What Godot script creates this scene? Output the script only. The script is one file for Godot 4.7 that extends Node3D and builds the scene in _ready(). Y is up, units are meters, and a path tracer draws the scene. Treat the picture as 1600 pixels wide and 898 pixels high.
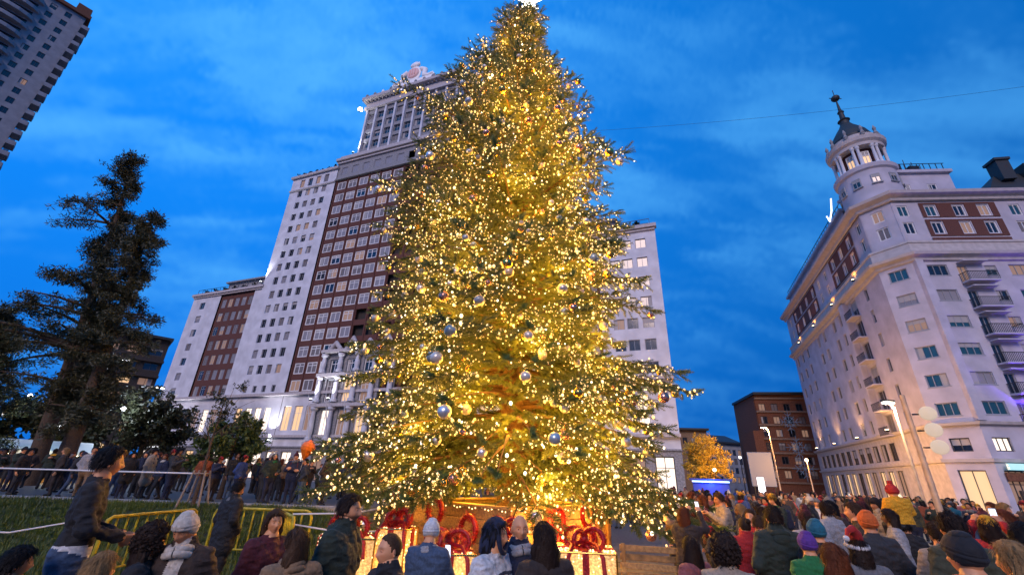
extends Node3D
# Dusk on a city plaza: a lit Christmas tree, a stepped hotel tower, a corner building with a turret, and a crowd.

var rng := RandomNumberGenerator.new()
var M := {}
var names := {}
var win_cache := {}
var HEADS := {}
var HANDS := {}
var BODIES := {}


# ---------------------------------------------------------------- mesh builder
class MB:
	var v := PackedVector3Array()
	var n := PackedVector3Array()
	var c := PackedColorArray()
	var idx := PackedInt32Array()
	var col := Color.WHITE
	var xf := Transform3D()

	func vert(p: Vector3, nn: Vector3) -> int:
		v.append(xf * p)
		n.append((xf.basis * nn).normalized())
		c.append(col)
		return v.size() - 1

	func quad(a: Vector3, b: Vector3, d: Vector3, e: Vector3) -> void:   # counter-clockwise seen from outside
		var nn := (b - a).cross(d - a)
		if nn.length_squared() < 1e-14:
			nn = (d - a).cross(e - a)
		nn = nn.normalized()
		var i := vert(a, nn)
		vert(b, nn); vert(d, nn); vert(e, nn)
		idx.append_array([i, i + 2, i + 1, i, i + 3, i + 2])

	func tri(a: Vector3, b: Vector3, d: Vector3) -> void:
		var nn := (b - a).cross(d - a).normalized()
		var i := vert(a, nn)
		vert(b, nn); vert(d, nn)
		idx.append_array([i, i + 2, i + 1])

	func box(ctr: Vector3, size: Vector3, b := Basis()) -> void:
		var h := size * 0.5
		var p := []
		for k in 8:
			p.append(ctr + b * Vector3(h.x if k & 1 else -h.x, h.y if k & 2 else -h.y, h.z if k & 4 else -h.z))
		quad(p[4], p[5], p[7], p[6]); quad(p[1], p[0], p[2], p[3])
		quad(p[5], p[1], p[3], p[7]); quad(p[0], p[4], p[6], p[2])
		quad(p[6], p[7], p[3], p[2]); quad(p[0], p[1], p[5], p[4])

	func bev(ctr: Vector3, size: Vector3, r: float) -> void:   # a box with chamfered edges
		var h := size * 0.5
		var q := func(sx: float, sy: float, sz: float, ax: int) -> Vector3:
			var o := Vector3(sx * (h.x - (0.0 if ax == 0 else r)), sy * (h.y - (0.0 if ax == 1 else r)), sz * (h.z - (0.0 if ax == 2 else r)))
			return ctr + o
		for s in [-1.0, 1.0]:
			var f := [q.call(s, -1.0, -1.0, 0), q.call(s, 1.0, -1.0, 0), q.call(s, 1.0, 1.0, 0), q.call(s, -1.0, 1.0, 0)]
			face(f, s > 0)
			f = [q.call(-1.0, s, -1.0, 1), q.call(-1.0, s, 1.0, 1), q.call(1.0, s, 1.0, 1), q.call(1.0, s, -1.0, 1)]
			face(f, s > 0)
			f = [q.call(-1.0, -1.0, s, 2), q.call(1.0, -1.0, s, 2), q.call(1.0, 1.0, s, 2), q.call(-1.0, 1.0, s, 2)]
			face(f, s > 0)
		for s in [-1.0, 1.0]:
			for t in [-1.0, 1.0]:
				out([q.call(s, t, -1.0, 0), q.call(s, t, 1.0, 0), q.call(s, t, 1.0, 1), q.call(s, t, -1.0, 1)], ctr)
				out([q.call(s, -1.0, t, 0), q.call(s, 1.0, t, 0), q.call(s, 1.0, t, 2), q.call(s, -1.0, t, 2)], ctr)
				out([q.call(-1.0, s, t, 1), q.call(1.0, s, t, 1), q.call(1.0, s, t, 2), q.call(-1.0, s, t, 2)], ctr)
				for u in [-1.0, 1.0]:
					var a: Vector3 = q.call(s, t, u, 0)
					var b: Vector3 = q.call(s, t, u, 1)
					var d: Vector3 = q.call(s, t, u, 2)
					if (b - a).cross(d - a).dot(a - ctr) > 0:
						tri(a, b, d)
					else:
						tri(a, d, b)

	func face(f: Array, fwd: bool) -> void:
		if fwd:
			quad(f[0], f[1], f[2], f[3])
		else:
			quad(f[3], f[2], f[1], f[0])

	func out(f: Array, ctr: Vector3) -> void:
		var m: Vector3 = (f[0] + f[1] + f[2] + f[3]) * 0.25
		face(f, (f[1] - f[0]).cross(f[2] - f[0]).dot(m - ctr) > 0)

	func tube(pts: Array, rad: Array, sides := 8, caps := true) -> void:
		var rows := []
		var ref := Vector3.UP
		var d0: Vector3 = (pts[1] - pts[0]).normalized()
		if absf(d0.dot(ref)) > 0.95:
			ref = Vector3.RIGHT
		var x := ref.cross(d0).normalized()
		for k in pts.size():
			var d: Vector3 = (pts[mini(k + 1, pts.size() - 1)] - pts[maxi(k - 1, 0)]).normalized()
			x = (x - d * x.dot(d)).normalized()
			var y := d.cross(x)
			var row := []
			var r: float = rad[mini(k, rad.size() - 1)]
			for j in sides:
				var a := TAU * j / sides
				var nn := x * cos(a) + y * sin(a)
				row.append(vert(pts[k] + nn * r, nn))
			rows.append(row)
		for k in pts.size() - 1:
			for j in sides:
				var j2 := (j + 1) % sides
				idx.append_array([rows[k][j], rows[k + 1][j2], rows[k][j2], rows[k][j], rows[k + 1][j], rows[k + 1][j2]])
		if caps:
			for e in [0, pts.size() - 1]:
				var d: Vector3 = (pts[1] - pts[0]).normalized() * -1.0 if e == 0 else (pts[e] - pts[e - 1]).normalized()
				var cc := vert(pts[e], d)
				var ring := []
				for j in sides:
					v.append(v[rows[e][j]]); n.append((xf.basis * d).normalized()); c.append(col)
					ring.append(v.size() - 1)
				for j in sides:
					var j2 := (j + 1) % sides
					if e == 0:
						idx.append_array([cc, ring[j], ring[j2]])
					else:
						idx.append_array([cc, ring[j2], ring[j]])

	func lathe(prof: Array, sides := 16, at := Vector3.ZERO, flat_n := false) -> void:   # prof of Vector2(radius, y) from bottom to top
		for k in prof.size() - 1:
			var a: Vector2 = prof[k]
			var b: Vector2 = prof[k + 1]
			var t := (b - a).normalized()
			var nr := Vector2(t.y, -t.x)
			var base := v.size()
			for j in sides + 1:
				var an := TAU * j / sides
				var dr := Vector3(cos(an), 0, sin(an))
				var nn := dr * nr.x + Vector3.UP * nr.y
				vert(at + dr * a.x + Vector3.UP * a.y, nn)
				vert(at + dr * b.x + Vector3.UP * b.y, nn)
			for j in sides:
				var i := base + j * 2
				idx.append_array([i, i + 2, i + 1, i + 1, i + 2, i + 3])

	func ball(ctr: Vector3, r: Vector3, seg := 14, rings := 9) -> void:
		var base := v.size()
		for i in rings + 1:
			var th := PI * i / rings
			for j in seg + 1:
				var ph := TAU * j / seg
				var d := Vector3(sin(th) * cos(ph), cos(th), sin(th) * sin(ph))
				vert(ctr + d * r, d / r)
		for i in rings:
			for j in seg:
				var a := base + i * (seg + 1) + j
				var b := a + seg + 1
				idx.append_array([a, b, a + 1, b, b + 1, a + 1])

	func sweep(path: Array, prof: Array, closed := false) -> void:   # prof of Vector2(outward, y) bottom to top; outward = right of the walking direction
		var m := path.size()
		var offs := []
		for k in m:
			var p: Vector3 = path[k]
			var a: Vector3 = path[(k - 1 + m) % m] if k > 0 or closed else p - (path[1] - p)
			var b: Vector3 = path[(k + 1) % m] if k < m - 1 or closed else p + (p - path[k - 1])
			var d1 := (p - a).normalized()
			var d2 := (b - p).normalized()
			var n1 := Vector3(-d1.z, 0, d1.x)
			var n2 := Vector3(-d2.z, 0, d2.x)
			var mm := (n1 + n2).normalized()
			offs.append(mm / maxf(mm.dot(n1), 0.3))
		for k in (m if closed else m - 1):
			var k2 := (k + 1) % m
			for j in prof.size() - 1:
				var q0: Vector2 = prof[j]
				var q1: Vector2 = prof[j + 1]
				var a: Vector3 = path[k] + offs[k] * q0.x + Vector3.UP * q0.y
				var b: Vector3 = path[k2] + offs[k2] * q0.x + Vector3.UP * q0.y
				var d: Vector3 = path[k2] + offs[k2] * q1.x + Vector3.UP * q1.y
				var e: Vector3 = path[k] + offs[k] * q1.x + Vector3.UP * q1.y
				quad(a, b, d, e)

	func wall(x0: float, x1: float, y0: float, y1: float, holes: Array, z: float, depth: float) -> void:   # an upright wall facing +z with real openings; holes of [x0, y0, x1, y1]
		var xs := [x0, x1]
		var ys := [y0, y1]
		for h in holes:
			for t in [h[0], h[2]]:
				if t > x0 and t < x1 and not xs.has(t): xs.append(t)
			for t in [h[1], h[3]]:
				if t > y0 and t < y1 and not ys.has(t): ys.append(t)
		xs.sort(); ys.sort()
		for j in ys.size() - 1:
			var run := -1
			for i in xs.size():
				var solid := false
				if i < xs.size() - 1:
					solid = true
					var cx: float = (xs[i] + xs[i + 1]) * 0.5
					var cy: float = (ys[j] + ys[j + 1]) * 0.5
					for h in holes:
						if cx > h[0] and cx < h[2] and cy > h[1] and cy < h[3]:
							solid = false
							break
				if solid and run < 0:
					run = i
				elif not solid and run >= 0:
					quad(Vector3(xs[run], ys[j], z), Vector3(xs[i], ys[j], z), Vector3(xs[i], ys[j + 1], z), Vector3(xs[run], ys[j + 1], z))
					run = -1
		for h in holes:
			if h[0] >= x1 or h[2] <= x0 or h[1] >= y1 or h[3] <= y0:
				continue
			var a := Vector3(h[0], h[1], z)
			var b := Vector3(h[2], h[1], z)
			var d := Vector3(h[2], h[3], z)
			var e := Vector3(h[0], h[3], z)
			var k := Vector3(0, 0, -depth)
			quad(a, b, b + k, a + k)
			quad(b, d, d + k, b + k); quad(d, e, e + k, d + k); quad(e, a, a + k, e + k)

	func mesh(into: ArrayMesh = null) -> ArrayMesh:
		var m := into if into else ArrayMesh.new()
		if v.is_empty():
			return m
		var a := []
		a.resize(Mesh.ARRAY_MAX)
		a[Mesh.ARRAY_VERTEX] = v; a[Mesh.ARRAY_NORMAL] = n; a[Mesh.ARRAY_COLOR] = c; a[Mesh.ARRAY_INDEX] = idx
		m.add_surface_from_arrays(Mesh.PRIMITIVE_TRIANGLES, a)
		return m


# ---------------------------------------------------------------- objects
func numbered(parent: Node, called: String) -> String:
	var key := str(parent.get_instance_id()) + called
	var k: int = names.get(key, 0)
	names[key] = k + 1
	return called if k == 0 else "%s_%03d" % [called, k]

func part(parent: Node, called: String, mesh: Mesh, mat: Material, xf := Transform3D()) -> MeshInstance3D:
	var o := MeshInstance3D.new()
	o.mesh = mesh
	if mat:
		if mesh.get_surface_count() == 1:
			o.set_surface_override_material(0, mat)
		else:
			o.material_override = mat
	o.name = numbered(parent, called)
	o.transform = xf
	parent.add_child(o, true)
	return o

func thing(called: String, label: String, category: String, xf := Transform3D(), group := "") -> Node3D:
	var o := Node3D.new()
	o.name = numbered(self, called)
	o.transform = xf
	add_child(o, true)
	tag(o, label, category, group)
	return o

func tag(o: Node, label: String, category: String, group := "", kind := "") -> void:
	o.set_meta("label", label)
	o.set_meta("category", category)
	if group: o.set_meta("group", group)
	if kind: o.set_meta("kind", kind)

func structure(called: String, mesh: Mesh, mat: Material, label: String, category: String) -> MeshInstance3D:
	var o := part(self, called, mesh, mat)
	tag(o, label, category, "", "structure")
	return o

func copies(parent: Node, called: String, mesh: Mesh, mat: Material, xfs: Array, tints := []) -> MultiMeshInstance3D:
	var mm := MultiMesh.new()
	mm.transform_format = MultiMesh.TRANSFORM_3D
	mm.use_colors = tints.size() > 0
	mm.mesh = mesh
	mm.instance_count = xfs.size()
	for i in xfs.size():
		mm.set_instance_transform(i, xfs[i])
		if tints.size() > 0:
			mm.set_instance_color(i, tints[i])
	var o := MultiMeshInstance3D.new()
	o.multimesh = mm
	o.material_override = mat
	o.name = numbered(parent, called)
	o.set_meta("kind", "stuff")
	parent.add_child(o, true)
	return o

func at(p: Vector3, turn := 0.0) -> Transform3D:
	return Transform3D(Basis(Vector3.UP, turn), p)

func dirv(az: float) -> Vector3:   # a compass direction: 0 is straight ahead, clockwise in degrees
	return Vector3(sin(deg_to_rad(az)), 0, -cos(deg_to_rad(az)))

func face_xf(origin: Vector3, along: Vector3) -> Transform3D:   # x runs along a facade, z points out of it
	var x := along.normalized()
	return Transform3D(Basis(x, Vector3.UP, x.cross(Vector3.UP)), origin)

func lamp(parent: Node, pos: Vector3, color: Color, energy: float, size := 0.1) -> OmniLight3D:
	var l := OmniLight3D.new()
	l.name = numbered(parent, "lamp_light")
	l.position = pos; l.light_color = color; l.light_energy = energy; l.light_size = size
	l.omni_range = 80.0; l.omni_attenuation = 2.0; l.shadow_enabled = true
	parent.add_child(l, true)
	return l

func spot(parent: Node, pos: Vector3, target: Vector3, color: Color, energy: float, angle: float, size := 0.3) -> SpotLight3D:
	var l := SpotLight3D.new()
	l.name = numbered(parent, "lamp_light")
	l.light_color = color; l.light_energy = energy; l.spot_angle = angle; l.spot_angle_attenuation = 1.0; l.light_size = size
	l.spot_range = 250.0; l.spot_attenuation = 2.0; l.shadow_enabled = true
	parent.add_child(l, true)
	var d := (target - pos).normalized()
	l.transform = Transform3D(Basis.looking_at(d, Vector3.UP if absf(d.y) < 0.98 else Vector3.RIGHT), pos)
	return l


# ---------------------------------------------------------------- materials
func noise_tex(freq: float, seed_: int, lo: float, hi: float, size := 256, octaves := 4, warm := Color(1, 1, 1)) -> NoiseTexture2D:
	var f := FastNoiseLite.new()
	f.seed = seed_
	f.noise_type = FastNoiseLite.TYPE_SIMPLEX
	f.frequency = freq
	f.fractal_octaves = octaves
	var g := Gradient.new()
	g.set_color(0, Color(lo * warm.r, lo * warm.g, lo * warm.b)); g.set_color(1, Color(hi, hi, hi))
	var t := NoiseTexture2D.new()
	t.width = size; t.height = size; t.noise = f; t.seamless = true; t.color_ramp = g
	return t

func mat(called: String, lin: Color, rough := 0.8, metal := 0.0, tex: Texture2D = null, scale := 1.0, bump: Texture2D = null, bump_cm := 0.3) -> StandardMaterial3D:
	var m := StandardMaterial3D.new()
	m.resource_name = called
	m.albedo_color = lin.linear_to_srgb()
	m.roughness = rough
	m.metallic = metal
	if tex or bump:
		m.uv1_triplanar = true
		m.uv1_scale = Vector3.ONE * scale
	if tex:
		m.albedo_texture = tex
	if bump:
		m.heightmap_enabled = true
		m.heightmap_texture = bump
		m.heightmap_scale = bump_cm
	M[called] = m
	return m

func glow(called: String, lin: Color, energy: float, base := Color(0.8, 0.8, 0.8)) -> StandardMaterial3D:
	var m := mat(called, base, 0.5)
	m.emission_enabled = true
	m.emission = lin.linear_to_srgb()
	m.emission_energy_multiplier = energy
	return m


func _ready() -> void:
	rng.seed = 20231
	# ------------------------------------------------ camera
	var cam := Camera3D.new()
	cam.name = "camera"
	var roll := deg_to_rad(1.9)
	var fwd := Vector3(0, sin(deg_to_rad(24.0)), -cos(deg_to_rad(24.0)))
	var right := Vector3.RIGHT
	var up := right.cross(fwd)
	cam.transform = Transform3D(Basis(right * cos(roll) + up * sin(roll), up * cos(roll) - right * sin(roll), -fwd), Vector3(0, 2.0, 0))
	cam.fov = 67.5
	cam.near = 0.1
	cam.far = 2000.0
	add_child(cam)
	# ------------------------------------------------ sky and air
	var env := Environment.new()
	env.background_mode = Environment.BG_SKY
	env.tonemap_mode = Environment.TONE_MAPPER_LINEAR
	env.tonemap_exposure = 1.4
	env.sdfgi_enabled = true
	env.ssao_enabled = true
	env.ssil_enabled = true
	var sky := Sky.new()
	sky.sky_material = dusk_sky()
	env.sky = sky
	var we := WorldEnvironment.new()
	we.name = "dusk_environment"
	we.environment = env
	add_child(we)
	# ------------------------------------------------ afterglow of the set sun, behind the camera
	var sun := DirectionalLight3D.new()
	sun.name = "afterglow"
	sun.light_energy = 0.44
	sun.light_color = Color(1.0, 0.88, 0.86)
	sun.light_angular_distance = 25.0
	sun.shadow_enabled = true
	var sd := Vector3(0.25, -0.55, -1.0).normalized()
	sun.transform = Transform3D(Basis.looking_at(sd, Vector3.UP), Vector3(0, 60, 60))
	add_child(sun)
	# ------------------------------------------------ the place
	make_materials()
	ground()
	hotel_tower()
	corner_building()
	far_buildings()
	park_trees()
	christmas_tree()
	gifts_and_planter()
	street_furniture()
	make_people()


func dusk_sky() -> PanoramaSkyMaterial:
	var w := 1024
	var h := 512
	var im := Image.create(w, h, false, Image.FORMAT_RGBF)
	var big := FastNoiseLite.new()
	big.seed = 5; big.frequency = 1.1; big.fractal_octaves = 5; big.fractal_gain = 0.55
	var fine := FastNoiseLite.new()
	fine.seed = 11; fine.frequency = 2.6; fine.fractal_octaves = 5
	fine.domain_warp_enabled = true; fine.domain_warp_amplitude = 0.35; fine.domain_warp_frequency = 1.2
	for y in h:
		var el := PI * (0.5 - (y + 0.5) / h)
		var ce := cos(el)
		var se := maxf(sin(el), 0.0)
		for x in w:
			var az := TAU * (x + 0.5) / w
			var d := Vector3(sin(az) * ce, se, -cos(az) * ce)
			# a flat layer of thin cloud seen in perspective
			var q := Vector3(d.x, 0, d.z) / (se + 0.35)
			var cl := big.get_noise_3d(q.x * 0.9, 1.0, q.z * 1.6) * 0.5 + fine.get_noise_3d(q.x * 0.9 + q.z * 0.5, 4.0, q.z * 2.4) * 0.5
			cl = smoothstep(-0.30, 0.55, cl)
			var t := pow(1.0 - se, 2.2)
			var west := 0.5 - 0.5 * sin(az - 0.15)   # the side where the sun went down stays a little lighter
			var zen := Color(0.004, 0.165, 0.62)
			var low := Color(0.002, 0.085, 0.38)
			var b := zen.lerp(low, t) * (0.62 + 0.68 * west)
			var k := cl * (0.26 + 0.36 * west) * (0.35 + 0.65 * smoothstep(0.0, 0.5, se))
			b = b.lerp(Color(0.075, 0.36, 0.76), clampf(k * 1.5, 0.0, 1.0))
			im.set_pixel(x, y, Color(b.r, b.g, b.b))
	var m := PanoramaSkyMaterial.new()
	m.panorama = ImageTexture.create_from_image(im)
	return m


func make_materials() -> void:
	var stain := noise_tex(0.012, 3, 0.87, 1.0)
	var grain := noise_tex(0.05, 4, 0.72, 1.0)
	var blotch := noise_tex(0.02, 8, 0.55, 1.0)
	var relief := noise_tex(0.03, 9, 0.0, 1.0)
	var cloth := noise_tex(0.018, 12, 0.0, 1.0, 256, 3)
	mat("white_render", Color(0.66, 0.67, 0.72), 0.85, 0.0, stain, 0.06, relief, 1.0)
	mat("lilac_render", Color(0.50, 0.48, 0.56), 0.85, 0.0, stain, 0.10, relief, 1.0)
	mat("grey_stone", Color(0.34, 0.34, 0.36), 0.85, 0.0, grain, 0.15, relief, 2.0)
	mat("red_brick", Color(0.15, 0.056, 0.042), 0.9, 0.0, grain, 0.6, relief, 1.0)
	mat("cornice_stone", Color(0.52, 0.48, 0.48), 0.85, 0.0, stain, 0.3, relief, 0.6)
	mat("dark_wall", Color(0.05, 0.042, 0.04), 0.9, 0.0, grain, 0.2)
	mat("brown_wall", Color(0.22, 0.085, 0.045), 0.9, 0.0, grain, 0.25, relief, 1.0)
	mat("ochre_wall", Color(0.30, 0.21, 0.15), 0.9, 0.0, grain, 0.25)
	mat("tower_concrete", Color(0.30, 0.31, 0.34), 0.85, 0.0, stain, 0.1)
	mat("slate", Color(0.03, 0.035, 0.04), 0.6, 0.0, grain, 0.5)
	mat("white_frame", Color(0.66, 0.66, 0.66), 0.6)
	mat("dark_frame", Color(0.05, 0.05, 0.055), 0.5)
	mat("grey_frame", Color(0.28, 0.29, 0.32), 0.6)
	mat("glass_dark", Color(0.012, 0.015, 0.022), 0.12).metallic_specular = 0.7
	mat("glass_teal", Color(0.02, 0.07, 0.09), 0.15).metallic_specular = 0.8
	mat("blind_cloth", Color(0.34, 0.33, 0.33), 0.8)
	mat("glass_curtain", Color(0.25, 0.24, 0.26), 0.4)
	mat("glass_blind", Color(0.16, 0.14, 0.14), 0.5)
	glow("window_warm", Color(1.0, 0.62, 0.32), 0.65, Color(0.3, 0.2, 0.12))
	glow("window_pale", Color(1.0, 0.82, 0.66), 1.0, Color(0.4, 0.35, 0.3))
	glow("window_red", Color(1.0, 0.16, 0.08), 0.16, Color(0.4, 0.05, 0.05))
	glow("window_shop", Color(1.0, 0.32, 0.14), 0.5, Color(0.2, 0.08, 0.05))
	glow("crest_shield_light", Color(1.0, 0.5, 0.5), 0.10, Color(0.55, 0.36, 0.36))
	mat("red_sign", Color(0.35, 0.02, 0.015), 0.5)
	glow("window_dim", Color(1.0, 0.55, 0.35), 0.16, Color(0.15, 0.12, 0.1))
	glow("lamp_white", Color(1.0, 0.93, 0.82), 9.0)
	glow("lamp_cool", Color(0.85, 0.92, 1.0), 8.0)
	glow("lamp_warm", Color(1.0, 0.72, 0.38), 9.0)
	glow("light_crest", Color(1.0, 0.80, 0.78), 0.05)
	glow("light_strip_blue", Color(0.15, 0.35, 1.0), 3.0)
	glow("sign_white", Color(0.95, 0.98, 1.0), 1.6)
	glow("sign_pale", Color(0.35, 0.47, 0.8), 0.10, Color(0.05, 0.06, 0.10))
	glow("sign_teal", Color(0.05, 0.65, 0.6), 0.5)
	glow("bulb_gold", Color(1.0, 0.56, 0.10), 1.1)
	glow("bulb_cream", Color(1.0, 0.70, 0.27), 1.9)
	glow("bulb_white", Color(1.0, 0.86, 0.6), 3.5)
	glow("star_light", Color(1.0, 0.95, 0.85), 5.0)
	glow("sign_disc", Color(1.0, 0.88, 0.66), 0.22, Color(0.35, 0.33, 0.28))
	mat("stall_blue", Color(0.03, 0.06, 0.30), 0.5)
	mat("paving", Color(0.13, 0.13, 0.13), 0.75, 0.0, grain, 0.5, relief, 0.4)
	mat("paving_pale", Color(0.17, 0.165, 0.16), 0.75, 0.0, grain, 0.5, relief, 0.4)
	mat("paving_dark", Color(0.10, 0.10, 0.105), 0.75, 0.0, grain, 0.5, relief, 0.4)
	mat("asphalt", Color(0.055, 0.055, 0.06), 0.85, 0.0, grain, 0.3, relief, 0.6)
	mat("kerb_stone", Color(0.30, 0.30, 0.30), 0.8, 0.0, grain, 0.6)
	mat("earth", Color(0.03, 0.045, 0.014), 0.95, 0.0, blotch, 0.3)
	mat("bark", Color(0.11, 0.075, 0.05), 0.95, 0.0, grain, 1.2, relief, 3.0)
	mat("bark_warm", Color(0.20, 0.10, 0.04), 0.9, 0.0, grain, 1.6, relief, 2.0)
	mat("stake_wood", Color(0.32, 0.26, 0.21), 0.85, 0.0, grain, 1.5)
	mat("plank_wood", Color(0.46, 0.25, 0.08), 0.6, 0.0, grain, 0.9, relief, 0.3)
	mat("plank_wood_b", Color(0.50, 0.29, 0.10), 0.6, 0.0, grain, 1.1, relief, 0.3)
	mat("plank_wood_c", Color(0.40, 0.21, 0.06), 0.6, 0.0, blotch, 0.8, relief, 0.3)
	for nm in ["needle_fir", "leaf_dark", "leaf_gold", "grass_blade"]:
		var l := mat(nm, Color.WHITE, 0.55)
		l.vertex_color_use_as_albedo = true
		l.backlight_enabled = true
		l.backlight = Color(0.45, 0.45, 0.45)
	mat("yellow_paint", Color(0.80, 0.62, 0.02), 0.45, 0.0, blotch, 0.7)
	mat("pole_paint", Color(0.58, 0.42, 0.28), 0.5, 0.1, stain, 0.6)
	mat("steel", Color(0.35, 0.35, 0.36), 0.35, 0.9)
	mat("black_metal", Color(0.02, 0.02, 0.022), 0.5, 0.3)
	mat("rope_white", Color(0.62, 0.62, 0.62), 0.7)
	mat("ball_gold", Color(0.85, 0.56, 0.16), 0.12, 1.0)
	mat("ball_silver", Color(0.74, 0.74, 0.74), 0.3, 0.7)
	mat("ball_pearl", Color(0.75, 0.66, 0.55), 0.2, 0.4)
	mat("ball_rose", Color(0.80, 0.42, 0.34), 0.15, 0.85)
	mat("ball_ice", Color(0.50, 0.58, 0.58), 0.25, 0.6)
	mat("red_tinsel", Color(0.62, 0.012, 0.015), 0.35, 0.2, blotch, 3.0, relief, 1.0).emission_enabled = false
	var gauze := mat("gift_gauze", Color(0.85, 0.72, 0.48), 0.6, 0.0, blotch, 3.0)
	gauze.backlight_enabled = true
	gauze.backlight = Color(0.8, 0.8, 0.8)
	gauze.emission_enabled = true      # the boxes are lanterns, full of tiny lamps
	gauze.emission = Color(1.0, 0.62, 0.24).linear_to_srgb()
	gauze.emission_energy_multiplier = 0.13
	mat("phone_black", Color(0.01, 0.01, 0.012), 0.2)
	glow("screen_phone", Color(0.7, 0.8, 1.0), 0.9)
	mat("car_paint", Color(0.30, 0.30, 0.32), 0.25, 0.3).clearcoat_enabled = true
	mat("tyre", Color(0.015, 0.015, 0.015), 0.9)
	glow("tail_light", Color(1.0, 0.03, 0.02), 3.0)
	mat("balloon_orange", Color(0.75, 0.17, 0.01), 0.3)
	# people
	for sk in [["skin_fair", Color(0.62, 0.29, 0.135)], ["skin_tan", Color(0.47, 0.20, 0.085)], ["skin_olive", Color(0.36, 0.155, 0.065)], ["skin_brown", Color(0.15, 0.07, 0.04)]]:
		var s := mat(sk[0], sk[1], 0.5)
		s.vertex_color_use_as_albedo = true
	for hr in [["hair_black", Color(0.010, 0.008, 0.008)], ["hair_dark_brown", Color(0.028, 0.015, 0.009)], ["hair_brown", Color(0.075, 0.038, 0.018)], ["hair_auburn", Color(0.15, 0.04, 0.012)], ["hair_blond", Color(0.34, 0.20, 0.08)], ["hair_grey", Color(0.26, 0.25, 0.24)]]:
		var hm := mat(hr[0], hr[1], 0.6, 0.0, grain, 6.0, relief, 0.2)
		hm.metallic_specular = 0.3
	M["cloth_relief"] = cloth
	M["cloth_grain"] = grain


func fabric(called: String, lin: Color, rough := 0.85) -> StandardMaterial3D:
	if M.has(called):
		return M[called]
	var m := mat(called, lin, rough, 0.0, M["cloth_grain"], 2.0, M["cloth_relief"], 0.8)
	m.rim_enabled = true
	m.rim = 0.25
	return m


# ---------------------------------------------------------------- ground
func lawn_h(x: float, z: float) -> float:   # the lawn swells up from the barriers to the raised path on the left
	return 0.86 * smoothstep(-12.2, -17.6, z) * smoothstep(-3.2, -7.0, x)

func ground() -> void:
	var b := MB.new()
	b.quad(Vector3(-700, -0.05, 300), Vector3(700, -0.05, 300), Vector3(700, -0.05, -900), Vector3(-700, -0.05, -900))
	structure("street", b.mesh(), M.asphalt, "dark asphalt street running around the whole plaza", "road")
	b = MB.new()
	b.bev(Vector3(5, -0.10, -15), Vector3(74, 0.2, 80), 0.03)
	var plaza := structure("plaza_pavement", b.mesh(), M.paving_dark, "grey granite pavement the crowd stands on", "pavement")
	var vars := []
	for k in 3:
		var s := MB.new()
		s.bev(Vector3.ZERO, Vector3(0.985, 0.03, 0.785), 0.006)
		vars.append(s.mesh())
	var r := RandomNumberGenerator.new()
	r.seed = 77
	for i in 17:
		for j in 17:
			var p := Vector3(3.2 + i * 1.0 + (0.5 if j % 2 else 0.0), 0.0 + r.randf_range(0.0, 0.004), -4.6 - j * 0.8)
			part(plaza, "paving_slab", vars[0], [M.paving, M.paving_pale, M.paving][r.randi() % 3], at(p))
	# lawn with its kerb and the path behind it, raised a little
	b = MB.new()
	var nx := 30
	var nz := 30
	for i in nx:
		for j in nz:
			var q := []
			for o in [[0, 0], [0, 1], [1, 1], [1, 0]]:
				var u: float = (i + o[0]) / float(nx)
				var w: float = (j + o[1]) / float(nz)
				var x: float = lerpf(-3.4, -40.0, u)
				var z: float = lerpf(-4.5, -17.1, w)
				q.append(Vector3(x, lawn_h(x, z) + 0.012, z))
			b.quad(q[0], q[1], q[2], q[3])
	structure("lawn", b.mesh(), M.earth, "dark green lawn behind the yellow barriers on the left", "lawn")
	var gb := MB.new()
	for k in 7:
		var a := k * 2.4
		var d := Vector3(cos(a), 0, sin(a))
		var base := d * 0.05
		gb.tri(base - d.cross(Vector3.UP) * 0.012, base + d.cross(Vector3.UP) * 0.012, base + d * 0.05 + Vector3.UP * (0.09 + 0.02 * (k % 3)))
	var patchy := FastNoiseLite.new()
	patchy.seed = 6; patchy.frequency = 0.5
	var xfs := []
	var tints := []
	for k in 26000:
		var x := r.randf_range(-3.6, -34.0)
		var z := lerpf(-4.6, -17.0, r.randf())
		xfs.append(Transform3D(Basis(Vector3.UP, r.randf() * TAU).scaled(Vector3.ONE * r.randf_range(0.8, 1.7)), Vector3(x, lawn_h(x, z), z)))
		var t := clampf(0.5 + 0.9 * patchy.get_noise_2d(x, z) + r.randf_range(-0.25, 0.25), 0.0, 1.0)
		tints.append(Color(0.035 + 0.05 * t, 0.065 + 0.06 * t, 0.012))
	var g := copies(self, "grass", gb.mesh(), M.grass_blade, xfs, tints)
	tag(g, "short green grass on the lawn left of the big tree", "grass", "", "stuff")
	b = MB.new()
	b.sweep([Vector3(-45.0, 0, -17.25), Vector3(-5.0, 0, -17.25)], [Vector2(0.16, 0.70), Vector2(0.16, 0.90), Vector2(0.12, 0.93), Vector2(-0.16, 0.93), Vector2(-0.16, 0.7)])
	structure("lawn_kerb", b.mesh(), M.kerb_stone, "pale granite kerb at the far edge of the lawn", "kerb")
	b = MB.new()
	b.quad(Vector3(-5.0, 0.86, -17.3), Vector3(-5.0, 0.86, -64.0), Vector3(-80, 0.86, -64.0), Vector3(-80, 0.86, -17.3))
	b.quad(Vector3(-5.0, 0.0, -17.0), Vector3(-5.0, 0.0, -64.0), Vector3(-5.0, 0.86, -64.0), Vector3(-5.0, 0.86, -17.0))
	structure("upper_path", b.mesh(), M.paving, "paved path beyond the lawn where people gather", "path")


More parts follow.
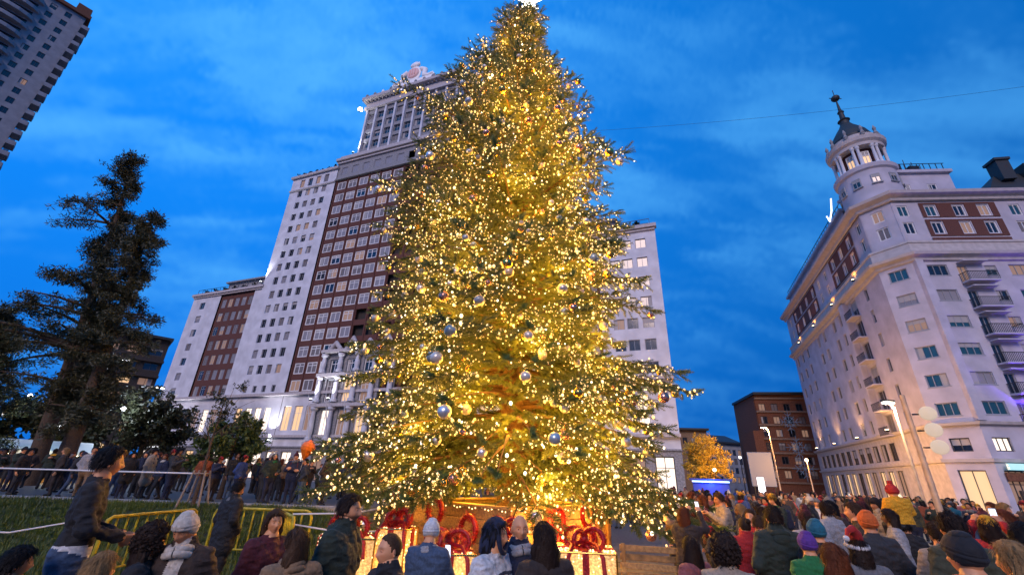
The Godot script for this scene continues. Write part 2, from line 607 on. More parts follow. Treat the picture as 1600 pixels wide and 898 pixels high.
# ---------------------------------------------------------------- windows
func frame_mesh(w: float, h: float, bar: float, mull: int, trans: bool, thick: float, sill := 0.0) -> ArrayMesh:
	var key := "f%.2f_%.2f_%.2f_%d_%s_%.2f_%.2f" % [w, h, bar, mull, trans, thick, sill]
	if win_cache.has(key):
		return win_cache[key]
	var b := MB.new()
	b.box(Vector3(-w / 2 + bar / 2, 0, 0), Vector3(bar, h, thick))
	b.box(Vector3(w / 2 - bar / 2, 0, 0), Vector3(bar, h, thick))
	b.box(Vector3(0, h / 2 - bar / 2, 0), Vector3(w - 2 * bar, bar, thick))
	b.box(Vector3(0, -h / 2 + bar / 2, 0), Vector3(w - 2 * bar, bar, thick))
	for k in mull:
		b.box(Vector3(-w / 2 + w * (k + 1) / (mull + 1.0), 0, 0), Vector3(bar * 0.7, h - 2 * bar, thick * 0.8))
	if trans:
		b.box(Vector3(0, h * 0.2, 0.004), Vector3(w - 2 * bar, bar * 0.6, thick * 0.7))
	if sill > 0:
		b.box(Vector3(0, -h / 2 - 0.05, sill / 2), Vector3(w + 0.2, 0.1, thick + sill))
	win_cache[key] = b.mesh()
	return win_cache[key]

func pane_mesh(w: float, h: float) -> ArrayMesh:
	var key := "p%.2f_%.2f" % [w, h]
	if not win_cache.has(key):
		var b := MB.new()
		b.box(Vector3.ZERO, Vector3(w, h, 0.03))
		win_cache[key] = b.mesh()
	return win_cache[key]

func window(parent: Node, xf: Transform3D, x: float, y: float, w: float, h: float, back: float, fr: Material, pane: Material, bar := 0.12, mull := 1, trans := false, sill := 0.0) -> void:
	var o := part(parent, "window", frame_mesh(w, h, bar, mull, trans, 0.12, sill), fr, xf * Transform3D(Basis(), Vector3(x, y, -back)))
	part(o, "pane", pane_mesh(w - bar * 1.2, h - bar * 1.2), pane, Transform3D(Basis(), Vector3(0, 0, -0.03)))
	var seed_ := absi(int(x * 131.0 + y * 57.0)) % 17     # some have a blind let down part of the way, or a curtain drawn to one side
	if h > 1.0 and h < 4.0 and seed_ < 2:
		var hh := snappedf(h * (0.30 + 0.2 * seed_), 0.1)
		part(o, "blind", pane_mesh(w - bar * 1.6, hh), M.blind_cloth, Transform3D(Basis(), Vector3(0, (h - hh) / 2 - bar * 0.7, 0.012)))
	elif h > 1.0 and h < 4.0 and seed_ > 13:
		part(o, "curtain", pane_mesh(snappedf(w * 0.3, 0.1), h - bar * 1.6), M.blind_cloth, Transform3D(Basis(), Vector3(w * (0.3 if seed_ == 15 else -0.3), 0, 0.012)))


# ---------------------------------------------------------------- the stepped hotel tower
func hotel_tower() -> void:
	var r := RandomNumberGenerator.new()
	r.seed = 5
	var t := thing("hotel_tower", "tall stepped white hotel with red brick panels behind the lit Christmas tree", "building", face_xf(Vector3(0.44, 0, -95), Vector3(0.9336, 0, 0.3584)))
	var I := Transform3D()
	var white: Material = M.white_render
	var brick: Material = M.red_brick
	var rows := []
	for k in 15:
		rows.append(23.2 + k * 4.71)
	var panes := [M.glass_dark, M.glass_dark, M.glass_dark, M.glass_dark, M.glass_dark, M.glass_curtain, M.glass_blind, M.window_dim]
	var brick_panes := [M.glass_curtain, M.glass_curtain, M.glass_curtain, M.glass_blind, M.glass_blind, M.glass_dark, M.window_dim]
	# wings, left and right, mirrored about s = -41.2
	for side in [-1, 1]:
		var mx := func(s: float) -> float: return s if side < 0 else -82.4 - s
		var span := func(a: float, b: float) -> Array: return [minf(mx.call(a), mx.call(b)), maxf(mx.call(a), mx.call(b))]
		# outer pilaster with one column of windows
		var e: Array = span.call(-116.0, -103.0)
		var holes := []
		var wc := [-110.8] if side < 0 else [-112.6, -109.4, -106.6]
		for y in rows.slice(0, 7):
			for s in wc:
				holes.append([mx.call(s) - 1.15, y - 1.15, mx.call(s) + 1.15, y + 1.15])
		for s in ([-111.5, -107.0] if side < 0 else [-110.0]):
			holes.append([mx.call(s) - 1.1, 12.4, mx.call(s) + 1.1, 18.2])
		var b := MB.new()
		b.wall(e[0], e[1], 7.6, 55.0, holes, 0.0, 0.35)
		part(t, "wall", b.mesh(), white)
		for k in holes.size():
			var hh: Array = holes[k]
			var lit: bool = hh[3] - hh[1] > 3.0
			var pn: Material = M.window_pale if lit else panes[r.randi() % panes.size()]
			if side > 0 and not lit:
				pn = M.window_dim if k == 8 else M.glass_dark
			window(t, I, (hh[0] + hh[2]) / 2, (hh[1] + hh[3]) / 2, hh[2] - hh[0], hh[3] - hh[1], 0.3, M.grey_frame, pn, 0.12, 1)
		# brick panel of five columns, set back
		e = span.call(-103.0, -88.0)
		holes = []
		for y in rows.slice(0, 7):
			for k in 5:
				var s: float = mx.call(-101.3 + k * 2.95)
				holes.append([s - 0.95, y - 1.5, s + 0.95, y + 1.4])
		b = MB.new()
		b.wall(e[0], e[1], 20.6, 54.6, holes, -0.45, 0.3)
		part(t, "brick_panel", b.mesh(), brick)
		if side < 0 or true:
			for hh in holes:
				if side > 0 and hh[0] < 12.0 and hh[1] > 0:
					continue
				window(t, I, (hh[0] + hh[2]) / 2, (hh[1] + hh[3]) / 2, 1.9, 2.9, 0.62, M.grey_frame, brick_panes[r.randi() % brick_panes.size()], 0.16, 1, true)
		b = MB.new()
		var lower := []
		for k in 4:
			var s: float = mx.call(-101.0 + k * 3.7)
			lower.append([s - 1.2, 11.4, s + 1.2, 17.6])
		b.wall(e[0], e[1], 7.6, 20.6, lower, 0.0, 0.4)
		part(t, "wall", b.mesh(), white)
		for hh in lower:
			window(t, I, (hh[0] + hh[2]) / 2, (hh[1] + hh[3]) / 2, 2.4, 6.2, 0.35, M.white_frame, [M.window_warm, M.glass_blind, M.window_pale, M.window_dim][r.randi() % 4], 0.14, 2, true)
		# strip of white wall up to the shoulder block, roof, cornice, penthouse
		e = span.call(-88.0, -84.7)
		b = MB.new()
		b.wall(e[0], e[1], 7.6, 55.0, [], 0.0, 0.3)
		part(t, "wall", b.mesh(), white)
		e = span.call(-116.0, -84.7)
		b = MB.new()
		b.box(Vector3((e[0] + e[1]) / 2, 55.4, 0.1), Vector3(e[1] - e[0] + 0.8, 0.8, 1.4))
		b.box(Vector3((e[0] + e[1]) / 2, 56.05, -0.2), Vector3(e[1] - e[0] + 0.2, 0.5, 0.5))
		b.box(Vector3((e[0] + e[1]) / 2, 54.6, 0.2), Vector3(e[1] - e[0], 0.35, 0.5))
		part(t, "cornice", b.mesh(), M.cornice_stone)
		b = MB.new()
		b.box(Vector3((e[0] + e[1]) / 2, 55.5, -13.0), Vector3(e[1] - e[0], 0.6, 24.6))
		b.box(Vector3(e[0] + 0.2 if side < 0 else e[1] - 0.2, 27.5, -12.8), Vector3(0.4, 55.0, 24.6))
		part(t, "roof", b.mesh(), white)
		e = span.call(-107.0, -84.7)
		b = MB.new()
		b.box(Vector3((e[0] + e[1]) / 2, 58.2, -9.0), Vector3(e[1] - e[0], 4.8, 10.0))
		b.box(Vector3((e[0] + e[1]) / 2, 60.9, -8.8), Vector3(e[1] - e[0] + 1.2, 0.5, 11.4))
		part(t, "penthouse", b.mesh(), M.grey_stone)
		for k in 5:
			window(t, I, e[0] + 2.6 + k * 4.3, 58.2, 1.7, 2.2, 3.94, M.grey_frame, M.glass_dark, 0.12, 1)
		b = MB.new()
		for k in 15:
			var s: float = lerpf(-115.0, -86.0, k / 14.0)
			b.box(Vector3(mx.call(s), 56.9, 0.0), Vector3(0.09, 1.2, 0.09))
		b.box(Vector3((mx.call(-115.0) + mx.call(-86.0)) / 2, 57.5, 0.0), Vector3(29.0, 0.09, 0.12))
		part(t, "railing", b.mesh(), M.black_metal)
		# shoulder block: white bay of four columns
		e = span.call(-84.7, -65.0)
		holes = []
		for j in 15:
			for k in 4:
				var s: float = mx.call(-79.9 + k * 3.5)
				if j == 0:
					holes.append([s - 0.7, 21.8, s + 0.7, 23.6])
				else:
					holes.append([s - 0.95, rows[j] - 0.95, s + 0.95, rows[j] + 1.55])
		for k in 4:
			var s: float = mx.call(-79.9 + k * 3.5)
			holes.append([s - 0.95, 92.2, s + 0.95, 95.4])
			holes.append([s - 1.15, 11.4, s + 1.15, 17.6])
		b = MB.new()
		b.wall(e[0], e[1], 7.6, 96.4, holes, 0.35, 0.4)
		part(t, "wall", b.mesh(), white)
		for hh in holes:
			var tall: bool = hh[1] < 15.0
			if side > 0 and not tall and hh[1] < 90 and hh[0] < 8:
				continue
			var pn: Material = panes[r.randi() % panes.size()]
			if tall:
				pn = [M.window_warm, M.window_pale, M.glass_blind][r.randi() % 3]
			elif hh[1] > 91:
				pn = [M.glass_blind, M.window_dim, M.glass_dark][r.randi() % 3]
			window(t, I, (hh[0] + hh[2]) / 2, (hh[1] + hh[3]) / 2, hh[2] - hh[0], hh[3] - hh[1], 0.0, M.grey_frame, pn, 0.1, 1)
		b = MB.new()
		b.box(Vector3((e[0] + e[1]) / 2, 96.8, 0.4), Vector3(e[1] - e[0] + 0.9, 0.8, 1.5))
		b.box(Vector3((e[0] + e[1]) / 2, 91.1, 0.5), Vector3(e[1] - e[0], 0.45, 0.7))
		b.box(Vector3((e[0] + e[1]) / 2, 97.7, -9.0), Vector3(e[1] - e[0], 1.0, 16.0))
		part(t, "cornice", b.mesh(), M.cornice_stone)
		b = MB.new()
		b.box(Vector3(mx.call(-84.5), 76.5, -10.0), Vector3(0.4, 40.0, 20.4))
		part(t, "wall", b.mesh(), white)
		for k in 7:   # small clipped bushes along the terrace edge
			var bush := MB.new()
			for q in 26:
				var dd := Vector3(r.randf_range(-1, 1), r.randf_range(0, 1.3), r.randf_range(-1, 1)) * 0.75
				var n2 := Vector3(r.randf_range(-1, 1), r.randf_range(-1, 1), r.randf_range(-1, 1)).normalized()
				var x2 := n2.cross(Vector3.UP).normalized() * 0.4
				bush.quad(dd - x2, dd + n2 * 0.3, dd + x2, dd - n2 * 0.3)
			var o := part(t, "terrace_bush", bush.mesh(), M.earth, Transform3D(Basis(), Vector3(mx.call(-83.0 + k * 2.7), 97.6, -0.2)))
			if k < 6:
				part(t, "terrace_bush", bush.mesh(), M.earth, Transform3D(Basis(Vector3.UP, k), Vector3(mx.call(-112.0 + k * 4.4), 56.4, -0.8)))
	# central brick field between the two white bays
	var holes2 := []
	for y in rows:
		for k in 11:
			holes2.append([-62.3 + k * 4.4 - 1.75, y - 1.55, -62.3 + k * 4.4 + 1.75, y + 1.55])
	var c := MB.new()
	c.wall(-65.0, -17.4, 21.2, 91.4, holes2, -0.1, 0.3)
	part(t, "brick_panel", c.mesh(), brick)
	for hh in holes2:
		var s: float = (hh[0] + hh[2]) / 2
		if s > -39.0 or (s > -50.0 and hh[1] < 31.5) or (s > -46.0 and hh[1] < 45.0):
			continue
		window(t, I, s, (hh[1] + hh[3]) / 2, 3.5, 3.1, 0.28, M.white_frame, brick_panes[r.randi() % brick_panes.size()], 0.3, 1, r.randf() < 0.5)
	c = MB.new()   # white stone courses between the brick storeys and the slim piers
	for k in 12:
		c.box(Vector3(-64.5 + k * 4.4, 56.3, -0.02), Vector3(0.35, 70.2, 0.3))
	part(t, "pier", c.mesh(), brick)
	c = MB.new()
	c.box(Vector3(-41.2, 91.7, 0.3), Vector3(47.6, 0.6, 0.9))
	var att := []
	for k in 11:
		att.append([-62.3 + k * 4.4 - 1.2, 93.6, -62.3 + k * 4.4 + 1.2, 96.6])
	c.wall(-65.5, -16.9, 92.0, 99.4, att, 0.1, 0.3)
	part(t, "wall", c.mesh(), M.grey_stone)
	for hh in att.slice(0, 6):
		window(t, I, (hh[0] + hh[2]) / 2, 95.1, 2.4, 3.0, 0.1, M.grey_frame, M.glass_curtain, 0.15, 2)
	c = MB.new()
	c.box(Vector3(-41.2, 99.9, 0.3), Vector3(49.8, 1.0, 1.6))
	c.box(Vector3(-41.2, 98.6, 0.3), Vector3(48.8, 0.5, 0.8))
	c.box(Vector3(-41.2, 101.2, -10.0), Vector3(48.6, 1.6, 20.0))
	part(t, "cornice", c.mesh(), M.cornice_stone)
	# upper tower
	var th := []
	for j in 4:
		for k in 9:
			th.append([-57.3 + k * 4.05 - 1.3, 104.6 + j * 4.4, -57.3 + k * 4.05 + 1.3, 107.5 + j * 4.4])
	c = MB.new()
	c.wall(-60.0, -22.4, 102.0, 122.6, th, -1.4, 0.5)
	part(t, "tower_wall", c.mesh(), M.grey_stone)
	for hh in th:
		window(t, I, (hh[0] + hh[2]) / 2, (hh[1] + hh[3]) / 2, 2.6, 2.9, 1.85, M.grey_frame, [M.glass_dark, M.glass_dark, M.glass_blind][r.randi() % 3], 0.16, 1, true)
	for k in 10:
		var p := MB.new()
		p.bev(Vector3(0, 112.3, 0), Vector3(0.75, 20.6, 0.8), 0.08)
		part(t, "pilaster", p.mesh(), white, Transform3D(Basis(), Vector3(-59.3 + k * 4.05, 0, -1.25)))
	c = MB.new()
	c.box(Vector3(-60.2, 112.0, -11.0), Vector3(0.4, 20.4, 18.5))
	c.box(Vector3(-22.2, 112.0, -11.0), Vector3(0.4, 20.4, 18.5))
	part(t, "tower_wall", c.mesh(), white)
	c = MB.new()
	c.box(Vector3(-41.2, 123.2, -1.2), Vector3(38.4, 1.2, 1.6))
	c.box(Vector3(-41.2, 125.2, -11.0), Vector3(38.0, 2.8, 20.0))
	c.box(Vector3(-41.2, 127.2, -10.6), Vector3(40.4, 1.2, 22.4))
	for k in 24:
		c.box(Vector3(-59.4 + k * 1.58, 126.3, -0.7), Vector3(0.5, 0.6, 0.9))
	part(t, "entablature", c.mesh(), M.cornice_stone)
	for k in 12:
		var u := MB.new()
		u.lathe([Vector2(0, 0), Vector2(0.55, 0), Vector2(0.4, 0.5), Vector2(0.65, 1.1), Vector2(0.5, 1.7), Vector2(0.15, 2.0), Vector2(0, 2.6)], 10)
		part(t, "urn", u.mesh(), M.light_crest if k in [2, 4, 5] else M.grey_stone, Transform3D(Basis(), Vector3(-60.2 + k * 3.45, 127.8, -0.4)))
	# crest on the roofline: shield with scrolls and a crown
	c = MB.new()
	c.box(Vector3(-41.2, 129.0, -1.0), Vector3(17.0, 2.4, 1.6))
	var sh := MB.new()
	sh.lathe([Vector2(2.2, -0.3), Vector2(2.4, 0.0), Vector2(2.1, 0.3), Vector2(0.0, 0.55)], 20)
	for k in 3:
		sh.bev(Vector3(-1.0 + k, 0.62, 0.0), Vector3(0.35, 0.2, 2.6), 0.06)
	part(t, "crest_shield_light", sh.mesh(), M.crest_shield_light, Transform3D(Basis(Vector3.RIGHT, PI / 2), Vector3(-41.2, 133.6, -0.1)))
	c.ball(Vector3(-41.2, 133.6, -0.8), Vector3(3.0, 3.9, 0.7), 16, 10)
	c.ball(Vector3(-41.2, 138.2, -0.8), Vector3(1.7, 1.2, 0.9), 12, 8)
	for s in [-1.0, 1.0]:
		c.tube([Vector3(-41.2 + s * 2.8, 135.5, -0.8), Vector3(-41.2 + s * 4.6, 134.2, -0.8), Vector3(-41.2 + s * 4.4, 131.5, -0.8), Vector3(-41.2 + s * 6.4, 130.6, -0.8), Vector3(-41.2 + s * 8.0, 131.4, -0.8), Vector3(-41.2 + s * 8.6, 130.4, -0.8)], [0.8, 1.0, 0.9, 0.9, 0.6, 0.4], 8)
		for k in 3:
			c.lathe([Vector2(0.5, 138.6), Vector2(0.35, 139.6), Vector2(0.0, 140.4)], 8, Vector3(-41.2 + s * k * 0.75, -0.3 * k, -0.8))
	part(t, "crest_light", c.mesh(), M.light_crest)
	# ornate stone portal field at the foot of the centre
	c = MB.new()
	var ph := []
	for j in 3:
		for k in 4:
			ph.append([-49.4 + k * 5.4 - 1.3, [10.0, 18.4, 25.6, 31.0][j], -49.4 + k * 5.4 + 1.3, [16.6, 24.2, 29.4, 31.4][j]])
	c.wall(-52.6, -29.8, 7.6, 31.4, ph, 0.9, 0.6)
	part(t, "portal", c.mesh(), M.grey_stone)
	for hh in ph:
		if hh[0] < -36:
			window(t, I, (hh[0] + hh[2]) / 2, (hh[1] + hh[3]) / 2, 2.6, hh[3] - hh[1], -0.4, M.white_frame, [M.window_warm, M.window_pale, M.glass_blind, M.window_dim][r.randi() % 4] if hh[1] < 20 else M.glass_dark, 0.25, 1, true)
	for k in 5:
		var p := MB.new()
		for seg in [[9.0, 17.0], [18.2, 24.8], [25.6, 30.6]]:
			p.lathe([Vector2(0.9, seg[0]), Vector2(0.9, seg[0] + 0.7), Vector2(0.62, seg[0] + 0.9), Vector2(0.7, seg[0] + 2.4), Vector2(0.5, seg[1] - 1.0), Vector2(0.95, seg[1] - 0.5), Vector2(0.95, seg[1])], 12)
		part(t, "column", p.mesh(), M.white_render, Transform3D(Basis(), Vector3(-52.1 + k * 5.4, 0, 1.7)))
	c = MB.new()
	for y in [8.4, 17.4, 25.0, 31.3]:
		c.box(Vector3(-41.2, y, 1.4), Vector3(23.6, 0.8, 2.4))
	for k in 4:
		c.tube([Vector3(-51.2 + k * 5.4, 31.8, 1.4), Vector3(-49.4 + k * 5.4, 33.6 + (k % 2), 1.4), Vector3(-47.6 + k * 5.4, 31.8, 1.4)], [0.6, 0.8, 0.6], 8)
	part(t, "portal_cornice", c.mesh(), M.cornice_stone)
	# base: string course, tall lit windows between, ground floor of shop openings
	c = MB.new()
	c.box(Vector3(-41.2, 20.9, 0.6), Vector3(150.0, 0.7, 1.3))
	c.box(Vector3(-41.2, 10.2, 0.5), Vector3(150.0, 0.6, 1.1))
	part(t, "string_course", c.mesh(), M.cornice_stone)
	c = MB.new()
	var bw := []
	for x in [-62.6, -58.8, -55.0]:
		bw.append([x - 1.3, 11.6, x + 1.3, 17.8])
	for k in 4:
		bw.append([-27.0 + k * 3.4 - 1.2, 11.6, -27.0 + k * 3.4 + 1.2, 17.8])
	c.wall(-65.0, -52.6, 7.6, 21.2, bw, 0.2, 0.4)
	part(t, "wall", c.mesh(), white)
	c = MB.new()
	c.wall(-29.8, -17.4, 7.6, 21.2, bw, 0.2, 0.4)
	part(t, "wall", c.mesh(), white)
	for hh in bw.slice(0, 3):
		window(t, I, (hh[0] + hh[2]) / 2, 14.7, hh[2] - hh[0], 6.2, 0.15, M.white_frame, [M.window_warm, M.window_dim, M.window_pale][int(hh[0]) % 3], 0.15, 1, true)
	c = MB.new()
	var gh := []
	for k in 30:
		gh.append([-114.5 + k * 5.0 - 1.7, 0.2, -114.5 + k * 5.0 + 1.7, 6.6])
	c.wall(-116.0, 33.6, -0.05, 7.6, gh, 0.5, 0.6)
	c.box(Vector3(-41.2, 7.7, 0.2), Vector3(149.8, 0.3, 1.4))
	part(t, "ground_floor_wall", c.mesh(), M.grey_stone)
	for hh in gh:
		if hh[0] < -45 or hh[0] > 15:
			window(t, I, (hh[0] + hh[2]) / 2, 3.4, 3.4, 6.4, 0.0, M.dark_frame, [M.window_warm, M.window_pale, M.window_pale, M.window_dim][r.randi() % 4], 0.2, 1, true)
	c = MB.new()
	c.box(Vector3(-106.0, 7.5, 3.2), Vector3(20.0, 0.5, 5.0))
	part(t, "awning", c.mesh(), M.white_frame)
	c = MB.new()
	c.box(Vector3(-106.0, 7.1, 5.4), Vector3(19.0, 0.12, 0.3))
	part(t, "awning_light", c.mesh(), M.sign_white)
	# flagpoles in front of the portal
	for k in 3:
		var p := MB.new()
		p.tube([Vector3(0, 8.8, 2.4), Vector3(0, 14.0, 4.0), Vector3(0, 19.5, 5.6)], [0.14, 0.12, 0.08], 8)
		part(t, "flagpole", p.mesh(), M.white_frame, Transform3D(Basis(), Vector3(-51.0 + k * 5.4, 0, 0)))
	c = MB.new()   # the building's solid core, so that no light passes through it
	c.box(Vector3(-41.2, 30.0, -14.0), Vector3(147.0, 59.0, 18.0))
	c.box(Vector3(-41.2, 62.0, -10.0), Vector3(85.0, 66.0, 17.0))
	c.box(Vector3(-41.2, 112.0, -11.0), Vector3(37.0, 24.0, 17.0))
	part(t, "core", c.mesh(), M.dark_wall)
	# architectural floodlights: fittings on the ledges and on the corners, each with its lamp
	for q in [[-116.6, 9.0, 1.0, -113.0, 40.0, 0.0, 300.0], [-103.6, 9.0, 1.0, -100.0, 40.0, 0.0, 260.0], [-85.6, 56.6, 0.9, -83.0, 84.0, 0.3, 220.0], [-65.6, 9.0, 1.2, -67.0, 50.0, 0.3, 260.0], [-60.4, 102.4, 0.2, -58.0, 124.0, -1.4, 160.0], [-46.7, 18.6, 3.6, -46.7, 30.0, 0.9, 70.0], [-52.1, 18.6, 3.6, -52.1, 30.0, 0.9, 70.0], [-61.4, 121.4, 0.6, -58.0, 128.0, -1.0, 14.0]]:
		var f := MB.new()
		f.bev(Vector3.ZERO, Vector3(0.7, 0.35, 0.5), 0.06)
		var fp := Vector3(q[0], q[1], q[2])
		var o := part(t, "floodlight", f.mesh(), M.black_metal, Transform3D(Basis(), fp))
		var g := MB.new()
		g.bev(Vector3(0, 0.24, 0), Vector3(0.55, 0.1, 0.36), 0.03)
		part(o, "lamp_glass", g.mesh(), M.lamp_cool)
		var l := spot(t, fp + Vector3(0, 0.5, 0.15), Vector3(q[3], q[4], q[5]), Color(0.95, 0.95, 1.0), q[6], 38.0, 0.2)
	var gl := MB.new()
	gl.ball(Vector3.ZERO, Vector3(0.85, 0.7, 0.85), 14, 9)
	part(t, "corner_lamp", gl.mesh(), M.lamp_white, Transform3D(Basis(), Vector3(-61.4, 122.3, 0.4)))


# ---------------------------------------------------------------- the corner building with the turret
func corner_building() -> void:
	var r := RandomNumberGenerator.new()
	r.seed = 9
	var P1 := Vector3(45.21, 0, -42.42)
	var P0 := P1 + dirv(330) * 3.4
	var PL := P0 + dirv(20) * 42.0
	var PR := P1 + dirv(95) * 26.0
	var t := thing("corner_building", "white corner apartment building with round columned turret and dark spire", "building")
	var XR := face_xf(P1, dirv(95))
	var XC := face_xf(P0, dirv(150))
	var XL := face_xf(P0, -dirv(20))     # x runs from minus forty-two at the far end to zero at the corner
	var wallm: Material = M.lilac_render
	var tops := [25.3, 22.3, 19.3, 16.3, 13.3, 10.4]
	var panes := [M.glass_teal, M.glass_teal, M.glass_teal, M.glass_dark, M.glass_dark, M.glass_blind, M.glass_curtain, M.glass_dark, M.window_dim]
	# right face
	var holes := []
	for y in tops:
		holes.append([1.1, y - 1.3, 3.2, y])
		holes.append([4.15, y - 2.2, 5.15, y - 0.15])
		holes.append([7.0, y - 1.3, 8.2, y - 0.1])
		holes.append([9.5, y - 1.3, 11.5, y])
		holes.append([13.0, y - 2.2, 14.0, y - 0.15])
		holes.append([15.9, y - 1.25, 17.5, y])
		holes.append([19.4, y - 1.25, 21.0, y])
	var b := MB.new()
	b.wall(0.0, 26.0, 8.3, 26.0, holes, 0.0, 0.3)
	part(t, "wall", b.mesh(), wallm, XR)
	for i in holes.size():
		var h: Array = holes[i]
		var pn: Material = panes[r.randi() % panes.size()]
		if i % 7 == 3 and i < 10 or i == 9 + 7: pn = M.window_dim
		window(t, XR, (h[0] + h[2]) / 2, (h[1] + h[3]) / 2, h[2] - h[0], h[3] - h[1], 0.16, M.grey_frame, pn, 0.09, 2 if h[2] - h[0] > 1.5 else 1, false, 0.12)
	for i in 6:
		for x in [5.5, 14.3]:
			var y: float = tops[i] - 2.3
			b = MB.new()
			b.box(Vector3(0, 0, 0.55), Vector3(3.1, 0.16, 1.1))
			b.box(Vector3(0, 2.45, 0.45), Vector3(2.6, 0.12, 0.9))
			var bal := part(t, "balcony", b.mesh(), wallm, XR * Transform3D(Basis(), Vector3(x, y, 0)))
			b = MB.new()
			for k in 19:
				b.box(Vector3(-1.5 + k * 0.1667, 0.55, 1.05), Vector3(0.035, 0.95, 0.035))
			b.box(Vector3(0, 1.03, 1.05), Vector3(3.05, 0.06, 0.06))
			for s in [-1.5, 1.5]:
				b.box(Vector3(s, 1.03, 0.52), Vector3(0.05, 0.06, 1.05))
				for k in 6:
					b.box(Vector3(s, 0.55, 0.1 + k * 0.16), Vector3(0.03, 0.95, 0.03))
			part(bal, "railing", b.mesh(), M.black_metal)
	b = MB.new()
	b.bev(Vector3(0.28, 17.2, 0.1), Vector3(0.8, 17.4, 0.55), 0.05)
	part(t, "pier", b.mesh(), wallm, XR)
	b = MB.new()
	b.bev(Vector3(12.2, 17.2, 0.1), Vector3(0.8, 17.4, 0.55), 0.05)
	part(t, "pier", b.mesh(), wallm, XR)
	# lower storeys of the right face
	holes = [[0.6, 5.75, 2.2, 7.0], [4.6, 5.75, 5.8, 7.0], [7.6, 5.75, 9.2, 7.0], [11.0, 5.75, 12.6, 7.0], [0.5, 0.2, 2.2, 4.1], [3.4, 0.2, 5.6, 4.1], [6.6, 0.2, 9.4, 4.1], [10.6, 0.2, 13.4, 4.1], [14.6, 0.2, 17.4, 4.1]]
	b = MB.new()
	b.wall(-0.062, 26.0, -0.05, 8.3, holes, 0.12, 0.4)
	part(t, "ground_floor_wall", b.mesh(), M.lilac_render, XR)
	for i in holes.size():
		var h: Array = holes[i]
		var pn: Material = [M.window_pale, M.glass_dark, M.glass_blind, M.glass_dark, M.window_dim, M.window_warm, M.window_shop, M.window_warm, M.window_dim][i]
		window(t, XR, (h[0] + h[2]) / 2, (h[1] + h[3]) / 2, h[2] - h[0], h[3] - h[1], 0.12, M.dark_frame, pn, 0.1, 2, i > 3)
		if i > 3:
			b = MB.new()
			b.bev(Vector3((h[0] + h[2]) / 2, 3.55, 0.3), Vector3(h[2] - h[0] + 0.2, 0.75, 0.25), 0.03)
			part(t, "shop_fascia", b.mesh(), [M.brown_wall, M.dark_wall, M.red_sign, M.red_sign, M.dark_wall][i - 4], XR)
			b = MB.new()
			for k in 5:
				var gx: float = lerpf(h[0] + 0.25, h[2] - 0.25, k / 4.0)
				b.bev(Vector3(gx, 0.9 + 0.25 * (k % 3), -0.02), Vector3(0.22, 1.1 + 0.5 * (k % 3), 0.12), 0.04)
			part(t, "shop_display", b.mesh(), M.dark_wall, XR)
	b = MB.new()
	b.box(Vector3(1.35, 4.4, 0.7), Vector3(1.8, 0.55, 0.2))
	part(t, "sign_board", b.mesh(), M.sign_teal, XR)
	b = MB.new()
	b.box(Vector3(5.5, 7.6, 0.8), Vector3(2.6, 1.3, 0.25), Basis(Vector3.RIGHT, 0.5))
	part(t, "awning", b.mesh(), M.brown_wall, XR)
	# the narrow corner face
	holes = []
	for y in tops:
		holes.append([0.75, y - 1.3, 2.5, y])
	b = MB.new()
	b.wall(0.0, 3.4, 8.3, 26.0, holes, 0.0, 0.3)
	b.wall(-0.056, 3.462, -0.05, 8.3, [[0.7, 0.2, 2.7, 4.1], [0.9, 5.75, 2.4, 7.0]], 0.12, 0.3)
	part(t, "corner_wall", b.mesh(), wallm, XC)
	for i in holes.size():
		var h: Array = holes[i]
		window(t, XC, 1.625, (h[1] + h[3]) / 2, 1.75, 1.3, 0.16, M.grey_frame, [M.glass_teal, M.glass_curtain, M.window_dim, M.glass_teal, M.glass_teal, M.glass_teal][i], 0.09, 2, false, 0.12)
	window(t, XC, 1.7, 2.15, 2.0, 3.9, 0.1, M.dark_frame, M.window_warm, 0.1, 1)
	window(t, XC, 1.65, 6.38, 1.5, 1.25, 0.1, M.dark_frame, M.glass_dark, 0.1, 1)
	# left face, seen at a sharp angle
	holes = []
	var mids := [24.7, 21.8, 18.8, 15.7, 12.6, 9.7]
	var cols := [-14.5, -17.6, -22.7, -25.8, -32.9, -36.4, -40.0]
	for y in mids:
		holes.append([-5.0, y - 0.8, -4.1, y + 0.8])
		holes.append([-10.1, y - 1.5, -8.0, y + 0.9])
		for x in cols:
			holes.append([x - 0.65, y - 0.85, x + 0.65, y + 0.85])
	b = MB.new()
	b.wall(-42.0, 0.0, 8.3, 26.0, holes, 0.0, 0.35)
	part(t, "wall", b.mesh(), wallm, XL)
	for i in holes.size():
		var h: Array = holes[i]
		window(t, XL, (h[0] + h[2]) / 2, (h[1] + h[3]) / 2, h[2] - h[0], h[3] - h[1], 0.2, M.grey_frame, [M.glass_dark, M.glass_dark, M.glass_blind, M.glass_teal][r.randi() % 4], 0.09, 1, false, 0.1)
	for y in mids:
		b = MB.new()
		b.box(Vector3(-9.05, y - 1.6, 0.5), Vector3(2.6, 0.16, 1.0))
		var bal := part(t, "balcony", b.mesh(), wallm, XL)
		b = MB.new()
		for k in 14:
			b.box(Vector3(-10.3 + k * 0.19, y - 1.05, 0.95), Vector3(0.035, 0.9, 0.035))
		b.box(Vector3(-9.05, y - 0.6, 0.95), Vector3(2.6, 0.06, 0.06))
		part(bal, "railing", b.mesh(), M.black_metal)
	b = MB.new()
	b.bev(Vector3(-11.6, 17.2, 0.25), Vector3(1.5, 17.6, 0.9), 0.08)
	part(t, "pier", b.mesh(), wallm, XL)
	# mezzanine band and arcade of the left face
	holes = []
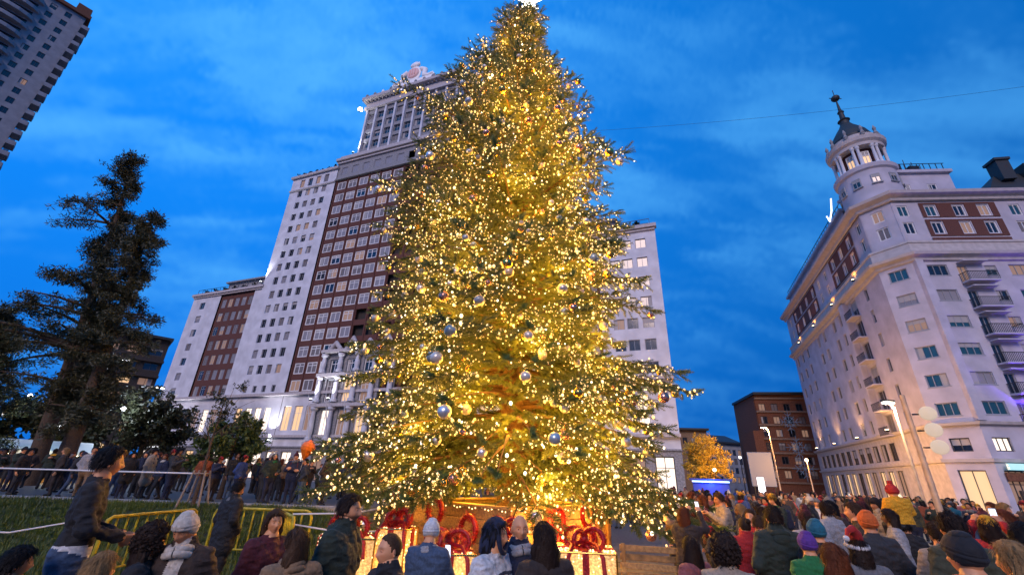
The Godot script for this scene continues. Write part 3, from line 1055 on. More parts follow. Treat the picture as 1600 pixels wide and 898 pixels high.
	for k in 12:
		holes.append([-38.9 + k * 2.6 - 0.95, 5.4, -38.9 + k * 2.6 + 0.95, 7.4])
		holes.append([-38.9 + k * 2.6 - 0.9, 0.2, -38.9 + k * 2.6 + 0.9, 4.3])
	b = MB.new()
	b.wall(-42.0, 0.056, -0.05, 8.3, holes, 0.12, 0.5)
	part(t, "arcade_wall", b.mesh(), M.cornice_stone, XL)
	for i in holes.size():
		var h: Array = holes[i]
		window(t, XL, (h[0] + h[2]) / 2, (h[1] + h[3]) / 2, h[2] - h[0], h[3] - h[1], 0.1, M.dark_frame, M.glass_dark if i % 2 == 0 else [M.window_warm, M.glass_dark, M.window_dim, M.window_red][r.randi() % 4], 0.1, 1)
	# cornices that run round all three faces
	var path := [PL, P0, P1, PR]
	var runs := [["cornice", [Vector2(0, 25.7), Vector2(0.25, 25.8), Vector2(0.3, 26.1), Vector2(0.8, 26.3), Vector2(0.9, 26.6), Vector2(0, 26.65)]], ["string_course", [Vector2(0, 8.0), Vector2(0.5, 8.15), Vector2(0.6, 8.4), Vector2(0, 8.5)]], ["string_course", [Vector2(0, 4.7), Vector2(0.35, 4.8), Vector2(0.4, 5.1), Vector2(0, 5.15)]], ["parapet", [Vector2(0.35, 26.6), Vector2(0.35, 27.9), Vector2(0.45, 27.95), Vector2(0.45, 28.2), Vector2(0.0, 28.2)]], ["cornice", [Vector2(0, 33.8), Vector2(0.2, 33.9), Vector2(0.25, 34.2), Vector2(0.85, 34.5), Vector2(0.95, 34.85), Vector2(-1.5, 34.9)]]]
	for q in runs:
		b = MB.new()
		b.sweep(path, q[1])
		part(t, q[0], b.mesh(), M.cornice_stone)
	# attic storeys between the cornices, with brick panels
	var attic := func(xf: Transform3D, x0: float, x1: float, xs: Array, brickspan: Array) -> void:
		var hs := []
		for x in xs:
			hs.append([x - 0.6, 29.4, x + 0.6, 31.0])
			hs.append([x - 0.6, 31.8, x + 0.6, 33.3])
		var w := MB.new()
		w.wall(x0, x1, 26.6, 33.9, hs, -0.15, 0.3)
		part(t, "attic_wall", w.mesh(), wallm, xf)
		for h in hs:
			window(t, xf, (h[0] + h[2]) / 2, (h[1] + h[3]) / 2, h[2] - h[0], h[3] - h[1], 0.3, M.white_frame, [M.glass_dark, M.glass_teal, M.glass_dark, M.window_dim, M.glass_blind][r.randi() % 5], 0.12, 1)
		for bs in brickspan:
			for row in [[29.05, 31.3], [31.6, 33.6], [27.9, 28.85]]:
				var hh := []
				for h in hs:
					if h[0] > bs[0] and h[2] < bs[1]:
						hh.append([h[0] - 0.12, h[1] - 0.1, h[2] + 0.12, h[3] + 0.1])
				var w2 := MB.new()
				w2.wall(bs[0], bs[1], row[0], row[1], hh, -0.07, 0.1)
				part(t, "brick_panel", w2.mesh(), M.red_brick, xf)
	attic.call(XR, 0.0, 26.0, [1.1, 4.2, 7.3, 10.0, 13.4, 16.4, 19.8], [[3.0, 11.4], [15.2, 22.0]])
	attic.call(XC, 0.0, 3.4, [1.7], [])
	attic.call(XL, -42.0, 0.0, [-1.6, -5.2, -8.4, -11.8, -16.0, -19.5, -23.0, -27.0, -31.0, -35.0, -39.0], [[-13.2, -3.8], [-36.4, -21.6]])
	# set-back top storey
	var c0 := P1 + dirv(95) * 1.0 + dirv(5) * 1.6
	var XS := face_xf(c0, dirv(95))
	holes = []
	for x in [0.9, 2.9, 6.0, 9.0, 12.0]:
		holes.append([x - 0.55, 36.3, x + 0.55, 37.5])
	b = MB.new()
	b.wall(-1.0, 8.6, 34.8, 39.1, holes.slice(0, 3), 0.0, 0.25)
	b.box(Vector3(3.9, 39.3, -3.0), Vector3(9.8, 0.4, 6.8))
	b.box(Vector3(8.5, 36.9, -3.0), Vector3(0.2, 4.2, 5.8))
	b.box(Vector3(3.8, 35.9, 0.12), Vector3(9.6, 0.18, 0.3))
	part(t, "top_storey_wall", b.mesh(), wallm, XS)
	for h in holes.slice(0, 3):
		window(t, XS, (h[0] + h[2]) / 2, 36.9, 1.1, 1.2, 0.12, M.white_frame, M.glass_dark, 0.1, 1)
	b = MB.new()
	for k in 12:
		b.box(Vector3(-0.2 + k * 0.75, 40.0, 0.2), Vector3(0.06, 1.0, 0.06))
	b.box(Vector3(4.0, 40.5, 0.2), Vector3(8.6, 0.07, 0.07))
	b.box(Vector3(2.6, 40.3, -1.0), Vector3(2.4, 1.7, 1.0))
	b.box(Vector3(5.6, 40.2, -1.2), Vector3(1.2, 1.5, 1.0))
	for k in 3:
		b.tube([Vector3(4.6 + k * 0.9, 39.5, -0.8), Vector3(4.6 + k * 0.9, 42.0 - k * 0.4, -0.8)], [0.04], 5)
	part(t, "roof_railing", b.mesh(), M.black_metal, XS)
	var XS2 := face_xf(P0 + dirv(20) * 7.0 + dirv(110) * 1.4, -dirv(20))
	b = MB.new()
	var lh := []
	for k in 9:
		lh.append([-32.0 + k * 3.6 - 0.6, 36.2, -32.0 + k * 3.6 + 0.6, 37.6])
	b.wall(-34.0, 0.0, 34.8, 38.6, lh, 0.0, 0.3)
	b.box(Vector3(-17.0, 38.8, -2.0), Vector3(34.6, 0.4, 5.0))
	part(t, "top_storey_wall", b.mesh(), wallm, XS2)
	for h in lh:
		window(t, XS2, (h[0] + h[2]) / 2, 36.9, 1.2, 1.4, 0.15, M.dark_frame, M.glass_dark, 0.1, 1)
	b = MB.new()
	for k in 30:
		b.box(Vector3(-33.5 + k * 1.13, 39.5, 0.1), Vector3(0.07, 1.1, 0.07))
		if k % 4 == 1:
			b.box(Vector3(-33.0 + k * 1.13, 39.6, -1.5), Vector3(1.2, 1.4, 1.0))
	b.box(Vector3(-17.0, 40.0, 0.1), Vector3(33.5, 0.08, 0.08))
	part(t, "roof_railing", b.mesh(), M.black_metal, XS2)
	b = MB.new()
	b.tube([Vector3(-3.2, 39.0, 0.6), Vector3(-1.6, 39.9, 0.6), Vector3(-0.6, 41.4, 0.6)], [0.10], 6)
	b.tube([Vector3(-3.2, 39.0, 0.6), Vector3(-3.7, 40.2, 0.6)], [0.10], 6)
	part(t, "sign_light_tube", b.mesh(), M.sign_white, XS2)
	# roofs and a solid core
	b = MB.new()
	var inner := [PL + dirv(110) * 0.5, P0 + dirv(65) * 0.6, P1 + dirv(40) * 0.6, PR + dirv(5) * 0.5]
	var bk := [PL + dirv(110) * 16.0, P1 + dirv(50) * 26.0, PR + dirv(5) * 14.0]
	var ring := [inner[0], inner[1], inner[2], inner[3], bk[2], bk[1], bk[0]]
	for k in 7:
		var a: Vector3 = ring[k]
		var d: Vector3 = ring[(k + 1) % 7]
		b.quad(a, d, d + Vector3.UP * 34.7, a + Vector3.UP * 34.7)
		b.tri(ring[6] + Vector3.UP * 34.7, a + Vector3.UP * 34.7, d + Vector3.UP * 34.7)
	part(t, "core", b.mesh(), M.dark_wall)
	# turret
	var c := dirv(45.5) * 65.5
	var TX := Transform3D(Basis(), c)
	b = MB.new()
	b.lathe([Vector2(3.15, 33.8), Vector2(3.15, 39.4), Vector2(3.4, 39.6), Vector2(3.5, 40.1), Vector2(3.3, 40.3), Vector2(2.0, 40.4)], 28)
	part(t, "turret_drum", b.mesh(), wallm, TX)
	for k in 8:
		var a := deg_to_rad(180.0 + 45.5 + (k - 3.5) * 36.0)
		var d := Vector3(sin(a), 0, -cos(a))
		var wx := Transform3D(Basis(Vector3.UP.cross(d).normalized(), Vector3.UP, d), c + d * 3.16 + Vector3.UP * 37.9)
		window(t, wx, 0, 0, 0.95, 1.3, -0.02, M.grey_frame, M.glass_dark, 0.1, 1, false, 0.1)
	b = MB.new()
	b.lathe([Vector2(2.05, 40.3), Vector2(2.05, 43.6)], 24)
	part(t, "lantern_wall", b.mesh(), M.red_brick, TX)
	for k in 8:
		var a := deg_to_rad(180.0 + 45.5 + (k - 3.5) * 45.0)
		var d := Vector3(sin(a), 0, -cos(a))
		var wx := Transform3D(Basis(Vector3.UP.cross(d).normalized(), Vector3.UP, d), c + d * 2.08 + Vector3.UP * 41.8)
		window(t, wx, 0, 0, 0.9, 2.2, -0.02, M.white_frame, M.window_warm if k in [3, 4] else M.window_dim, 0.12, 1, true)
		for s in [-0.35, 0.35]:
			var a2: float = a + deg_to_rad(22.5) + s * 0.28
			var d2 := Vector3(sin(a2), 0, -cos(a2))
			b = MB.new()
			b.lathe([Vector2(0.28, 40.3), Vector2(0.28, 40.6), Vector2(0.19, 40.75), Vector2(0.17, 43.0), Vector2(0.26, 43.2), Vector2(0.28, 43.5)], 10)
			part(t, "column", b.mesh(), M.white_render, Transform3D(Basis(), c + d2 * 2.75))
	b = MB.new()
	b.lathe([Vector2(1.9, 43.4), Vector2(3.0, 43.45), Vector2(3.0, 43.9), Vector2(3.3, 44.2), Vector2(3.4, 44.7), Vector2(3.0, 45.0), Vector2(2.7, 45.1), Vector2(2.7, 45.6), Vector2(2.3, 45.7)], 28)
	part(t, "turret_cornice", b.mesh(), M.cornice_stone, TX)
	b = MB.new()
	b.lathe([Vector2(2.4, 45.5), Vector2(2.35, 46.2), Vector2(2.0, 47.2), Vector2(1.45, 48.1), Vector2(0.9, 48.9), Vector2(0.6, 49.5), Vector2(0.55, 50.0), Vector2(0.75, 50.2), Vector2(0.35, 50.6), Vector2(0.3, 51.6), Vector2(0.42, 51.8), Vector2(0.2, 52.2), Vector2(0.1, 53.8), Vector2(0.05, 54.2)], 20)
	part(t, "dome", b.mesh(), M.slate, TX)
	b = MB.new()
	b.ball(Vector3(0, 54.6, 0), Vector3(0.55, 0.5, 0.55), 12, 8)
	b.tube([Vector3(0, 54.9, 0), Vector3(0, 56.2, 0)], [0.05], 6)
	b.tube([Vector3(-0.9, 54.6, 0), Vector3(0.9, 54.6, 0)], [0.06], 6)
	part(t, "finial", b.mesh(), M.slate, TX)
	for k in 10:
		var a := TAU * k / 10.0
		b = MB.new()
		b.lathe([Vector2(0.2, 45.0), Vector2(0.28, 45.4), Vector2(0.14, 45.8), Vector2(0.22, 46.2), Vector2(0.0, 46.8)], 8)
		part(t, "urn", b.mesh(), M.grey_stone, Transform3D(Basis(), c + Vector3(cos(a), 0, sin(a)) * 2.9))
	# lamps of the building: warm wall lamps on the lower cornice of the left face, a violet floodlight on the right
	for q in [[-38.0, 8.9], [-28.0, 8.9], [-18.0, 8.9], [-8.0, 8.9]]:
		b = MB.new()
		b.bev(Vector3.ZERO, Vector3(0.5, 0.22, 0.35), 0.04)
		var o := part(t, "floodlight", b.mesh(), M.black_metal, XL * Transform3D(Basis(), Vector3(q[0], q[1] - 0.3, 0.95)))
		b = MB.new()
		b.bev(Vector3(0, 0.15, 0), Vector3(0.4, 0.06, 0.26), 0.02)
		part(o, "lamp_glass", b.mesh(), M.lamp_warm)
		spot(t, XL * Vector3(q[0], q[1], 1.1), XL * Vector3(q[0], 24.0, -0.2), Color(1.0, 0.72, 0.42), 16.0, 48.0, 0.2)
	for q in [-34.0, -24.0, -14.0, -5.0]:
		b = MB.new()
		b.bev(Vector3.ZERO, Vector3(0.4, 0.2, 0.3), 0.04)
		var o := part(t, "floodlight", b.mesh(), M.black_metal, XL * Transform3D(Basis(), Vector3(q, 27.0, 0.75)))
		b = MB.new()
		b.bev(Vector3(0, 0.14, 0), Vector3(0.3, 0.05, 0.22), 0.02)
		part(o, "lamp_glass", b.mesh(), M.lamp_warm)
		spot(t, XL * Vector3(q, 27.35, 0.8), XL * Vector3(q, 34.0, -0.1), Color(1.0, 0.62, 0.22), 5.0, 60.0, 0.15)
	for q in [6.0, 13.0]:
		b = MB.new()
		b.bev(Vector3.ZERO, Vector3(0.6, 0.3, 0.4), 0.05)
		var o := part(t, "floodlight", b.mesh(), M.black_metal, XR * Transform3D(Basis(), Vector3(q, 8.4, 1.7)))
		b = MB.new()
		b.bev(Vector3(0, 0.2, 0), Vector3(0.5, 0.06, 0.3), 0.02)
		part(o, "lamp_glass", b.mesh(), M.light_strip_blue)
		spot(t, XR * Vector3(q, 8.8, 1.7), XR * Vector3(q - 1.0, 18.0, 0.0), Color(0.45, 0.30, 1.0), 48.0, 62.0, 0.2)


# ---------------------------------------------------------------- everything farther off
func plain_block(called: String, label: String, origin: Vector3, along: Vector3, w: float, h: float, deep: float, wallm: Material, rows: int, cols: int, ww: float, wh: float, y0: float, panes: Array, seed_: int, cat := "building") -> Node3D:
	var r := RandomNumberGenerator.new()
	r.seed = seed_
	var t := thing(called, label, cat, face_xf(origin, along))
	var holes := []
	var py := (h - y0 - 1.2) / rows
	var px := w / cols
	for j in rows:
		for k in cols:
			var x := px * (k + 0.5)
			var y := y0 + py * (j + 0.5)
			holes.append([x - ww / 2, y - wh / 2, x + ww / 2, y + wh / 2])
	var b := MB.new()
	b.wall(0, w, -0.05, h, holes, 0.0, 0.3)
	b.box(Vector3(w / 2, h / 2, -deep / 2 - 0.5), Vector3(w - 0.02, h - 0.04, deep - 0.2))
	part(t, "wall", b.mesh(), wallm)
	b = MB.new()
	b.box(Vector3(w / 2, h + 0.25, -deep / 2 + 0.5), Vector3(w + 0.8, 0.5, deep + 1.2))
	part(t, "roof", b.mesh(), M.slate)
	for hh in holes:
		window(t, Transform3D(), (hh[0] + hh[2]) / 2, (hh[1] + hh[3]) / 2, ww, wh, 0.2, M.dark_frame, panes[r.randi() % panes.size()], 0.1, 1)
	return t

func far_buildings() -> void:
	var r := RandomNumberGenerator.new()
	r.seed = 21
	# the tall residential tower in the upper left corner
	var edge := dirv(-56.35) * 172.0
	var X := face_xf(edge, dirv(38))     # x negative runs towards the camera side, zero is the far right edge
	var t := thing("apartment_tower", "dark concrete apartment tower cropped by the upper left corner with stacked bowed balconies", "building")
	var holes := []
	for j in range(-11, 19):
		for x in [-3.6, -7.0, -20.5, -24.0]:
			holes.append([x - 0.75, 66.0 + j * 3.7, x + 0.75, 68.0 + j * 3.7])
	var b := MB.new()
	b.wall(-30.0, 0.0, -0.05, 136.0, holes, 0.0, 0.35)
	b.box(Vector3(-15.0, 68.0, -10.5), Vector3(29.9, 135.9, 20.0))
	part(t, "wall", b.mesh(), M.tower_concrete, X)
	for h in holes:
		window(t, X, (h[0] + h[2]) / 2, (h[1] + h[3]) / 2, 1.5, 2.0, 0.2, M.dark_frame, M.glass_dark if r.randf() < 0.9 else M.window_dim, 0.1, 1)
	for j in range(-11, 19):
		var y := 65.0 + j * 3.7
		b = MB.new()
		var pts := []
		for k in 9:
			var a := PI * k / 8.0
			pts.append(Vector3(-13.8 - cos(a) * 5.4, 0, sin(a) * 2.4))
		pts.reverse()
		pts.reverse()
		b.sweep(pts, [Vector2(0.0, y), Vector2(0.0, y + 0.25), Vector2(0.03, y + 1.15), Vector2(-0.1, y + 1.15), Vector2(-0.12, y + 0.3)])
		for k in 8:
			b.quad(Vector3(-13.8, y, 0), pts[k] + Vector3.UP * y, pts[k + 1] + Vector3.UP * y, Vector3(-13.8, y, 0.01))
			b.quad(Vector3(-13.8, y + 0.25, 0), pts[k] + Vector3.UP * (y + 0.25), pts[k + 1] + Vector3.UP * (y + 0.25), Vector3(-13.8, y + 0.25, 0.01))
		part(t, "bowed_balcony", b.mesh(), M.tower_concrete, X)
		b = MB.new()
		b.box(Vector3(-13.8, y + 2.0, 0.06), Vector3(8.6, 2.4, 0.1))
		part(t, "balcony_door", b.mesh(), M.glass_dark, X)
		b = MB.new()
		b.box(Vector3(0.9, y + 0.1, -1.4), Vector3(1.8, 0.25, 4.0))
		b.box(Vector3(1.75, y + 0.75, -1.4), Vector3(0.1, 1.1, 4.0))
		b.box(Vector3(0.9, y + 0.75, 0.55), Vector3(1.8, 1.1, 0.1))
		part(t, "corner_balcony", b.mesh(), M.tower_concrete, X)
		b = MB.new()
		b.box(Vector3(0.06, y + 2.2, -1.4), Vector3(0.1, 2.4, 3.4))
		part(t, "balcony_door", b.mesh(), M.glass_dark, X)
	b = MB.new()
	b.box(Vector3(-14.6, 136.6, -10.0), Vector3(31.0, 1.2, 22.0))
	b.box(Vector3(-1.4, 138.6, -3.0), Vector3(3.4, 3.0, 7.0))
	part(t, "roof", b.mesh(), M.brown_wall, X)
	b = MB.new()
	b.bev(Vector3(-29.0, 71.0, 0.4), Vector3(1.2, 1.2, 0.3), 0.05)
	# dark office block behind the park trees on the left
	t = plain_block("office_block", "dark office block with a few lit windows behind the park trees", dirv(-46.0) * 118.0, dirv(-39.2) * 118.0 - dirv(-46.0) * 118.0, 14.4, 27.2, 14.0, M.dark_wall, 7, 4, 2.4, 1.5, 4.0, [M.glass_dark, M.glass_dark, M.glass_dark, M.window_dim, M.glass_dark, M.window_warm], 4)
	b = MB.new()
	for j in 7:
		b.box(Vector3(7.2, 3.6 + j * 3.14, 0.4), Vector3(14.6, 0.5, 0.9))
	part(t, "balcony_band", b.mesh(), M.dark_wall)
	# the brown building with the star decorations
	var o := dirv(29.5) * 108.0
	t = plain_block("brown_building", "brown brick building with white star decorations hung on its front", o, dirv(100), 22.0, 20.2, 14.0, M.brown_wall, 6, 9, 1.3, 1.5, 3.2, [M.glass_dark, M.glass_dark, M.window_dim, M.glass_blind], 6)
	b = MB.new()
	for j in 7:
		b.box(Vector3(11.0, 3.0 + j * 2.75, 0.1), Vector3(22.1, 0.35, 0.5))
	part(t, "ledge", b.mesh(), M.ochre_wall)
	b = MB.new()
	b.box(Vector3(-0.9, 6.4, -3.0), Vector3(1.8, 12.8, 8.0))
	part(t, "side_wing", b.mesh(), M.brown_wall)
	var XB := face_xf(o, dirv(100))
	for k in 3:
		var y: float = [14.6, 9.6, 5.6][k]
		b = MB.new()
		for s in 8:
			var a := TAU * s / 8.0
			var rr := 2.3 if s % 2 == 0 else 1.5
			b.tube([Vector3(0, 0, 0), Vector3(cos(a), sin(a), 0) * rr], [0.05], 5)
			b.tube([Vector3(cos(a) * rr * 0.5, sin(a) * rr * 0.5, 0), Vector3(cos(a + 0.35), sin(a + 0.35), 0) * rr * 0.8], [0.05], 5)
			b.tube([Vector3(cos(a) * rr * 0.5, sin(a) * rr * 0.5, 0), Vector3(cos(a - 0.35), sin(a - 0.35), 0) * rr * 0.8], [0.05], 5)
		for s in 16:
			var a := TAU * s / 16.0
			var a2 := TAU * (s + 1) / 16.0
			b.tube([Vector3(cos(a), sin(a), 0) * 0.9, Vector3(cos(a2), sin(a2), 0) * 0.9], [0.04], 5)
		var sl := part(self, "star_light_decoration", b.mesh(), M.sign_pale, XB * Transform3D(Basis(), Vector3(5.6 + k * 0.5, y, 0.9)))
		tag(sl, ["topmost pale star decoration on the front of the brown building", "middle pale star decoration on the front of the brown building", "lowest pale star decoration on the front of the brown building"][k], "decoration", "star decorations on the brown building")
	# two low blocks left of it
	plain_block("low_terrace", "low grey building with a green roof storey right of the big tree", dirv(20.0) * 125.0, dirv(96), 9.0, 15.0, 14.0, M.ochre_wall, 4, 4, 1.2, 1.6, 3.0, [M.glass_dark, M.glass_blind], 7)
	t = plain_block("long_terrace", "long low building with dark roof and dim windows at the end of the street", dirv(22.8) * 150.0, dirv(75), 16.0, 14.0, 16.0, M.tower_concrete, 4, 8, 1.2, 1.7, 2.5, [M.glass_dark, M.glass_dark, M.window_dim, M.glass_blind], 8)
	b = MB.new()
	b.quad(Vector3(-0.5, 14.2, 0.8), Vector3(16.5, 14.2, 0.8), Vector3(16.5, 17.2, -7.0), Vector3(-0.5, 17.2, -7.0))
	b.tri(Vector3(-0.5, 14.2, 0.8), Vector3(-0.5, 17.2, -7.0), Vector3(-0.5, 14.2, -14.0))
	part(t, "roof", b.mesh(), M.slate)
	# the gabled stone building at the right edge
	var g := dirv(53.5) * 86.0
	t = thing("gabled_building", "dark stone building with a gabled roof at the upper right edge", "building", face_xf(g, dirv(100)))
	b = MB.new()
	b.box(Vector3(9.0, 20.0, -8.0), Vector3(18.0, 40.0, 15.0))
	part(t, "wall", b.mesh(), M.grey_stone)
	b = MB.new()
	b.sweep([Vector3(0.0, 0, 0.0), Vector3(18.0, 0, 0.0)], [Vector2(0, 39.4), Vector2(0.9, 39.8), Vector2(1.1, 40.4), Vector2(-1.0, 40.8)])
	part(t, "cornice", b.mesh(), M.grey_stone)
	b = MB.new()
	b.quad(Vector3(-1.2, 40.5, 1.0), Vector3(18, 40.5, 1.0), Vector3(18.0, 46.5, -1.5), Vector3(3.6, 46.5, -1.5))
	b.quad(Vector3(18, 40.5, -12.0), Vector3(-1.2, 40.5, -12.0), Vector3(3.6, 46.5, -1.5), Vector3(18.0, 46.5, -1.5))
	b.tri(Vector3(-1.2, 40.5, 1.0), Vector3(3.6, 46.5, -1.5), Vector3(-1.2, 40.5, -12.0))
	b.box(Vector3(4.3, 46.6, -1.0), Vector3(1.7, 3.4, 1.7))
	b.box(Vector3(4.3, 48.5, -1.0), Vector3(2.1, 0.4, 2.1))
	b.box(Vector3(7.6, 46.4, -1.0), Vector3(1.6, 2.2, 1.6))
	part(t, "roof", b.mesh(), M.slate)
	for j in 3:
		for k in 4:
			window(t, Transform3D(), 2.4 + k * 3.6, 36.6 - j * 4.2, 1.2, 2.0, -0.08, M.dark_frame, M.glass_dark, 0.12, 1)
	# overhead wire
	b = MB.new()
	var wp := []
	for k in 25:
		var u := k / 24.0
		wp.append(Vector3(lerpf(2.0, 62.0, u), 32.0 - 1.6 * (1.0 - pow(2.0 * u - 1.0, 2.0)) + 1.2, lerpf(-32.6, -19.4, u)))
	b.tube(wp, [0.011], 5)
	var wire := part(self, "overhead_wire", b.mesh(), M.black_metal)
	tag(wire, "thin dark overhead wire crossing the sky right of the tree", "wire")


# ---------------------------------------------------------------- trees
func tuft_mesh(k: int, size: float, thin: float, flat := 0.6) -> ArrayMesh:   # a loose tuft of leaf blades
	var r := RandomNumberGenerator.new()
	r.seed = k * 31 + 7
	var b := MB.new()
	for i in k:
		var d := Vector3(r.randf_range(-1, 1), r.randf_range(-flat, flat), r.randf_range(-1, 1)).normalized()
		var o := Vector3(r.randf_range(-1, 1), r.randf_range(-flat, flat), r.randf_range(-1, 1)) * size * 0.45
		var s := d.cross(Vector3(r.randf_range(-1, 1), 1, r.randf_range(-1, 1)).normalized()).normalized() * size * thin
		var e := d * size * r.randf_range(0.6, 1.0)
		b.quad(o, o + e * 0.5 - s, o + e, o + e * 0.5 + s)
	return b.mesh()

func sprig_mesh(pairs: int, length: float, nl: float) -> ArrayMesh:   # a fir twig along +z with needles on every side
	var b := MB.new()
	for i in pairs:
		var t := (i + 0.5) / pairs
		var base := Vector3(0, 0, t * length)
		for s in 3:
			var a := TAU * s / 3.0 + i * 1.1
			var side := Vector3(cos(a), sin(a) * 0.75, 0)
			var d := (side + Vector3(0, 0, 0.75)).normalized()
			var w := d.cross(side).normalized() * 0.011
			var l := nl * (1.0 - 0.45 * t)
			b.tri(base - w, base + w, base + d * l)
	b.tri(Vector3(-0.008, 0, 0), Vector3(0.008, 0, 0), Vector3(0, 0, length))
	return b.mesh()

func branchy(b: MB, p0: Vector3, p1: Vector3, r0: float, sag: float, sides := 5) -> void:
	var pts := []
	var rad := []
	for k in 5:
		var t := k / 4.0
		pts.append(p0.lerp(p1, t) + Vector3.UP * sag * sin(PI * t))
		rad.append(lerpf(r0, r0 * 0.25, t))
	b.tube(pts, rad, sides, false)

func sparse_conifer(called: String, label: String, base: Vector3, tip: Vector3, reach: Callable, n: int, seed_: int) -> void:
	var r := RandomNumberGenerator.new()
	r.seed = seed_
	var t := thing(called, label, "tree", Transform3D(Basis(), base))
	var top := tip - base
	var b := MB.new()
	var pts := []
	var rad := []
	for k in 9:
		var u := k / 8.0
		pts.append(top * u + Vector3(sin(u * 5.0) * 0.12, 0, cos(u * 4.0) * 0.1))
		rad.append(lerpf(0.48, 0.05, pow(u, 0.8)))
	b.tube(pts, rad, 9)
	part(t, "trunk", b.mesh(), M.bark)
	var br := MB.new()
	var xfs := []
	var tints := []
	for k in n:
		var u := lerpf(0.16, 0.985, pow((k + r.randf()) / n, 0.9))
		var a := r.randf() * TAU
		var p0 := top * u
		var len_: float = reach.call(u, a) * r.randf_range(0.65, 1.1)
		var d := Vector3(cos(a), r.randf_range(-0.25, 0.3), sin(a))
		var p1 := p0 + d * len_
		branchy(br, p0, p1, 0.05 + 0.02 * len_, 0.05 * len_)
		for cl in 5:    # ragged clumps towards the end of the branch, sky between them
			var w: float = [0.38, 0.58, 0.74, 0.9, 1.02][cl] + r.randf_range(-0.06, 0.06)
			if r.randf() < 0.18: continue
			var cc := p0.lerp(p1, w) + Vector3(r.randfn() * 0.12, r.randfn() * 0.12 - 0.10 * len_ * w * w, r.randfn() * 0.12)
			for q in int(5 + len_ * 3.4):
				var c := cc + Vector3(r.randfn(), r.randfn() * 0.6, r.randfn()) * (0.15 + 0.035 * len_)
				xfs.append(Transform3D(Basis(Vector3(r.randf_range(-1, 1), r.randf_range(-1, 1), r.randf_range(-1, 1)).normalized(), r.randf() * TAU).scaled(Vector3.ONE * r.randf_range(0.7, 1.35)), c))
				var g := r.randf()
				tints.append(Color(0.030 + 0.026 * g, 0.034 + 0.024 * g, 0.014 + 0.006 * g))
	part(t, "branches", br.mesh(), M.bark)
	copies(t, "foliage", tuft_mesh(12, 0.30, 0.09), M.leaf_dark, xfs, tints)

func leafy_tree(called: String, label: String, base: Vector3, height: float, blobs: Array, leaves: int, size: float, lo: Color, hi: Color, matl: Material, seed_: int, trunk_r := 0.18) -> Node3D:
	var r := RandomNumberGenerator.new()
	r.seed = seed_
	var t := thing(called, label, "tree", Transform3D(Basis(), base))
	var b := MB.new()
	b.tube([Vector3.ZERO, Vector3(0.05, height * 0.25, 0.03), Vector3(0.0, height * 0.5, 0), Vector3(0.06, height * 0.8, 0.02)], [trunk_r, trunk_r * 0.75, trunk_r * 0.5, trunk_r * 0.2], 8)
	part(t, "trunk", b.mesh(), M.bark)
	var br := MB.new()
	var xfs := []
	var tints := []
	for q in blobs:
		var c: Vector3 = q[0]
		var rr: Vector3 = q[1]
		branchy(br, Vector3(0, clampf(c.y - rr.y, height * 0.2, height * 0.6), 0), c + Vector3(0, rr.y * 0.3, 0), trunk_r * 0.4, 0.1)
		for k in 7:
			var e := Vector3(r.randfn(), r.randfn(), r.randfn()).normalized() * rr * 0.9
			branchy(br, c * Vector3(0.4, 0.85, 0.4), c + e, trunk_r * 0.2, 0.08)
		var m := int(leaves * rr.x * rr.y * rr.z)
		var clumps := []
		for k in maxi(8, m / 26):
			clumps.append(c + Vector3(r.randfn(), r.randfn(), r.randfn()).normalized() * rr * pow(r.randf(), 0.4))
		for k in m:
			var p: Vector3 = clumps[r.randi() % clumps.size()] + Vector3(r.randfn(), r.randfn() * 0.8, r.randfn()) * rr * 0.13
			xfs.append(Transform3D(Basis(Vector3(r.randf_range(-1, 1), r.randf_range(-1, 1), r.randf_range(-1, 1)).normalized(), r.randf() * TAU).scaled(Vector3.ONE * r.randf_range(0.7, 1.3)), p))
			tints.append(lo.lerp(hi, r.randf()))
	part(t, "branches", br.mesh(), M.bark)
	copies(t, "foliage", tuft_mesh(8, size, 0.22, 1.0), matl, xfs, tints)
	return t

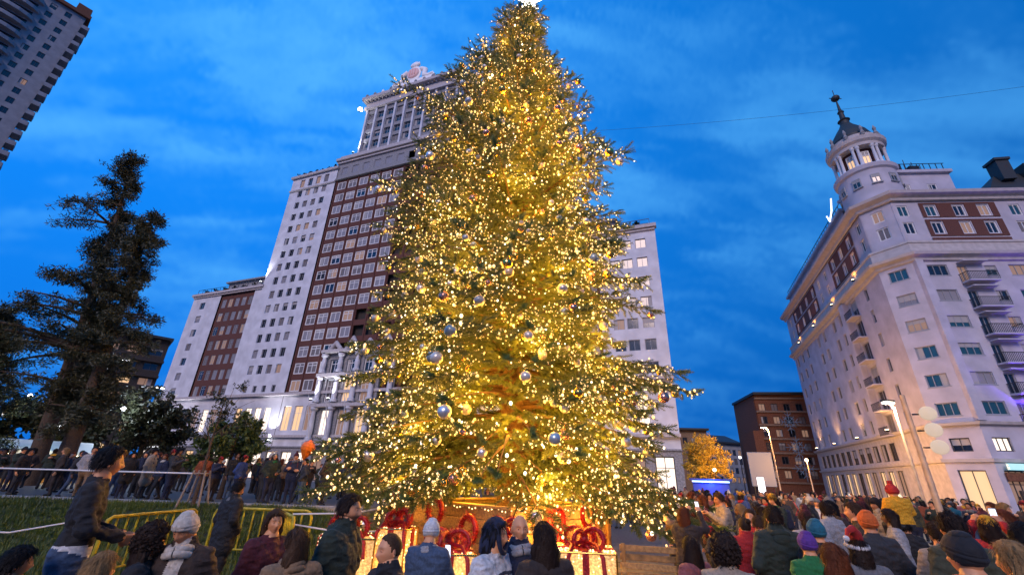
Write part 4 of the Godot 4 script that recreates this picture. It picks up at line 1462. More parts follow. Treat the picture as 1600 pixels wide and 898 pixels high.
func park_trees() -> void:
	var r1 := func(u: float, a: float) -> float:
		var s := 0.5 + 0.5 * cos(a - 2.2)   # heavier on the left, thin at the crown
		return lerpf(7.4, 0.8, pow(u, 0.75)) * (0.45 + 0.75 * s) * (0.70 + 0.45 * sin(u * 23.0) * sin(u * 7.0))
	sparse_conifer("tall_conifer", "tallest dark conifer left of the hotel with open ragged crown and leaning trunk", Vector3(-26.6, 0.8, -26.8), Vector3(-28.4, 23.4, -25.7), r1, 100, 3)
	var r2 := func(u: float, a: float) -> float:
		return lerpf(3.2, 0.6, pow(u, 1.5)) * (0.75 + 0.3 * sin(u * 17.0 + a))
	sparse_conifer("dense_conifer", "shorter denser dark conifer just right of the tallest one", Vector3(-24.0, 0.8, -25.6), Vector3(-25.3, 18.4, -25.8), r2, 96, 4)
	var r3 := func(u: float, a: float) -> float:
		return lerpf(3.4, 0.8, pow(u, 1.3)) * (0.8 + 0.3 * sin(u * 19.0 + a * 2.0))
	sparse_conifer("low_conifer", "lowest of the three dark conifers, broad and ragged at the left edge", Vector3(-31.4, 0.8, -25.8), Vector3(-31.6, 10.8, -25.6), r3, 84, 5)
	var dk := Color(0.014, 0.018, 0.008)
	var dk2 := Color(0.040, 0.042, 0.018)
	leafy_tree("park_tree", "broad dark park tree at the left edge with low round crown", Vector3(-38.5, 0.5, -27.0), 8.5, [[Vector3(0, 5.4, 0), Vector3(3.8, 2.8, 3.4)], [Vector3(2.4, 4.0, 1.5), Vector3(2.4, 1.9, 2.2)]], 42, 0.45, dk, dk2, M.leaf_dark, 11, 0.3)
	leafy_tree("park_tree", "dark bushy park tree between the conifers and the office block", Vector3(-33.5, 0.5, -35.0), 8.4, [[Vector3(0, 5.6, 0), Vector3(3.0, 2.7, 2.8)], [Vector3(-2.6, 4.2, 1.0), Vector3(2.2, 1.9, 2.0)], [Vector3(2.4, 4.2, 0.6), Vector3(2.0, 1.9, 1.9)]], 46, 0.45, dk, dk2, M.leaf_dark, 12, 0.3)
	leafy_tree("park_tree", "dark park tree with a street lamp shining in front of it", Vector3(-29.6, 0.5, -37.5), 8.2, [[Vector3(0, 5.2, 0), Vector3(3.0, 2.6, 3.0)], [Vector3(2.0, 3.6, 0.4), Vector3(1.8, 1.6, 1.8)]], 42, 0.45, dk, dk2, M.leaf_dark, 13, 0.26)
	leafy_tree("shrub_tree", "small green tree with full crown standing before the hotel's lit ground floor", Vector3(-12.1, 0.85, -20.4), 4.2, [[Vector3(0, 2.2, 0), Vector3(1.35, 1.05, 1.2)], [Vector3(0.5, 3.0, 0), Vector3(0.7, 0.7, 0.7)], [Vector3(-0.9, 1.7, 0.3), Vector3(0.8, 0.6, 0.8)]], 420, 0.20, Color(0.035, 0.060, 0.012), Color(0.085, 0.13, 0.03), M.leaf_dark, 15, 0.12)
	# thin sapling held by four stakes
	var t := leafy_tree("sapling", "thin almost bare sapling tied to pale wooden stakes", Vector3(-10.75, 0.8, -16.7), 4.6, [[Vector3(0.3, 3.4, 0), Vector3(1.0, 0.9, 0.8)], [Vector3(0.9, 2.7, 0.2), Vector3(0.9, 0.4, 0.6)], [Vector3(-0.5, 2.6, 0), Vector3(0.5, 0.6, 0.5)]], 110, 0.12, Color(0.02, 0.03, 0.01), Color(0.06, 0.06, 0.02), M.leaf_dark, 16, 0.07)
	for k in 4:
		var a := TAU * (k + 0.4) / 4.0
		var b := MB.new()
		b.tube([Vector3(cos(a) * 0.50, -0.1, sin(a) * 0.50), Vector3(cos(a) * 0.25, 1.15, sin(a) * 0.25)], [0.038, 0.034], 7)
		part(t, "stake", b.mesh(), M.stake_wood)
	var b2 := MB.new()
	for k in 4:
		var a := TAU * (k + 0.4) / 4.0
		var a2 := TAU * (k + 1.4) / 4.0
		b2.tube([Vector3(cos(a) * 0.28, 1.05, sin(a) * 0.28), Vector3(cos(a2) * 0.28, 1.05, sin(a2) * 0.28)], [0.025], 6)
	part(t, "brace", b2.mesh(), M.stake_wood)
	# yellow autumn tree far right, lit by its lamp
	leafy_tree("autumn_tree", "golden yellow autumn tree lit from below right of the big tree", dirv(23.4) * 60.0, 8.0, [[Vector3(0, 5.0, 0), Vector3(2.5, 2.6, 2.3)], [Vector3(1.3, 3.4, 0.4), Vector3(1.5, 1.3, 1.5)], [Vector3(-1.4, 3.6, 0.4), Vector3(1.4, 1.3, 1.4)]], 85, 0.26, Color(0.36, 0.21, 0.015), Color(0.55, 0.38, 0.03), M.leaf_gold, 17, 0.16)


# ---------------------------------------------------------------- the big Christmas tree
const TREE := Vector3(0.12, 0.0, -12.5)

func prof(tab: Array, h: float) -> float:
	for k in tab.size() - 1:
		if h >= tab[k + 1].y or k == tab.size() - 2:
			var u := clampf((h - tab[k + 1].y) / (tab[k].y - tab[k + 1].y), 0.0, 1.0)
			return lerpf(tab[k + 1].x, tab[k].x, u)
	return 1.0

func christmas_tree() -> void:
	var left := [Vector2(0.17, 21.7), Vector2(0.64, 20.6), Vector2(1.10, 19.4), Vector2(2.05, 16.9), Vector2(2.50, 15.0), Vector2(3.40, 12.9), Vector2(4.03, 11.2), Vector2(4.17, 9.9), Vector2(4.07, 8.8), Vector2(4.03, 7.7), Vector2(3.88, 6.8), Vector2(4.07, 5.8), Vector2(3.92, 4.5), Vector2(4.17, 3.3), Vector2(4.45, 2.5), Vector2(4.12, 1.7)]
	var rightp := [Vector2(0.16, 21.7), Vector2(0.52, 20.6), Vector2(0.76, 19.6), Vector2(1.13, 17.5), Vector2(1.55, 15.6), Vector2(1.90, 13.8), Vector2(2.32, 12.1), Vector2(2.82, 10.7), Vector2(2.99, 9.4), Vector2(2.95, 8.3), Vector2(3.08, 7.2), Vector2(3.17, 6.2), Vector2(3.52, 5.2), Vector2(3.61, 4.6), Vector2(3.34, 4.2), Vector2(3.70, 3.5), Vector2(3.87, 2.8), Vector2(4.05, 2.1), Vector2(4.05, 1.6)]
	var r := RandomNumberGenerator.new()
	r.seed = 41
	var t := thing("christmas_tree", "huge real fir Christmas tree on a wooden planter wrapped in golden lights", "Christmas tree", Transform3D(Basis(), TREE))
	var b := MB.new()
	b.tube([Vector3(0, 0.6, 0), Vector3(0, 4, 0), Vector3(0.02, 9, 0), Vector3(0.05, 15, 0), Vector3(0.1, 20.6, 0)], [0.36, 0.31, 0.24, 0.14, 0.03], 14)
	part(t, "trunk", b.mesh(), M.bark_warm)
	var br := MB.new()
	var sprigs := []
	var tints := []
	var spots := []      # where bulbs may sit
	var hangs := []      # where baubles may hang
	var lump := FastNoiseLite.new()
	lump.seed = 3; lump.frequency = 0.42
	var list := []
	var h := 2.25
	var ring := 0
	while h < 20.6:
		var n := int(lerpf(17.0, 7.0, clampf((h - 2.0) / 18.0, 0, 1)))
		for k in n:
			list.append([h + r.randf_range(-0.2, 0.2), TAU * (k + 0.5 * (ring % 2)) / n + r.randf_range(-0.22, 0.22), 1.0])
		h += lerpf(0.44, 0.30, clampf(h / 20.0, 0, 1))
		ring += 1
	list.append([5.1, 0.03, -5.15]); list.append([5.35, 0.22, -4.6]); list.append([4.85, -0.2, -4.5])   # the long limbs that stick out on the right
	list.append([7.1, 0.1, -4.2]); list.append([8.3, -0.1, -3.9]); list.append([5.9, 3.1, -4.7]); list.append([11.5, 3.2, -4.7]); list.append([2.5, 0.1, -5.1]); list.append([2.2, 0.45, -5.0]); list.append([2.6, 0.75, -4.6]); list.append([2.9, 3.3, -4.9]); list.append([3.3, 2.95, -4.8]); list.append([2.6, 2.6, -4.9]); list.append([4.2, 3.15, -4.6]); list.append([9.6, 3.1, -4.6]); list.append([10.6, 3.25, -4.6]); list.append([2.5, 2.2, -4.6])
	for q in list:
		var bh: float = q[0]
		var a: float = q[1]
		var side := cos(a) * 0.5 + 0.5
		var R: float = lerpf(prof(left, bh), prof(rightp, bh), side)
		R *= 1.0 + 0.55 * lump.get_noise_3d(cos(a) * 2.5, bh, sin(a) * 2.5) + r.randf_range(-0.26, 0.14)
		if q[2] < 0:
			R = -q[2]
		if q[2] > 0 and bh > 7.0 and r.randf() < 0.10:
			continue
		var dir := Vector3(cos(a), 0, sin(a))
		var low := clampf(1.0 - (bh - 1.5) / 9.0, 0.0, 1.0)
		var rise := lerpf(0.22, -0.02, low)
		var droop := lerpf(0.10, 0.30, low) if q[2] > 0 else 0.25
		var curve := func(u: float) -> Vector3: return dir * R * u + Vector3.UP * (bh + R * (rise * u - droop * u * u + 0.16 * droop * pow(u, 4)))
		var pts := []
		for k in 6:
			pts.append(curve.call(k / 5.0))
		br.tube(pts, [0.028 + 0.012 * R, 0.024 + 0.010 * R, 0.02 + 0.006 * R, 0.018, 0.014, 0.006], 5, false)
		var steps := int(maxf(4.0, R / 0.20))
		var thin := 0.12 if (bh < 5.0 and bh > 2.7 and absf(wrapf(a - PI * 0.52, -PI, PI)) < 0.22) else 1.0    # a gap in front through which the trunk shows
		for k in steps:
			var u := 0.22 + 0.78 * (k + 0.5) / steps
			if r.randf() > thin:
				continue
			var c: Vector3 = curve.call(u)
			var tan_: Vector3 = (curve.call(minf(u + 0.02, 1.0)) - curve.call(u - 0.02)).normalized()
			for s in [-1.0, 1.0]:
				var bl: float = (0.20 * R * (1.0 - u) + 0.24) * r.randf_range(0.7, 1.2)
				var out: Vector3 = (tan_ * 0.75 + tan_.cross(Vector3.UP).normalized() * s * r.randf_range(0.7, 1.1) + Vector3.UP * r.randf_range(-0.45, 0.12)).normalized()
				var m := int(ceil(bl / 0.19))
				for j in m:
					var p: Vector3 = c + out * (j * 0.20) + Vector3(r.randf_range(-1, 1), r.randf_range(-1, 1), r.randf_range(-1, 1)) * 0.03
					var d: Vector3 = (out + Vector3(r.randf_range(-0.4, 0.4), r.randf_range(-0.5, 0.25), r.randf_range(-0.4, 0.4))).normalized()
					sprigs.append(Transform3D(Basis.looking_at(-d, Vector3.UP if absf(d.y) < 0.95 else Vector3.RIGHT).scaled(Vector3.ONE * r.randf_range(0.8, 1.25)), p))
					var g := r.randf()
					tints.append(Color(0.070 + 0.06 * g, 0.095 + 0.055 * g, 0.018 + 0.012 * g))
					if u > 0.42:
						spots.append([p + d * 0.16, u])
			if u > 0.72:
				hangs.append([c + Vector3.DOWN * 0.04, dir, bh])
		for k in 3:   # the tip
			var d: Vector3 = (dir + Vector3(r.randf_range(-0.4, 0.4), r.randf_range(-0.3, 0.3), r.randf_range(-0.4, 0.4))).normalized()
			sprigs.append(Transform3D(Basis.looking_at(-d, Vector3.UP).scaled(Vector3.ONE * 1.2), curve.call(0.98)))
			tints.append(Color(0.08, 0.13, 0.03))
	for k in 70:   # the leader at the top
		var hh := r.randf_range(19.4, 21.15)
		var a := r.randf() * TAU
		var d := Vector3(cos(a), r.randf_range(-0.1, 0.9), sin(a)).normalized()
		sprigs.append(Transform3D(Basis.looking_at(-d, Vector3.UP).scaled(Vector3.ONE * 1.2), Vector3(0.08, hh, 0) + d * r.randf_range(0.0, 0.30)))
		tints.append(Color(0.07, 0.12, 0.03))
		spots.append([Vector3(0.08, hh, 0) + d * 0.45, 1.0])
	part(t, "branches", br.mesh(), M.bark_warm)
	copies(t, "needles", sprig_mesh(9, 0.30, 0.115), M.needle_fir, sprigs, tints)
	# strings of lamps
	var sl := thing("string_lights", "strings of small golden lights wound all over the big tree", "string lights", Transform3D(Basis(), TREE))
	sl.set_meta("kind", "stuff")
	var sets := [[], [], []]
	var patch := FastNoiseLite.new()
	var clump := FastNoiseLite.new()
	clump.seed = 23; clump.frequency = 1.5; clump.fractal_octaves = 2
	patch.seed = 17; patch.frequency = 0.42; patch.fractal_octaves = 2
	for s in spots:
		var p: Vector3 = s[0]
		var knot := clump.get_noise_3d(p.x, p.y, p.z)
		var dens: float = (0.50 + 0.75 * patch.get_noise_3d(p.x, p.y, p.z) + 0.06 * s[1]) * (2.3 if knot > -0.02 else 0.25)
		dens *= lerpf(1.0, 0.62, clampf((p.y - 8.0) / 10.0, 0, 1))
		if r.randf() < dens:
			var x := r.randf()
			var sc := r.randf_range(0.7, 1.25) * (1.7 if r.randf() < 0.14 else 1.0)
			sets[0 if x < 0.62 else (1 if x < 0.94 else 2)].append(Transform3D(Basis().scaled(Vector3.ONE * sc), p + Vector3(r.randf_range(-1, 1), r.randf_range(-1, 1), r.randf_range(-1, 1)) * 0.05))
			if r.randf() < 0.45: sets[0].append(Transform3D(Basis().scaled(Vector3.ONE * sc * 0.85), p + Vector3(r.randf_range(-1, 1), r.randf_range(-1, 1), r.randf_range(-1, 1)) * 0.11))
	var bulb := MB.new()
	bulb.ball(Vector3.ZERO, Vector3(0.020, 0.025, 0.020), 6, 4)
	var bm := bulb.mesh()
	copies(sl, "gold_light", bm, M.bulb_gold, sets[0])
	copies(sl, "cream_light", bm, M.bulb_cream, sets[1])
	copies(sl, "white_light", bm, M.bulb_white, sets[2])
	print("sprigs ", sprigs.size(), " bulbs ", sets[0].size() + sets[1].size() + sets[2].size())
	# the same lamps as lights: one for every cluster of bulbs
	var y := 2.0
	var ci := 0
	while y < 20.8:
		var Rm := (prof(left, y) + prof(rightp, y)) * 0.5
		var nn := 7 if y < 9.0 else (5 if y < 15.0 else 3)
		for k in nn:
			var a := TAU * (k + 0.37 * ci) / nn + 0.4
			lamp(sl, Vector3(cos(a), 0, sin(a)) * Rm * (0.42 if (ci + k) % 2 == 0 else 0.70) + Vector3.UP * y, Color(1.0, 0.70, 0.22), 5.6 * (0.35 + 0.2 * Rm), 0.5)
		y += 1.0
		ci += 1
	# baubles
	var kinds := [["gold", "ball_gold", 0.34], ["silver", "ball_silver", 0.28], ["pearl", "ball_pearl", 0.16], ["rose", "ball_rose", 0.12], ["smoky glass", "ball_ice", 0.10]]
	var sm := MB.new()
	sm.ball(Vector3.ZERO, Vector3.ONE, 20, 12)
	var ball := sm.mesh()
	sm = MB.new()
	sm.lathe([Vector2(0.24, 0.95), Vector2(0.26, 1.12), Vector2(0.0, 1.16)], 10)
	sm.tube([Vector3(0, 1.12, 0), Vector3(0.1, 1.3, 0), Vector3(0, 1.45, 0), Vector3(-0.05, 1.7, 0)], [0.03], 5)
	var cap := sm.mesh()
	var taken := []
	var made := 0
	var tries := 0
	var said := {}
	var specific := [[Vector3(4.75, 4.62, -0.25), 1, 0.155, "lone silver bauble hanging from the longest limb on the tree's right side"], [Vector3(-1.35, 3.15, 3.9), 1, 0.14, "large silver mirror bauble low on the left in front of the trunk"], [Vector3(0.22, 3.95, 3.6), 2, 0.12, "pearl bauble hanging right beside the visible trunk"], [Vector3(-1.75, 4.3, 3.6), 4, 0.13, "big smoky glass bauble at the level of the longest limb, left of the trunk"], [Vector3(0.75, 2.7, 4.2), 4, 0.12, "smoky glass bauble low in the front, just right of the trunk gap"]]
	while made < 290 and tries < 9000:
		tries += 1
		var pos: Vector3
		var kd: int
		var rad: float
		var lab := ""
		if made < specific.size():
			pos = specific[made][0]; kd = specific[made][1]; rad = specific[made][2]; lab = specific[made][3]
		else:
			var hg: Array = hangs[r.randi() % hangs.size()]
			if hg[1].z < -0.35:
				continue
			rad = [0.068, 0.088, 0.108, 0.13][r.randi() % 4] * (0.75 if hg[2] > 17 else 1.0)
			pos = hg[0] + Vector3.DOWN * rad * 1.5 + hg[1] * r.randf_range(0.0, 0.22)
			var x := r.randf()
			kd = 0
			for q in kinds.size():
				if x < kinds[q][2]:
					kd = q
					break
				x -= kinds[q][2]
		var ok := true
		for q in taken:
			if q[0].distance_to(pos) < q[1] + rad + 0.12:
				ok = false
				break
		if not ok:
			continue
		if lab == "":
			var zone: String = ["near the treetop", "high on the tree", "in the tree's upper third", "just above the tree's middle", "just below the tree's middle", "in the tree's lower third", "on the tree's lowest branches"][clampi(int((20.5 - pos.y) / 2.75), 0, 6)]
			var az := rad_to_deg(atan2(pos.x, pos.z))
			var sd: String = ["at the left edge", "on the left flank", "left of the middle", "in front of the trunk", "right of the middle", "on the right flank", "at the right edge"][clampi(int((az + 110.0) / 31.4), 0, 6)]
			lab = "%s %s bauble %s, %s" % ["small" if rad < 0.07 else ("large" if rad > 0.11 else "mid-sized"), kinds[kd][0], zone, sd]
		if said.has(lab): continue
		said[lab] = true
		taken.append([pos, rad])
		var o := thing("bauble", lab, "bauble", Transform3D(Basis(Vector3.UP, r.randf() * TAU).scaled(Vector3.ONE * rad), TREE + pos), "baubles hanging on the big Christmas tree")
		part(o, "globe", ball, M[kinds[kd][1]])
		part(o, "cap", cap, M.ball_gold)
		made += 1
	print("baubles ", made)
	# the star on top
	b = MB.new()
	var ps := []
	for k in 10:
		var a := PI / 2 + TAU * k / 10.0
		ps.append(Vector3(cos(a), sin(a), 0) * (0.62 if k % 2 == 0 else 0.26))
	for k in 10:
		b.tri(ps[k], ps[(k + 1) % 10], Vector3(0, 0, 0.16))
		b.tri(ps[(k + 1) % 10], ps[k], Vector3(0, 0, -0.16))
	var star := part(self, "star_light", b.mesh(), M.star_light, Transform3D(Basis(), TREE + Vector3(0.22, 21.62, 0.05)))
	tag(star, "white glowing star on the very top of the Christmas tree", "star")
	b = MB.new()
	b.lathe([Vector2(0.05, -1.2), Vector2(0.06, -0.5), Vector2(0.14, -0.4), Vector2(0.0, -0.25)], 10)
	part(star, "stem", b.mesh(), M.ball_gold)
	lamp(star, Vector3(0, 0, 0.5), Color(1, 0.95, 0.85), 1.5, 0.3)


func tinsel(b: MB, pts: Array, rad: float, r: RandomNumberGenerator) -> void:   # a fluffy garland: a thin core bristling with foil strips
	b.tube(pts, [rad * 0.6], 6, false)
	for k in pts.size() - 1:
		var a: Vector3 = pts[k]
		var e: Vector3 = pts[k + 1]
		var n := int(maxf(6.0, (e - a).length() * 260.0))
		for q in n:
			var d := Vector3(r.randf_range(-1, 1), r.randf_range(-1, 1), r.randf_range(-1, 1)).normalized()
			var p := a.lerp(e, r.randf()) + d * rad * 0.35
			var w := d.cross(Vector3(r.randf_range(-1, 1), r.randf_range(-1, 1), r.randf_range(-1, 1)).normalized()).normalized() * 0.009
			b.tri(p - w, p + w, p + d * rad * r.randf_range(0.8, 1.3))

func gifts_and_planter() -> void:
	var r := RandomNumberGenerator.new()
	r.seed = 8
	var pl := thing("tree_planter", "square golden wooden planter box at the foot of the Christmas tree, corner towards the crowd", "planter", Transform3D(Basis(Vector3.UP, PI / 4), TREE))
	var w := 3.6
	for f in 4:
		var X := Transform3D(Basis(Vector3.UP, f * PI / 2), Vector3.ZERO)
		for j in 6:
			var b := MB.new()
			b.bev(Vector3(0, 0.13 + j * 0.232, w / 2 - 0.04), Vector3(w - 0.02, 0.224, 0.055), 0.008)
			part(pl, "plank", b.mesh(), [M.plank_wood, M.plank_wood_b, M.plank_wood_c, M.plank_wood_b][r.randi() % 4], X)
		var b2 := MB.new()
		b2.bev(Vector3(0, 1.44, w / 2 - 0.06), Vector3(w + 0.08, 0.06, 0.22), 0.01)
		part(pl, "rim", b2.mesh(), M.plank_wood_b, X)
		b2 = MB.new()
		b2.bev(Vector3(w / 2 - 0.02, 0.70, w / 2 - 0.02), Vector3(0.14, 1.40, 0.14), 0.012)
		part(pl, "corner_post", b2.mesh(), M.plank_wood_c, X)
	var b := MB.new()
	b.box(Vector3(0, 0.68, 0), Vector3(w - 0.2, 1.30, w - 0.2))
	part(pl, "soil", b.mesh(), M.earth)
	# wire gift boxes full of lights
	var gifts := [[Vector3(-2.95, 0, -9.35), 0.95, 0.92, 0.35, "left glowing gift box behind the short haired man"], [Vector3(-2.1, 0, -9.75), 0.60, 1.05, -0.2, "smaller upright glowing gift box between the left gift and the planter"], [Vector3(-0.95, 0, -8.7), 0.85, 0.82, 0.2, "middle glowing gift box in front of the planter's left side"], [Vector3(0.02, 0, -9.0), 0.62, 1.0, 0.1, "narrow glowing gift box right of the middle one, by the planter's corner"], [Vector3(1.42, 0, -8.75), 1.0, 0.92, -0.12, "right glowing gift box beside the wooden bench"]]
	for q in gifts:
		var s: float = q[1]
		var hh: float = q[2]
		var g := thing("gift_box", q[4], "gift box", at(q[0], q[3]), "lit gift boxes at the foot of the tree")
		b = MB.new()
		for sx in [-1.0, 1.0]:
			for sz in [-1.0, 1.0]:
				b.tube([Vector3(sx * s / 2, 0, sz * s / 2), Vector3(sx * s / 2, hh, sz * s / 2)], [0.018], 6)
			for yy in [0.02, hh]:
				b.tube([Vector3(sx * s / 2, yy, -s / 2), Vector3(sx * s / 2, yy, s / 2)], [0.018], 6)
				b.tube([Vector3(-s / 2, yy, sx * s / 2), Vector3(s / 2, yy, sx * s / 2)], [0.018], 6)
		part(g, "wire_frame", b.mesh(), M.ball_gold)
		for f in 4:
			b = MB.new()
			var q0 := s / 2 - 0.012
			b.quad(Vector3(-q0, 0.02, q0), Vector3(q0, 0.02, q0), Vector3(q0, hh - 0.01, q0), Vector3(-q0, hh - 0.01, q0))
			part(g, "gauze_side_light", b.mesh(), M.gift_gauze, Transform3D(Basis(Vector3.UP, f * PI / 2), Vector3.ZERO))
		b = MB.new()
		b.quad(Vector3(-s / 2, hh - 0.012, s / 2), Vector3(s / 2, hh - 0.012, s / 2), Vector3(s / 2, hh - 0.012, -s / 2), Vector3(-s / 2, hh - 0.012, -s / 2))
		part(g, "gauze_top_light", b.mesh(), M.gift_gauze)
		var xs := []
		for k in int(330 * s):
			var p := Vector3(r.randf_range(-0.5, 0.5) * s, r.randf() * hh, s / 2 + 0.012)
			if r.randf() < 0.25:
				p = Vector3(p.x, hh + 0.012, r.randf_range(-0.5, 0.5) * s)
				xs.append(Transform3D(Basis(), p))
			else:
				xs.append(Transform3D(Basis(), Basis(Vector3.UP, (r.randi() % 4) * PI / 2) * p))
		var bb := MB.new()
		bb.ball(Vector3.ZERO, Vector3.ONE * 0.013, 6, 4)
		copies(g, "fairy_light", bb.mesh(), M.bulb_cream, xs)
		b = MB.new()
		for f in 4:
			b.xf = Transform3D(Basis(Vector3.UP, f * PI / 2), Vector3.ZERO)
			b.box(Vector3(0, hh / 2, s / 2 + 0.02), Vector3(0.11, hh, 0.03))
		b.xf = Transform3D()
		b.box(Vector3(0, hh + 0.02, 0), Vector3(0.11, 0.03, s))
		b.box(Vector3(0, hh + 0.023, 0), Vector3(s, 0.03, 0.11))
		part(g, "ribbon", b.mesh(), M.red_tinsel)
		b = MB.new()   # a bow of four fat tinsel loops with a knot and two tails
		for k in 4:
			var a := TAU * k / 4.0 + 0.5
			var d := Vector3(cos(a), 0.0, sin(a))
			var pts := []
			for m in 13:
				var u := TAU * m / 12.0
				pts.append(Vector3(0, hh + 0.06, 0) + d * (0.20 - 0.20 * cos(u)) * (0.95 if s > 0.7 else 0.75) + Vector3.UP * (0.17 * sin(u) * (0.8 if k % 2 else 1.0) + 0.10))
			tinsel(b, pts, 0.075, r)
		b.ball(Vector3(0, hh + 0.15, 0), Vector3(0.09, 0.08, 0.09), 10, 7)
		for sgn in [-1.0, 1.0]:
			b.tube([Vector3(0, hh + 0.12, 0), Vector3(sgn * 0.2, hh + 0.10, s * 0.3), Vector3(sgn * 0.28, hh - 0.06, s / 2 + 0.04), Vector3(sgn * 0.3, hh - 0.3, s / 2 + 0.05)], [0.035], 7)
		part(g, "bow", b.mesh(), M.red_tinsel)
		lamp(g, Vector3(0, hh * 0.55, 0), Color(1.0, 0.76, 0.38), 1.8 * s, 0.12)
	# a string of lamps along the planter's rim, and the light it gives
	var rs := thing("rim_lights", "string of warm lights along the rim of the wooden planter", "string lights", Transform3D(Basis(Vector3.UP, PI / 4), TREE))
	rs.set_meta("kind", "stuff")
	var rx := []
	for f in 4:
		for k in 34:
			rx.append(Transform3D(Basis(), Basis(Vector3.UP, f * PI / 2) * Vector3(-1.8 + 3.6 * k / 34.0, 1.40 + 0.03 * sin(k * 1.3), 1.83)))
	var rb := MB.new()
	rb.ball(Vector3.ZERO, Vector3.ONE * 0.018, 6, 4)
	copies(rs, "warm_light", rb.mesh(), M.bulb_cream, rx)
	for q in [Vector3(-1.0, 1.15, 2.2), Vector3(0.8, 1.15, 2.2), Vector3(2.2, 1.15, 0.8), Vector3(2.2, 1.15, -1.0)]:
		lamp(rs, q, Color(1.0, 0.68, 0.28), 2.4, 0.3)
	# extra wreath bows leaning on the planter
	for q in [[Vector3(-1.55, 1.32, -10.75), "red tinsel wreath on the planter's left face, above the white knitted hat"], [Vector3(-0.75, 1.02, -10.2), "red tinsel wreath leaning on the planter beside the striped sweater"], [Vector3(1.15, 1.20, -10.6), "big red tinsel wreath on the planter's right face"], [Vector3(1.95, 1.30, -11.2), "red tinsel wreath at the far right of the planter rim"]]:
		b = MB.new()
		var pts := []
		for m in 19:
			var u := TAU * m / 18.0
			pts.append(Vector3(cos(u) * 0.24, sin(u) * 0.24, 0.0))
		tinsel(b, pts, 0.10, r)
		b.ball(Vector3(0, -0.24, 0.06), Vector3(0.11, 0.09, 0.06), 10, 6)
		var wr := thing("tinsel_wreath", q[1], "wreath", Transform3D(Basis(Vector3.UP, PI / 4 if q[0].x > 0 else -PI / 4), q[0]), "red tinsel wreaths on the planter")
		part(wr, "ring", b.mesh(), M.red_tinsel)
		b = MB.new()
		b.tube([Vector3(-0.02, -0.25, 0.08), Vector3(-0.1, -0.5, 0.1), Vector3(-0.08, -0.75, 0.09)], [0.04], 7)
		b.tube([Vector3(0.02, -0.25, 0.08), Vector3(0.12, -0.48, 0.1), Vector3(0.1, -0.7, 0.09)], [0.04], 7)
		part(wr, "ribbon_tail", b.mesh(), M.red_tinsel)


# ---------------------------------------------------------------- street furniture
func lamp_post(label: String, base: Vector3, h: float, arm: float, turn: float, head: Material, energy: float, col: Color, pole: Material, globe := false) -> void:
	var t := thing("street_lamp", label, "street lamp", at(base, turn), "")
	var b := MB.new()
	b.tube([Vector3.ZERO, Vector3(0, 0.6, 0)], [0.11, 0.1], 10)
	b.tube([Vector3(0, 0.6, 0), Vector3(0, h * 0.6, 0), Vector3(0, h, 0)], [0.075, 0.065, 0.05], 10)
	part(t, "pole", b.mesh(), pole)
	if globe:
		b = MB.new()
		b.ball(Vector3(0, h + 0.17, 0), Vector3(0.17, 0.17, 0.17), 14, 9)
		part(t, "lamp_globe", b.mesh(), head)
		lamp(t, Vector3(0, h + 0.17, 0.0), col, energy, 0.15)
	else:
		b = MB.new()
		b.tube([Vector3(0, h - 0.1, 0), Vector3(arm * 0.3, h + 0.22, 0), Vector3(arm, h + 0.3, 0)], [0.045, 0.04, 0.035], 8)
		part(t, "arm", b.mesh(), pole)
		b = MB.new()
		b.bev(Vector3(arm + 0.2, h + 0.31, 0), Vector3(0.7, 0.12, 0.28), 0.03)
		part(t, "lamp_head", b.mesh(), M.black_metal)
		b = MB.new()
		b.bev(Vector3(arm + 0.2, h + 0.215, 0), Vector3(0.6, 0.07, 0.24), 0.02)
		part(t, "lamp_glass", b.mesh(), head)
		lamp(t, Vector3(arm + 0.2, h + 0.02, 0), col, energy, 0.2)

func barrier(x: float, z: float, turn: float, label: String) -> void:
	var t := thing("crowd_barrier", label, "crowd barrier", at(Vector3(x, 0.0, z), turn), "yellow crowd barriers round the tree")
	var b := MB.new()
	var L := 1.25
	var pts := [Vector3(-L, 0.18, 0), Vector3(-L, 0.95, 0), Vector3(-L + 0.04, 1.05, 0), Vector3(-L + 0.14, 1.1, 0), Vector3(L - 0.14, 1.1, 0), Vector3(L - 0.04, 1.05, 0), Vector3(L, 0.95, 0), Vector3(L, 0.18, 0)]
	b.tube(pts, [0.034], 8)
	b.tube([Vector3(-L, 0.2, 0), Vector3(L, 0.2, 0)], [0.022], 8)
	part(t, "frame", b.mesh(), M.yellow_paint)
	b = MB.new()
	b.tube([Vector3(0, 0.2, 0), Vector3(0, 1.09, 0)], [0.02], 6)
	var bar := b.mesh()
	for k in 9:
		part(t, "bar", bar, M.yellow_paint, Transform3D(Basis(), Vector3(-L + (k + 1) * 2 * L / 10.0, 0, 0)))
	for s in [-0.9, 0.9]:
		b = MB.new()
		b.tube([Vector3(s, 0.02, -0.3), Vector3(s, 0.06, -0.26), Vector3(s, 0.2, 0), Vector3(s, 0.06, 0.26), Vector3(s, 0.02, 0.3)], [0.02], 7)
		part(t, "foot", b.mesh(), M.yellow_paint)

func rope(called: String, label: String, pts: Array, rad: float, m: Material) -> void:
	var b := MB.new()
	b.tube(pts, [rad], 6)
	tag(part(self, called, b.mesh(), m), label, "barrier tape", "")

